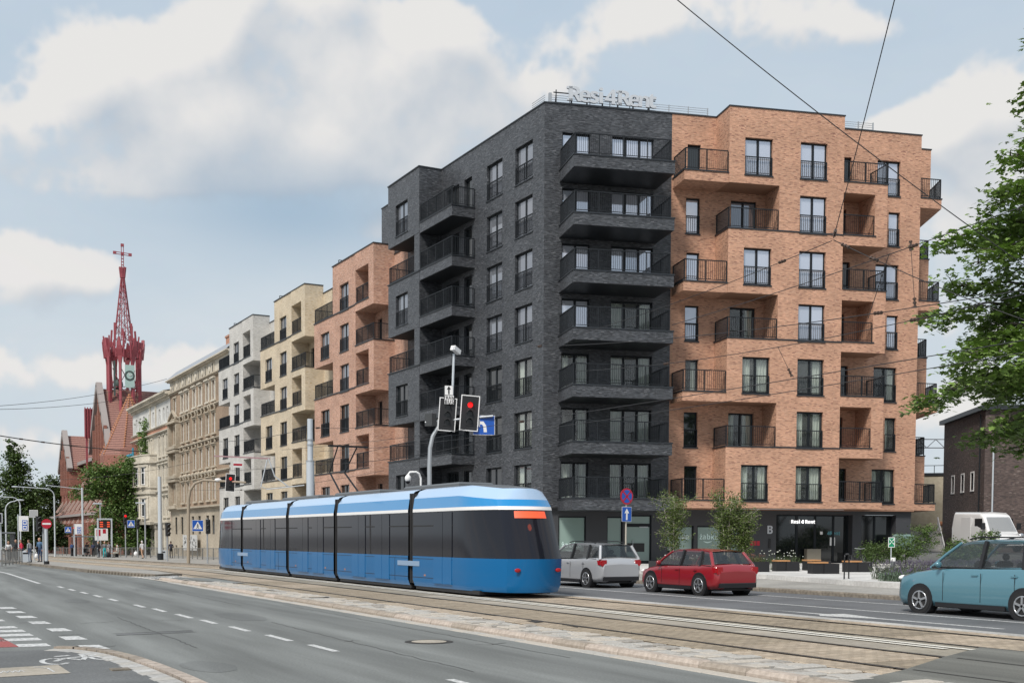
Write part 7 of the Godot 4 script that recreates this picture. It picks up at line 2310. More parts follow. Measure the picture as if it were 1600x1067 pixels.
func plaza_items() -> void:
	birch("multi-stemmed young birch in front of the left shop window", Vector3(31.8, 0.3, -43.9), 3.65, 1.1, 4, 34)
	birch("denser birch with pale stems right of the shop windows", Vector3(34.7, 0.3, -43.7), 3.6, 1.0, 5, 38)
	birch("low leafy birch beside the house letter, nearest the lobby", Vector3(35.25, 0.3, -43.2), 2.8, 0.8, 4, 40)
	# planters
	var pl := func(label: String, at: Vector3, w: float, d: float, ry: float) -> void:
		var o := thing("planter", label, "planter", at, ry)
		var b := MB.new()
		b.box(-w, w, 0, 0.45, d - 0.03, d); b.box(-w, w, 0, 0.45, -d, -d + 0.03); b.box(-w, -w + 0.03, 0, 0.45, -d + 0.03, d - 0.03); b.box(w - 0.03, w, 0, 0.45, -d + 0.03, d - 0.03)
		part(o, "side_panel", b, M.black)
		var s := MB.new(); s.box(-w + 0.03, w - 0.03, 0.02, 0.38, -d + 0.03, d - 0.03)
		part(o, "soil", s, M.bark)
	pl.call("long dark steel planter with grasses left of the benches", Vector3(33.7, 0.3, -41.2), 0.95, 0.6, -0.3)
	pl.call("dark steel planter under the left birch", Vector3(31.6, 0.3, -43.2), 1.2, 0.7, -0.3)
	tuft("ornamental_grass", "tan and green grasses in the long planter", "plant", Vector3(33.7, 0.62, -41.2), Vector3(0.85, 0, 0.5), 380, 0.42, Color(0.10, 0.105, 0.045), Color(0.16, 0.08, 0.06), 90)
	tuft("flowers", "white daisies and grasses at the foot of the left birch", "flowers", Vector3(31.6, 0.62, -43.1), Vector3(1.0, 0, 0.55), 260, 0.35, Color(0.07, 0.10, 0.04), Color(0.7, 0.7, 0.66), 40)
	tuft("flowers", "white flowers in front of the lobby glass behind the benches", "flowers", Vector3(37.0, 0.3, -43.3), Vector3(1.8, 0, 0.4), 300, 0.8, Color(0.07, 0.10, 0.04), Color(0.7, 0.7, 0.66), 42)
	# benches: black blocks with timber tops
	var i := 0
	for q in [[36.0, -41.1, 0.55, "leftmost black block bench with timber top beside the planter"], [35.0, -37.6, 0.6, "black block bench with timber top nearest the road"], [38.3, -41.6, 0.6, "black block bench with timber top at the back near the lobby door"], [38.2, -38.9, 0.6, "rightmost black block bench with timber top near the hoop rail"]]:
		var o := thing("bench", q[3], "bench", Vector3(q[0], 0.3, q[1]), -0.27, "block benches on the plaza")
		var b := MB.new(); b.box(-q[2] * 0.15, q[2], 0.0, 0.43, -0.28, 0.28); b.box(-q[2], -q[2] * 0.15, 0.0, 0.42, -0.24, 0.24)
		part(o, "block", b, M.black)
		for k in 4:
			var t := MB.new(); t.slab(-q[2], -q[2] * 0.0 + 0.1, 0.44, 0.5, -0.27 + k * 0.138, -0.15 + k * 0.138, 0.01)
			part(o, "slat", t, M.wood)
	var o := thing("hoop_rail", "black steel hoop rail standing on the pale plaza by the lavender", "railing", Vector3(31.3, 0.3, -32.4), 0.55)
	var b := MB.new(); b.tube([Vector3(-0.32, 0, 0), Vector3(-0.32, 0.78, 0), Vector3(-0.28, 0.88, 0), Vector3(-0.2, 0.92, 0), Vector3(0.2, 0.92, 0), Vector3(0.28, 0.88, 0), Vector3(0.32, 0.78, 0), Vector3(0.32, 0, 0)], 0.026, 8)
	part(o, "hoop", b, M.black)
	o = thing("bollard_light", "short grey bollard light with pale top in the lavender bed", "bollard", Vector3(35.2, 0.3, -33.9))
	b = MB.new(); b.tube([Vector3(), Vector3(0, 0.6, 0)], 0.09, 12)
	part(o, "post", b, M.tram_grey)
	b = MB.new(); b.tube([Vector3(0, 0.6, 0), Vector3(0, 0.74, 0)], 0.1, 12)
	part(o, "cap", b, M.white)
	tuft("lavender", "purple flowering lavender bed at the edge of the plaza", "plant", Vector3(35.4, 0.3, -30.6), Vector3(3.4, 0, 1.3), 5200, 0.6, Color(0.10, 0.12, 0.085), Color(0.12, 0.105, 0.15), 1100)
	tuft("lavender", "grey green lavender clump hanging over the plaza kerb", "plant", Vector3(32.4, 0.28, -29.7), Vector3(1.5, 0, 0.8), 2200, 0.42, Color(0.10, 0.14, 0.10), Color(0.13, 0.10, 0.19), 120)
	o = thing("green_sign", "small green and white assembly point sign on a post by the lobby", "sign", Vector3(44.5, 0.3, -43.0), -0.28)
	b = MB.new(); pole(b, 0, 0, 1.45, 0.025)
	part(o, "post", b, M.galv_light)
	var gp := plate(o, "sign_plate", 0.36, 0.5, T(0, 1.3, 0.03), M.sign_green, 0.03, M.white)
	var gx := MB.new()
	for e in [[-1, -1], [1, -1], [-1, 1], [1, 1]]: gx.bar(Vector3(e[0] * 0.13, e[1] * 0.13 + 0.03, 0.01), Vector3(e[0] * 0.05, e[1] * 0.05 + 0.03, 0.01), 0.035)
	gx.ball(Vector3(0, 0.03, 0.01), Vector3(0.035, 0.035, 0.008))
	part(gp, "arrow_mark", gx, M.white)
	# bicycle standing by the lobby window
	o = thing("bicycle", "dark bicycle parked before the lobby window right of the hoop rail", "bicycle", Vector3(42.6, 0.3, -43.4), 0.25)
	for x in [-0.52, 0.52]:
		var w := MB.new(); var pts := []
		for k in 21: pts.append(Vector3(x + cos(TAU * k / 20) * 0.33, 0.34 + sin(TAU * k / 20) * 0.33, 0))
		w.tube(pts, 0.022, 6, -1, false)
		var wh := part(o, "wheel", w, M.tyre)
		var sp := MB.new()
		for k in 8: sp.bar(Vector3(x, 0.34, 0), Vector3(x + cos(TAU * k / 8) * 0.32, 0.34 + sin(TAU * k / 8) * 0.32, 0), 0.006)
		fast_part(wh, "spokes", sp.mesh(), M.galv)
	b = MB.new()
	for e in [[Vector3(-0.52, 0.34, 0), Vector3(-0.2, 0.72, 0)], [Vector3(-0.2, 0.72, 0), Vector3(0.32, 0.78, 0)], [Vector3(-0.05, 0.32, 0), Vector3(0.34, 0.72, 0)], [Vector3(-0.22, 0.86, 0), Vector3(-0.05, 0.32, 0)], [Vector3(-0.52, 0.34, 0), Vector3(-0.05, 0.32, 0)], [Vector3(0.3, 0.95, 0), Vector3(0.52, 0.34, 0)]]: b.tube(e, 0.02, 6)
	part(o, "frame", b, M.black)
	b = MB.new(); b.slab(-0.36, -0.1, 0.86, 0.92, -0.07, 0.07, 0.02)
	part(o, "saddle", b, M.black)
	b = MB.new(); b.tube([Vector3(0.24, 1.0, -0.28), Vector3(0.3, 0.97, 0), Vector3(0.24, 1.0, 0.28)], 0.016, 6)
	part(o, "handlebar", b, M.galv)

func right_background() -> void:
	# brown brick hall
	var o := thing("brick_hall", "dark brown brick hall with small white framed windows behind the parked van", "building", Vector3(62.97, 0.9, -52.97), deg_to_rad(-124))
	var w := MB.new()
	# local x runs along the left face towards the near corner at x = 0
	var hs := []
	for x in [-7.5, -5.05, -2.7]: hs.append([x - 0.32, x + 0.32, 4.15, 5.3])
	w.wall(-10.2, 0, -1, 9.2, 0, hs, 0.15)
	w.quad(Vector3(0, -1, 0), Vector3(0, -1, -26), Vector3(0, 9.2, -26), Vector3(0, 9.2, 0))
	w.quad(Vector3(-10.2, -1, -26), Vector3(-10.2, -1, 0), Vector3(-10.2, 9.2, 0), Vector3(-10.2, 9.2, -26))
	part(o, "wall", w, M.brown_brick)
	for h in hs:
		window(o, I3, h[0], h[1], h[2], h[3], 0, "pane_dark", 1, false, "window", 0.1, false)
		var f := MB.new(); f.box(h[0] - 0.09, h[0], h[2], h[3], -0.05, 0.03); f.box(h[1], h[1] + 0.09, h[2], h[3], -0.05, 0.03); f.box(h[0] - 0.09, h[1] + 0.09, h[3], h[3] + 0.09, -0.05, 0.03); f.box(h[0] - 0.09, h[1] + 0.09, h[2] - 0.09, h[2], -0.05, 0.05)
		part(o, "window_frame", f, M.white)
	var rf := MB.new()
	rf.box(-10.5, 0.3, 9.2, 9.5, -26, 0.3)
	part(o, "roof", rf, M.coping)
	var gp := MB.new(); gp.tube([Vector3(0.1, -1, -0.5), Vector3(0.1, 7.0, -0.5)], 0.06, 8)
	part(o, "downpipe", gp, M.galv_light)
	gp = MB.new(); gp.tube([Vector3(-0.8, -1, 0.1), Vector3(-0.8, 9, 0.1)], 0.05, 8)
	part(o, "downpipe", gp, M.rail)
	plate(o, "blue_plate", 0.6, 0.45, T(-4.9, 2.4, 0.03), M.sign_blue, 0.02, M.white)
	# beige house
	o = thing("beige_building", "plain beige rendered building seen between the orange block and brick hall", "building", Vector3(75.2, 0, -68.2), deg_to_rad(-45))
	var b := MB.new(); b.box(-3.0, 3, 0, 6.9, -4, 0)
	part(o, "wall", b, M.stucco_beige)
	b = MB.new(); b.box(-3.1, 3.1, 6.9, 7.1, -4.1, 0.1); b.bar(Vector3(-3, 7.7, 0), Vector3(3, 7.7, 0), 0.05)
	for k in 5: b.bar(Vector3(-3 + k * 1.5, 7.1, 0), Vector3(-3 + k * 1.5, 7.7, 0), 0.05)
	part(o, "roof_edge", b, M.coping)
	b = MB.new(); b.ball(Vector3(0.6, 3.0, 0.05), Vector3(0.22, 0.2, 0.12))
	part(o, "wall_lamp", b, M.tile_orange)
	# stair with pale rails
	o = thing("outdoor_stair", "outdoor stair with white railings beside the orange block", "stairs", Vector3(63.3, 0.3, -58.0), deg_to_rad(-40))
	b = MB.new()
	for k in 12: b.box(-1.2, 1.2, k * 0.17, k * 0.17 + 0.17, -k * 0.28 - 3.6, -k * 0.28)
	part(o, "steps", b, M.plaza)
	for sd in [-1.2, 1.2]:
		b = MB.new()
		b.bar(Vector3(sd, 1.0, 0), Vector3(sd, 3.0, -3.3), 0.08); b.bar(Vector3(sd, 0.55, 0), Vector3(sd, 2.5, -3.3), 0.05)
		for k in 9: b.bar(Vector3(sd, k * 0.25, -k * 0.41), Vector3(sd, k * 0.25 + 1.0, -k * 0.41), 0.05)
		part(o, "railing", b, M.white)
	# signal gantry beyond
	o = thing("lattice_gantry", "thin grey lattice gantry reaching out past the orange block", "gantry", Vector3(70.8, 0, -65.0), deg_to_rad(-26))
	b = MB.new()
	for y in [8.75, 9.4]: b.bar(Vector3(-3.5, y, 0), Vector3(6, y, 0), 0.07)
	for k in 13: b.bar(Vector3(-3.5 + k * 0.7, 8.75 if k % 2 else 9.4, 0), Vector3(-2.8 + k * 0.7, 9.4 if k % 2 else 8.75, 0), 0.045)
	b.bar(Vector3(5.8, 0, 0), Vector3(5.8, 9.4, 0), 0.2)
	part(o, "lattice", b, M.galv)
	# raised yard and bank
	b = MB.new(); b.prism([Vector2(52, -50.0), Vector2(53, -60), Vector2(110, -75), Vector2(130, -30), Vector2(64, -34)], -0.2, 0.9)
	struct("yard", b, M.asphalt_path)
	van()
	crown_tree("hedge_shrub", "leafy green shrub in front of the van's side", "shrub", Vector3(50.0, 0.3, -47.2), [[Vector3(0, 1.0, 0), Vector3(1.3, 0.85, 1.0)], [Vector3(1.2, 1.6, 0.2), Vector3(0.9, 0.8, 0.8)], [Vector3(-1.1, 0.7, 0.3), Vector3(0.9, 0.7, 0.8)]], 5200, 0.075, 1.2, 0.05)
	crown_tree("hedge_shrub", "leafy green shrub between the van and the blue car", "shrub", Vector3(50.8, 0.3, -43.6), [[Vector3(0, 0.9, 0), Vector3(1.5, 0.7, 1.0)], [Vector3(1.4, 1.3, 0), Vector3(1.0, 0.75, 0.8)], [Vector3(-1.3, 0.6, 0.2), Vector3(0.9, 0.6, 0.7)]], 5200, 0.075, 1.15, 0.05)
	crown_tree("hedge_shrub", "low leafy shrub at the foot of the orange block's right corner", "shrub", Vector3(47.3, 0.3, -46.8), [[Vector3(0, 0.7, 0), Vector3(1.3, 0.65, 0.8)], [Vector3(-0.9, 0.5, 0.4), Vector3(0.8, 0.5, 0.6)]], 3600, 0.07, 0.95, 0.04)
	crown_tree("bank_shrub", "yellow green shrubs on the bank at the right edge by the brick hall", "shrub", Vector3(63.0, 0.9, -43.0), [[Vector3(0, 1.5, 0), Vector3(2.6, 1.6, 1.6)], [Vector3(1.9, 2.6, -0.6), Vector3(1.6, 1.4, 1.4)], [Vector3(-2.0, 0.9, 0.3), Vector3(1.5, 0.9, 1.1)]], 6500, 0.085, 1.5, 0.06)
	var bin := MB.new(); bin.slab(-0.5, 0.5, 0.1, 1.15, -0.4, 0.4, 0.1)
	var bo := single("waste_container", bin, M.bin_green, "grey green wheeled waste container by the stair behind the shrubs", "bin")
	bo.position = Vector3(54.4, 0.9, -51.6)

func left_street() -> void:
	# tram stop and everything round it
	var o := thing("road_sign", "red no-entry sign on a pole at the tip of the tram stop island", "sign", Vector3(9.19, gy(-80.96) + 0.12, -80.96))
	var b := MB.new(); pole(b, 0, 0, 2.4, 0.11); part(o, "pole", b, M.galv_light)
	b = MB.new(); b.tube([Vector3(0, 0, 0), Vector3(0, 0.22, 0)], 0.17, 10); part(o, "base", b, M.black)
	var F := T(0.02, 2.62, 0.13, deg_to_rad(-3))
	b = MB.new(); b.tube([Vector3(0, 0, -0.02), Vector3()], 0.31, 24)
	var d := part(o, "sign_disc", b, M.sign_red, F)
	b = MB.new(); b.box(-0.25, 0.25, -0.055, 0.055, 0.002, 0.008); fast_part(d, "white_bar", b.mesh(), M.white)
	# railing with mesh panels on the island
	var fence := func(label: String, x0: float, z0: float, x1: float, z1: float, h: float) -> void:
		var f := thing("barrier_railing", label, "railing", Vector3(x0, gy(z0) + 0.12, z0))
		var e := Vector3(x1 - x0, gy(z1) - gy(z0), z1 - z0)
		var n := maxi(1, int(e.length() / 2.0))
		for k in n:
			var p := e * (float(k) / n); var q := e * ((k + 0.94) / n)
			var m := MB.new()
			m.bar(p, p + Vector3(0, h, 0), 0.06); m.bar(q, q + Vector3(0, h, 0), 0.06); m.bar(p + Vector3(0, h, 0), q + Vector3(0, h, 0), 0.05); m.bar(p + Vector3(0, 0.15, 0), q + Vector3(0, 0.15, 0), 0.04)
			for j in range(1, 6): m.bar(p.lerp(q, j / 6.0) + Vector3(0, 0.15, 0), p.lerp(q, j / 6.0) + Vector3(0, h, 0), 0.018)
			part(f, "panel", m, M.fence_grey)
	fence.call("grey bar railing on the island left of the waiting people", 8.35, -87.5, 6.0, -74.5, 0.95)
	fence.call("long grey railing behind the far tram platform", 19.8, -166, 25.5, -121, 1.05)
	fence.call("grey railing by the brown townhouse's ground floor", 25.4, -119, 25.1, -84, 1.0)
	# litter bins
	for q in [[9.01, -91.95, "square grey litter bin beside the island railing"], [21.9, -107.5, "square grey litter bin at the foot of the tall pale pole"]]:
		var o2 := thing("litter_bin", q[2], "litter bin", Vector3(q[0], gy(q[1]) + 0.12, q[1]), 0, "litter bins at the tram stop")
		var m := MB.new(); m.slab(-0.3, 0.3, 0.05, 0.82, -0.25, 0.25, 0.04); part(o2, "body", m, M.galv_light)
		m = MB.new(); m.box(-0.2, 0.2, 0.62, 0.74, 0.25, 0.256); part(o2, "opening", m, M.black)
	# people
	var P := func(label: String, x: float, z: float, H: float, ry: float, c: Color, l: Color, h: Color, pose := "stand", skirt := false) -> void:
		person(label, Vector3(x, gy(z) + 0.125, z), ry, H, c, l, h, pose, skirt)
	var jean := Color(0.03, 0.05, 0.10); var blk := Color(0.015, 0.015, 0.018); var grey := Color(0.25, 0.26, 0.28); var fair := Color(0.35, 0.27, 0.16); var dk := Color(0.05, 0.035, 0.025); var wht := Color(0.55, 0.55, 0.56); var skn := Color(0.45, 0.28, 0.19)
	P.call("person in a blue jacket and jeans standing apart beside the no-entry sign", 10.38, -95.35, 1.8, 2.4, Color(0.07, 0.14, 0.24), jean, fair)
	P.call("person in a grey top holding a white bag by the litter bin", 9.29, -91.8, 1.66, 0.8, grey, Color(0.06, 0.08, 0.13), dk)
	P.call("person in a red top behind the litter bin", 9.3, -97.5, 1.68, 1.5, Color(0.5, 0.03, 0.06), jean, dk)
	P.call("person in a white shirt leaning on the island railing", 9.05, -105.0, 1.6, 2.8, wht, blk, dk, "stoop")
	P.call("person in black standing behind the white shirt at the railing", 9.9, -108.0, 1.75, 2.0, blk, blk, dk)
	P.call("person with white hair and a brown coat at the island's left end", 8.6, -111.0, 1.7, 1.0, Color(0.12, 0.09, 0.07), blk, wht)
	P.call("person in a blue jacket and white shirt in front of the shelter", 20.2, -152.0, 1.7, 0.4, Color(0.04, 0.09, 0.22), blk, dk)
	P.call("person in dark clothes waiting inside the shelter", 22.0, -152.6, 1.7, -0.3, Color(0.06, 0.06, 0.07), blk, dk)
	P.call("person in navy beside a pushchair at the shelter's right", 21.9, -147.0, 1.66, 0.2, Color(0.03, 0.04, 0.09), blk, dk)
	P.call("white haired person in a grey coat and turquoise trousers walking on the platform", 19.9, -126.0, 1.7, 2.9, Color(0.16, 0.16, 0.17), Color(0.02, 0.33, 0.36), wht, "walk")
	P.call("person in black behind the turquoise trousers", 20.4, -133.0, 1.72, 2.2, blk, blk, dk)
	P.call("person in white seated at the left end of the platform bench", 21.5, -133.8, 1.7, 0.9, wht, Color(0.35, 0.34, 0.32), Color(0.3, 0.28, 0.25), "sit")
	P.call("white haired person with a black bag seated at the bench's right end", 22.3, -132.6, 1.74, 0.9, Color(0.5, 0.49, 0.46), Color(0.38, 0.37, 0.33), wht, "sit")
	P.call("white haired person in a white shirt and tan shorts carrying a white bag", 21.85, -116.4, 1.72, 0.4, wht, skn, wht, "walk", true)
	P.call("person in dark clothes on the far pavement beside the tall pale pole", 25.4, -120.4, 1.7, 0.2, Color(0.03, 0.03, 0.05), blk, dk)
	P.call("person in grey beyond the bench by the railing", 22.6, -140.0, 1.7, 0.4, Color(0.2, 0.2, 0.22), blk, dk)
	P.call("person in a mauve top walking by the graffiti behind the tram", 25.2, -88.0, 1.7, 1.2, Color(0.26, 0.10, 0.20), Color(0.3, 0.28, 0.3), dk, "walk")
	P.call("person in white walking by the graffiti left of the mauve top", 24.8, -92.0, 1.68, -1.2, wht, Color(0.4, 0.38, 0.38), fair, "walk")
	bag("white carrier bag in the hand of the person in tan shorts", Vector3(21.2, gy(-116.4) + 0.35, -116.2), M.white, Vector3(0.2, 0.24, 0.12))
	bag("white carrier bag held by the person in the grey top", Vector3(9.72, gy(-91.8) + 0.4, -91.7), M.white, Vector3(0.13, 0.19, 0.1))
	bag("dark shopping bag on the ground by the seated pair", Vector3(21.0, gy(-131) + 0.13, -131.0), M.rail, Vector3(0.28, 0.28, 0.2))
	# bench
	o = thing("platform_bench", "slatted bench under the seated pair on the far platform", "bench", Vector3(21.9, gy(-133) + 0.125, -133.2), 0.9)
	for k in 3:
		b = MB.new(); b.slab(-1.0, 1.0, 0.40, 0.44, -0.24 + k * 0.17, -0.1 + k * 0.17, 0.01); part(o, "slat", b, M.wood)
	b = MB.new()
	for x in [-0.8, 0.8]: b.box(x - 0.03, x + 0.03, 0, 0.4, -0.2, 0.2)
	part(o, "leg", b, M.rail)
	# pushchair
	o = thing("pushchair", "dark folding pushchair by the shelter", "pushchair", Vector3(21.2, gy(-147) + 0.125, -147.5), 0.5)
	b = MB.new(); b.bar(Vector3(0, 0.15, 0.35), Vector3(0, 1.0, -0.35), 0.05); b.box(-0.22, 0.22, 0.4, 0.55, -0.2, 0.3); b.box(-0.22, 0.22, 0.5, 0.95, -0.28, -0.2)
	part(o, "seat", b, M.rail)
	for q in [Vector3(-0.25, 0.13, 0.3), Vector3(0.25, 0.13, 0.3), Vector3(-0.25, 0.13, -0.3), Vector3(0.25, 0.13, -0.3)]:
		b = MB.new(); b.tube([q - Vector3(0.03, 0, 0), q + Vector3(0.03, 0, 0)], 0.13, 12); part(o, "wheel", b, M.tyre)
	# shelters
	var shelter := func(label: String, x: float, z: float, w: float, dd: float) -> void:
		var s := thing("tram_shelter", label, "shelter", Vector3(x, gy(z) + 0.12, z), 0, "glazed shelters at the tram stop")
		var m := MB.new(); m.slab(-w, w, 2.35, 2.5, -dd, dd, 0.05); part(s, "roof", m, M.tram_grey)
		for q in [[-w + 0.05, -dd + 0.06], [w - 0.05, -dd + 0.06], [-w + 0.05, dd - 0.06], [w - 0.05, dd - 0.06]]:
			m = MB.new(); m.box(q[0] - 0.05, q[0] + 0.05, 0, 2.35, q[1] - 0.05, q[1] + 0.05); part(s, "post", m, M.frame)
		for q in [[-w + 0.1, w - 0.1, -dd + 0.05]]:
			for k in 3:
				m = MB.new(); m.box(lerpf(q[0], q[1], k / 3.0) + 0.03, lerpf(q[0], q[1], (k + 1) / 3.0) - 0.03, 0.2, 2.2, q[2], q[2] + 0.012); part(s, "pane", m, M.pane_clear)
		m = MB.new(); m.box(w - 0.1, w, 0.15, 2.3, -dd + 0.12, dd - 0.12); part(s, "poster_case", m, M.frame)
	shelter.call("dark framed glass shelter on the far tram platform", 21.9, -153.5, 1.3, 1.9)
	shelter.call("dark glass shelter at the left edge of the picture", 9.6, -117.5, 0.9, 2.0)
	# displays on portals
	o = thing("information_display", "portal with an orange lettered departure board on the far platform", "display", Vector3(22.3, gy(-141) + 0.12, -141.0))
	b = MB.new(); b.bar(Vector3(-0.75, 0, 0), Vector3(-0.75, 4.25, 0), 0.16); b.bar(Vector3(0.75, 0, 0), Vector3(0.75, 4.25, 0), 0.16); b.bar(Vector3(-0.83, 4.33, 0), Vector3(0.83, 4.33, 0), 0.16)
	part(o, "portal", b, M.galv_light)
	b = MB.new(); b.box(-0.62, 0.62, 3.25, 4.15, -0.12, 0.12); var scn := part(o, "screen", b, M.frame)
	b = MB.new()
	for r in 3:
		b.box(-0.55, -0.2, 3.42 + r * 0.24, 3.54 + r * 0.24, 0.121, 0.126); b.box(0.24, 0.55, 3.42 + r * 0.24, 3.54 + r * 0.24, 0.121, 0.126)
	glow(fast_part(scn, "display_row", b.mesh(), M.led), Vector3(0, 3.6, 0.3), Color(1, 0.4, 0.2), 0.05)
	o = thing("information_display", "departure board with orange rows cut by the left picture edge", "display", Vector3(8.55, gy(-112) + 0.12, -112.0))
	b = MB.new(); b.bar(Vector3(0.45, 0, -0.3), Vector3(0.45, 4.0, -0.3), 0.14); part(o, "post", b, M.galv_light)
	b = MB.new(); b.box(-1.2, 0.6, 3.2, 4.1, -0.12, 0.12); scn = part(o, "screen", b, M.galv_light)
	b = MB.new(); b.box(-1.1, 0.52, 3.27, 4.03, 0.12, 0.125); fast_part(scn, "panel", b.mesh(), M.frame)
	b = MB.new(); b.box(-0.75, 0.3, 3.4, 3.9, 0.126, 0.13); glow(fast_part(scn, "display_row", b.mesh(), M.led), Vector3(0, 3.6, 0.3), Color(1, 0.4, 0.2), 0.05)
	# stop flags: white over blue tram pictogram
	var flag := func(label: String, x: float, z: float, y: float, w: float, h: float, hp: float) -> void:
		var s := thing("stop_sign", label, "sign", Vector3(x, gy(z) + 0.12, z), -0.05)
		var m := MB.new(); pole(m, -w / 2 - 0.05, -0.05, hp, 0.05); part(s, "post", m, M.galv_light)
		plate(s, "white_panel", w, h, T(0, y, 0), M.white)
		plate(s, "blue_panel", w * 0.62, h * 0.7, T(w * 0.1, y - h * 0.1, 0.03), M.sign_blue, 0.03, M.white)
		for k in 2:
			m = MB.new(); m.box(-w * 0.2, w * 0.2, -h * 0.12, h * 0.12, 0, 0.004); var sy := part(s, "pictogram", m, M.white, T(w * 0.1, y - h * 0.26 + k * h * 0.32, 0.045))
			m = MB.new(); m.box(-w * 0.13, w * 0.13, -h * 0.05, h * 0.06, 0.005, 0.009); fast_part(sy, "symbol", m.mesh(), M.sign_blue)
	flag.call("white and blue tram stop sign beside the no-entry sign", 10.1, -104.0, 3.05, 0.74, 1.25, 3.8)
	flag.call("white and blue tram stop sign at the far shelter", 20.75, -150.5, 3.3, 0.82, 1.25, 3.95)
	o = thing("stop_sign", "grey rectangular notice on the left street lamp post", "sign", Vector3(11.0, gy(-105) + 0.12, -105.3))
	b = MB.new(); pole(b, 0, -0.06, 4.2, 0.05); part(o, "post", b, M.galv_light)
	plate(o, "notice", 0.66, 0.62, T(0, 3.9, 0), M.sign_back, 0.03, M.white)
	# pedestrian signs and signals
	var ped := func(label: String, x: float, z: float, y: float, lit: int, ry := 0.0) -> void:
		var s := thing("traffic_signal", label, "traffic light", Vector3(x, gy(z) + 0.12, z), ry)
		var m := MB.new(); pole(m, 0.5, 0, y + 0.5, 0.055); part(s, "post", m, M.galv)
		pedestrian_sign(s, Vector3(-0.15, y, 0.05), 0.0, 0.75)
		signal_head(s, Vector3(0.55, y - 0.05, 0.12), 0.0, lit, false, 1.0)
	ped.call("signal post with red light and crossing sign left of the far shelter", 20.1, -153.5, 3.25, 0)
	ped.call("crossing sign and red light before the cream townhouse", 22.5, -125.0, 3.5, -1)
	ped.call("crossing sign with dark signals on the post by the curved lamp", 18.75, -79.8, 2.55, -1)
	o = thing("traffic_signal", "small red signal lamp in front of the dark tree left of the cream townhouse", "traffic light", Vector3(21.85, gy(-125.2) + 0.12, -125.3))
	b = MB.new(); pole(b, 0, 0, 3.7, 0.055); part(o, "post", b, M.galv)
	signal_head(o, Vector3(0.0, 3.95, 0.15), 0.0, 0, false, 1.15)
	o = thing("traffic_signal", "dark signal head seen from behind right of the tall pale pole", "traffic light", Vector3(19.59, gy(-94.2) + 0.12, -94.2))
	b = MB.new(); pole(b, 0, 0, 2.9, 0.06); part(o, "post", b, M.galv)
	signal_head(o, Vector3(0.1, 2.5, 0.12), 0.6, -1, false, 1.1)
	o = thing("traffic_signal", "dark signal head behind the no-entry sign", "traffic light", Vector3(9.7, gy(-88) + 0.12, -88.0))
	b = MB.new(); pole(b, 0.1, 0, 2.6, 0.06); part(o, "post", b, M.galv)
	signal_head(o, Vector3(-0.15, 2.75, 0.12), 0.5, -1, false, 1.1)
	# curved tan lamp post carrying a red signal
	o = thing("traffic_signal", "tan curved lamp post with a red signal on its arm before the white block", "traffic light", Vector3(18.24, 0.0, -81.0))
	b = MB.new(); b.tube([Vector3(0, -0.15, 0), Vector3(0.09, 4.29, -0.2), Vector3(0.2, 4.9, -0.17), Vector3(0.5, 5.36, -0.05), Vector3(1.0, 5.58, 0.27), Vector3(2.2, 5.52, 0.85), Vector3(3.6, 5.45, 1.5)], 0.12, 8, 0.07)
	part(o, "post", b, M.lamp_tan)
	signal_head(o, Vector3(2.62, 5.42, 1.15), deg_to_rad(-10), 0, true, 0.9, -0.06)
	b = MB.new(); b.ball(Vector3(1.9, 5.6, 0.7), Vector3(0.25, 0.13, 0.13)); part(o, "detector_camera", b, M.white)
	var rw := MB.new(); rw.box(-0.3, 0.3, -0.2, 0.2, -0.01, 0.01)
	var rp := part(o, "red_white_plate", rw, M.white, T(3.1, 6.65, 1.3))
	rw = MB.new(); rw.box(-0.3, 0.3, -0.07, 0.07, 0.011, 0.014); fast_part(rp, "red_band", rw.mesh(), M.sign_red)
	o = thing("wire_bracket", "pink and grey insulated bracket arm in front of the white block", "bracket", Vector3(21.0, 7.2, -80.0))
	b = MB.new(); b.bar(Vector3(-1.2, 0.0, 0), Vector3(2.4, -0.1, 0.9), 0.09); part(o, "arm", b, M.pink_arm)
	b = MB.new(); b.tube([Vector3(2.3, -0.1, 0.9), Vector3(2.7, -1.3, 1.0), Vector3(3.6, -2.0, 1.2)], 0.05, 6); b.tube([Vector3(2.2, -0.2, 0.9), Vector3(1.8, -2.0, 0.8), Vector3(2.2, -2.2, 0.9), Vector3(4.6, -1.9, 1.6)], 0.04, 6)
	part(o, "stay", b, M.galv_light)
	# tall poles and lamps
	o = thing("tram_pole", "tall pale blue-grey pole before the cream townhouse", "pole", Vector3(21.01, gy(-103.9) + 0.1, -103.9))
	b = MB.new(); b.tube([Vector3(), Vector3(0, 7.2, 0)], 0.2, 10, 0.15); part(o, "shaft", b, M.galv_light)
	b = MB.new(); b.tube([Vector3(), Vector3(0, 0.6, 0)], 0.26, 10); part(o, "base", b, M.rail)
	o = thing("street_lamp", "slim lamp post with flat head before the cream townhouse's doorway", "street lamp", Vector3(22.1, gy(-116.2) + 0.1, -116.2), 0, "street lamps along the tram street")
	b = MB.new(); b.tube([Vector3(), Vector3(0, 5.3, 0)], 0.07, 8); part(o, "post", b, M.galv)
	b = MB.new(); b.slab(-0.85, 0.05, 5.3, 5.42, -0.14, 0.14, 0.03); part(o, "lamp_head", b, M.galv_light)
	o = thing("street_lamp", "slim lamp post with flat head beside the far departure board", "street lamp", Vector3(22.25, gy(-143) + 0.1, -143.0), 0, "street lamps along the tram street")
	b = MB.new(); b.tube([Vector3(-0.1, 0, 0), Vector3(-0.1, 6.1, 0)], 0.08, 8); part(o, "post", b, M.galv)
	b = MB.new(); b.slab(-0.9, 0.05, 6.1, 6.25, -0.16, 0.16, 0.03); part(o, "lamp_head", b, M.galv_light)
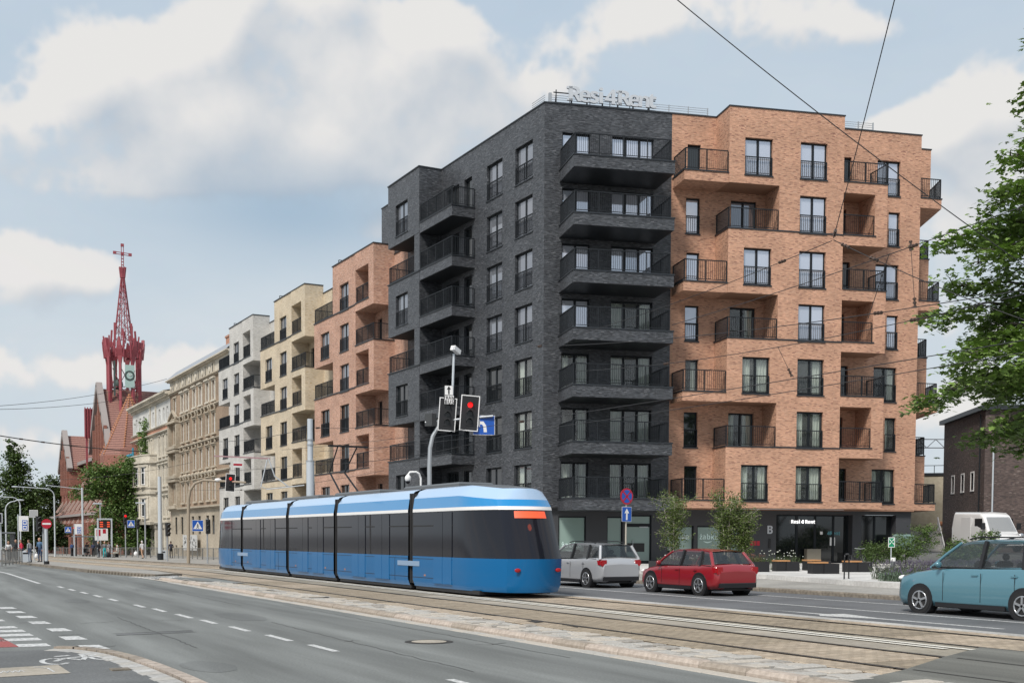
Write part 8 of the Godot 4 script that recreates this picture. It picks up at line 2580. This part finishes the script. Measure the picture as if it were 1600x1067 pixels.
	street_lamp("arched street lamp in front of the church's left buttresses", 18.0, -150.0, 8.2, 4.0, 0.0, M.galv_light)
	street_lamp("arched street lamp second from the left picture edge", 14.2, -150.0, 7.1, 4.6, 0.0, M.galv_light)
	street_lamp("straight armed street lamp at the left picture edge", 11.6, -138.0, 6.2, 1.2, PI, M.galv_light)
	o = thing("tram_pole", "slender white pole with a bracket arm before the church transept", "pole", Vector3(22.6, gy(-160) + 0.1, -160.0))
	b = MB.new(); b.tube([Vector3(), Vector3(0, 8.8, 0)], 0.13, 8); b.bar(Vector3(0, 8.6, 0), Vector3(-4.2, 9.0, 0), 0.08); part(o, "shaft", b, M.galv_light)
	o = thing("poster_case", "white poster case with red print on the far platform", "poster case", Vector3(22.15, gy(-142) + 0.12, -142.4))
	b = MB.new(); b.box(-0.72, 0.72, 1.9, 3.3, -0.1, 0.0); part(o, "case", b, M.white)
	b = MB.new(); b.box(-0.55, -0.1, 2.4, 3.15, 0.001, 0.008); b.box(0.15, 0.5, 2.7, 3.2, 0.001, 0.008); part(o, "red_print", b, M.sign_red)
	# trees
	crown_tree("poplar_tree", "tall narrow dark poplar at the left by the tram stop", "tree", Vector3(20.3, -1.6, -222.0), [[Vector3(0, 9.0, 0), Vector3(3.2, 8.0, 3.0)], [Vector3(0.2, 15.0, 0), Vector3(2.1, 4.5, 2.0)], [Vector3(-1.0, 5.0, 0.6), Vector3(3.0, 4.5, 2.6)], [Vector3(1.3, 6.5, 0.4), Vector3(2.8, 6.0, 2.6)], [Vector3(-0.3, 18.3, 0), Vector3(1.0, 2.0, 1.0)]], 15000, 0.34, 0.9, 0.35)
	crown_tree("street_tree", "broad green tree between the poplar and the church", "tree", Vector3(27.0, -1.6, -240.0), [[Vector3(0, 9.5, 0), Vector3(4.5, 3.6, 4.0)], [Vector3(2.0, 12.5, 0), Vector3(3.2, 2.6, 3.0)], [Vector3(-2.5, 6.5, 0.5), Vector3(3.4, 3.4, 3.0)], [Vector3(2.4, 6.0, 0.5), Vector3(3.2, 3.4, 3.0)]], 11000, 0.36, 0.8, 0.35)
	crown_tree("street_tree", "dark bushy tree at the left picture edge", "tree", Vector3(15.2, -1.6, -212.0), [[Vector3(0, 6.5, 0), Vector3(4.2, 3.6, 3.6)], [Vector3(2.0, 4.5, 0.5), Vector3(3.4, 3.2, 3.0)], [Vector3(-3.0, 5.5, 0), Vector3(3.4, 3.4, 3.0)], [Vector3(4.0, 3.0, 1.0), Vector3(3.0, 2.6, 2.4)]], 12000, 0.34, 0.62, 0.35)
	crown_tree("street_tree", "dark low tree under the poplar behind the tram stop", "tree", Vector3(22.0, -1.4, -205.0), [[Vector3(0, 4.0, 0), Vector3(3.8, 3.2, 3.0)], [Vector3(2.6, 3.0, 0.5), Vector3(2.8, 2.6, 2.4)], [Vector3(-2.6, 3.2, 0.5), Vector3(2.8, 2.8, 2.4)]], 9000, 0.3, 0.55, 0.3)
	crown_tree("lime_tree", "big green lime tree in front of the church beside the cream townhouse", "tree", Vector3(30.2, -1.2, -172.0), [[Vector3(0, 10.0, 0), Vector3(4.4, 3.4, 4.2)], [Vector3(-3.2, 10.8, 1.0), Vector3(3.2, 2.4, 3.0)], [Vector3(2.0, 12.6, 0), Vector3(3.2, 2.4, 3.0)], [Vector3(-1.0, 6.0, 1.5), Vector3(4.0, 2.2, 3.4)], [Vector3(3.4, 4.4, 0.5), Vector3(3.2, 3.6, 3.0)], [Vector3(3.9, 16.8, 0), Vector3(2.2, 3.2, 2.0)], [Vector3(1.0, 2.8, 1.5), Vector3(3.4, 2.6, 3.0)], [Vector3(-5.4, 8.8, 0.5), Vector3(2.2, 1.3, 2.0)], [Vector3(-3.0, 3.2, 1.0), Vector3(2.8, 2.2, 2.6)], [Vector3(4.4, 8.4, 0.5), Vector3(2.8, 3.0, 2.6)]], 42000, 0.25, 1.45, 0.4)
	var far_b := MB.new()
	far_b.box(-14, 10, 0, 22, -8, 0)
	var fb := thing("apartment_building", "pale distant apartment slab above the trees at the left edge", "building", Vector3(24.0, -4.0, -430.0))
	part(fb, "wall", far_b, M.stucco_white)
	for r in 6:
		for c in 7:
			var q := MB.new(); q.box(-13 + c * 3.2, -11.6 + c * 3.2, 3 + r * 3.0, 4.5 + r * 3.0, 0.0, 0.05); part(fb, "window", q, M.pane_dark)

func near_trees() -> void:   # the row that the big maple belongs to; seen only as reflections in the lower windows
	for q in [[47.0, -9.0, "maple nearest the plaza in the row right of the picture"], [56.0, -6.0, "second maple in the row right of the picture"], [65.0, -5.0, "third maple in the row right of the picture"], [74.0, -9.0, "maple farthest from the road in the row right of the picture"]]:
		crown_tree("maple_tree", q[2], "tree", Vector3(q[0], 0.2, q[1]), [[Vector3(0, 9.0, 0), Vector3(3.8, 3.4, 3.8)], [Vector3(1.2, 12.6, 0), Vector3(2.8, 2.6, 2.8)], [Vector3(-1.8, 6.6, 0.5), Vector3(2.6, 2.0, 2.6)], [Vector3(2.0, 6.4, -0.6), Vector3(2.6, 2.2, 2.6)]], 4500, 0.4, 1.1, 0.3, "maples right of the picture")
func wires() -> void:
	for q in [
		["span wire descending from the top of the sky to the maple", Vector3(14.31, 12.97, -20.24), Vector3(23.56, 7.38, -17.82), 0.15, 0.014, []],
		["steep span wire from the top edge down to the bunched insulators", Vector3(16.95, 12.05, -16.51), Vector3(21.55, 9.45, -22.98), 0.05, 0.014, [0.97]],
		["short span wire with two long insulators right of the wire knot", Vector3(21.55, 9.40, -22.98), Vector3(23.09, 6.35, -17.44), 0.10, 0.014, [0.06, 0.2]],
		["span wire from the wire knot sloping down across the orange balconies", Vector3(21.51, 9.38, -23.00), Vector3(21.63, 8.93, -38.80), 0.20, 0.013, [0.12]],
		["tram wire rising steeply past the orange block into the maple", Vector3(22.62, 8.66, -31.44), Vector3(21.38, 8.88, -16.23), 0.10, 0.014, [0.72]],
		["dark tram wire crossing the third and fourth floors nearly level", Vector3(21.63, 8.93, -38.80), Vector3(20.87, 6.92, -16.39), 0.25, 0.014, [0.02, 0.8]],
		["twin tram wire just below the dark one with small insulators", Vector3(21.94, 7.72, -36.29), Vector3(20.87, 6.85, -16.38), 0.30, 0.013, [0.3, 0.83]],
		["long contact wire low across the dark block and the lobby floors", Vector3(21.01, 6.93, -68.53), Vector3(17.38, 5.21, -13.62), 0.25, 0.012, [0.62]],
		["second contact wire beside the long low one", Vector3(21.71, 6.57, -63.60), Vector3(17.37, 5.00, -13.61), 0.30, 0.011, []],
		["short drop wire between two tram wires before the orange block", Vector3(22.26, 7.17, -25.88), Vector3(22.57, 6.40, -25.67), 0.00, 0.009, [0.95]],
		["short drop wire below the right balconies of the orange block", Vector3(22.51, 9.06, -21.31), Vector3(22.57, 7.53, -21.19), 0.00, 0.009, [0.03, 0.95]],
		["curled pale cable hanging from the wire knot", Vector3(22.04, 8.82, -21.55), Vector3(22.29, 7.40, -22.47), -0.00, 0.012, []],
		["thick feeder cable entering at the left edge above the lamp posts", Vector3(4.48, 7.02, -66.01), Vector3(14.94, 7.14, -77.46), 0.15, 0.035, [0.2, 0.32, 0.48]],
		["upper of two thin wires across the sky left of the church tower", Vector3(4.51, 8.33, -66.07), Vector3(17.19, 12.46, -82.24), 0.30, 0.016, []],
		["lower of two thin wires across the sky left of the church tower", Vector3(4.50, 8.20, -66.07), Vector3(18.00, 12.02, -84.05), 0.35, 0.016, []],
		["span wire from the grey pole over the yellow block", Vector3(18.81, 7.89, -76.57), Vector3(18.68, 7.16, -56.16), 0.20, 0.016, [0.9]],
		["span wire from the grey pole to the dark block", Vector3(18.68, 7.16, -56.16), Vector3(22.25, 7.20, -45.18), 0.30, 0.014, [0.05]],
		["lower span wire from the grey pole over the pink block", Vector3(18.65, 5.33, -56.08), Vector3(23.11, 6.28, -40.13), 0.40, 0.014, [0.05]],
		["tram wire over the pink and yellow blocks", Vector3(20.99, 6.53, -85.55), Vector3(22.19, 6.32, -51.97), 0.40, 0.014, []],
		["tram wire in front of the white block", Vector3(22.06, 5.53, -96.27), Vector3(22.60, 5.17, -56.23), 0.40, 0.014, [0.35]],
		["span wire between lamp posts over the tram stop", Vector3(9.37, 5.56, -86.02), Vector3(18.61, 6.81, -81.15), 0.30, 0.014, []]]:
		wire(q[0], q[1], q[2], q[3], q[4], q[5])
func _ready() -> void:
	rng.seed = 20240
	setup()
	materials()
	more_materials()
	leaf_shape1 = leaf_mesh(1)
	mat("sign_post", Color(0.45, 0.42, 0.36), 0.6)
	mat("lens_grey", Color(0.05, 0.053, 0.055), 0.5)
	mat("lamp_tan", Color(0.30, 0.25, 0.19), 0.6)
	mat("pink_arm", Color(0.36, 0.22, 0.24), 0.6)
	mat("fence_grey", Color(0.16, 0.16, 0.155), 0.6)
	mat("bin_green", Color(0.16, 0.24, 0.22), 0.6)
	ground()
	dark_building()
	orange_building()
	row_house(21.75, "pink_brick", "salmon pink brick apartment block right beside the dark block")
	row_house(37.3, "yellow_brick", "cream yellow brick apartment block between the pink and white blocks")
	row_house(52.85, "white_brick", "white brick apartment block beside the old townhouses")
	townhouse_brown()
	townhouse_cream()
	church()
	tram()
	car("red hatchback driving past the birches", Vector3(23.2, 0.0, -30.75), 0.0, M.car_red, 0)
	car("silver estate car just ahead of the red hatchback behind the tram's end", Vector3(23.1, 0.0, -37.3), 0.0, M.car_silver, 1)
	car("teal blue tall car cut by the right picture edge", Vector3(23.0, 0.0, -18.9), 0.0, M.teal, 2)
	street_signals()
	plaza_items()
	right_background()
	left_street()
	big_maple()
	near_trees()
	wires()
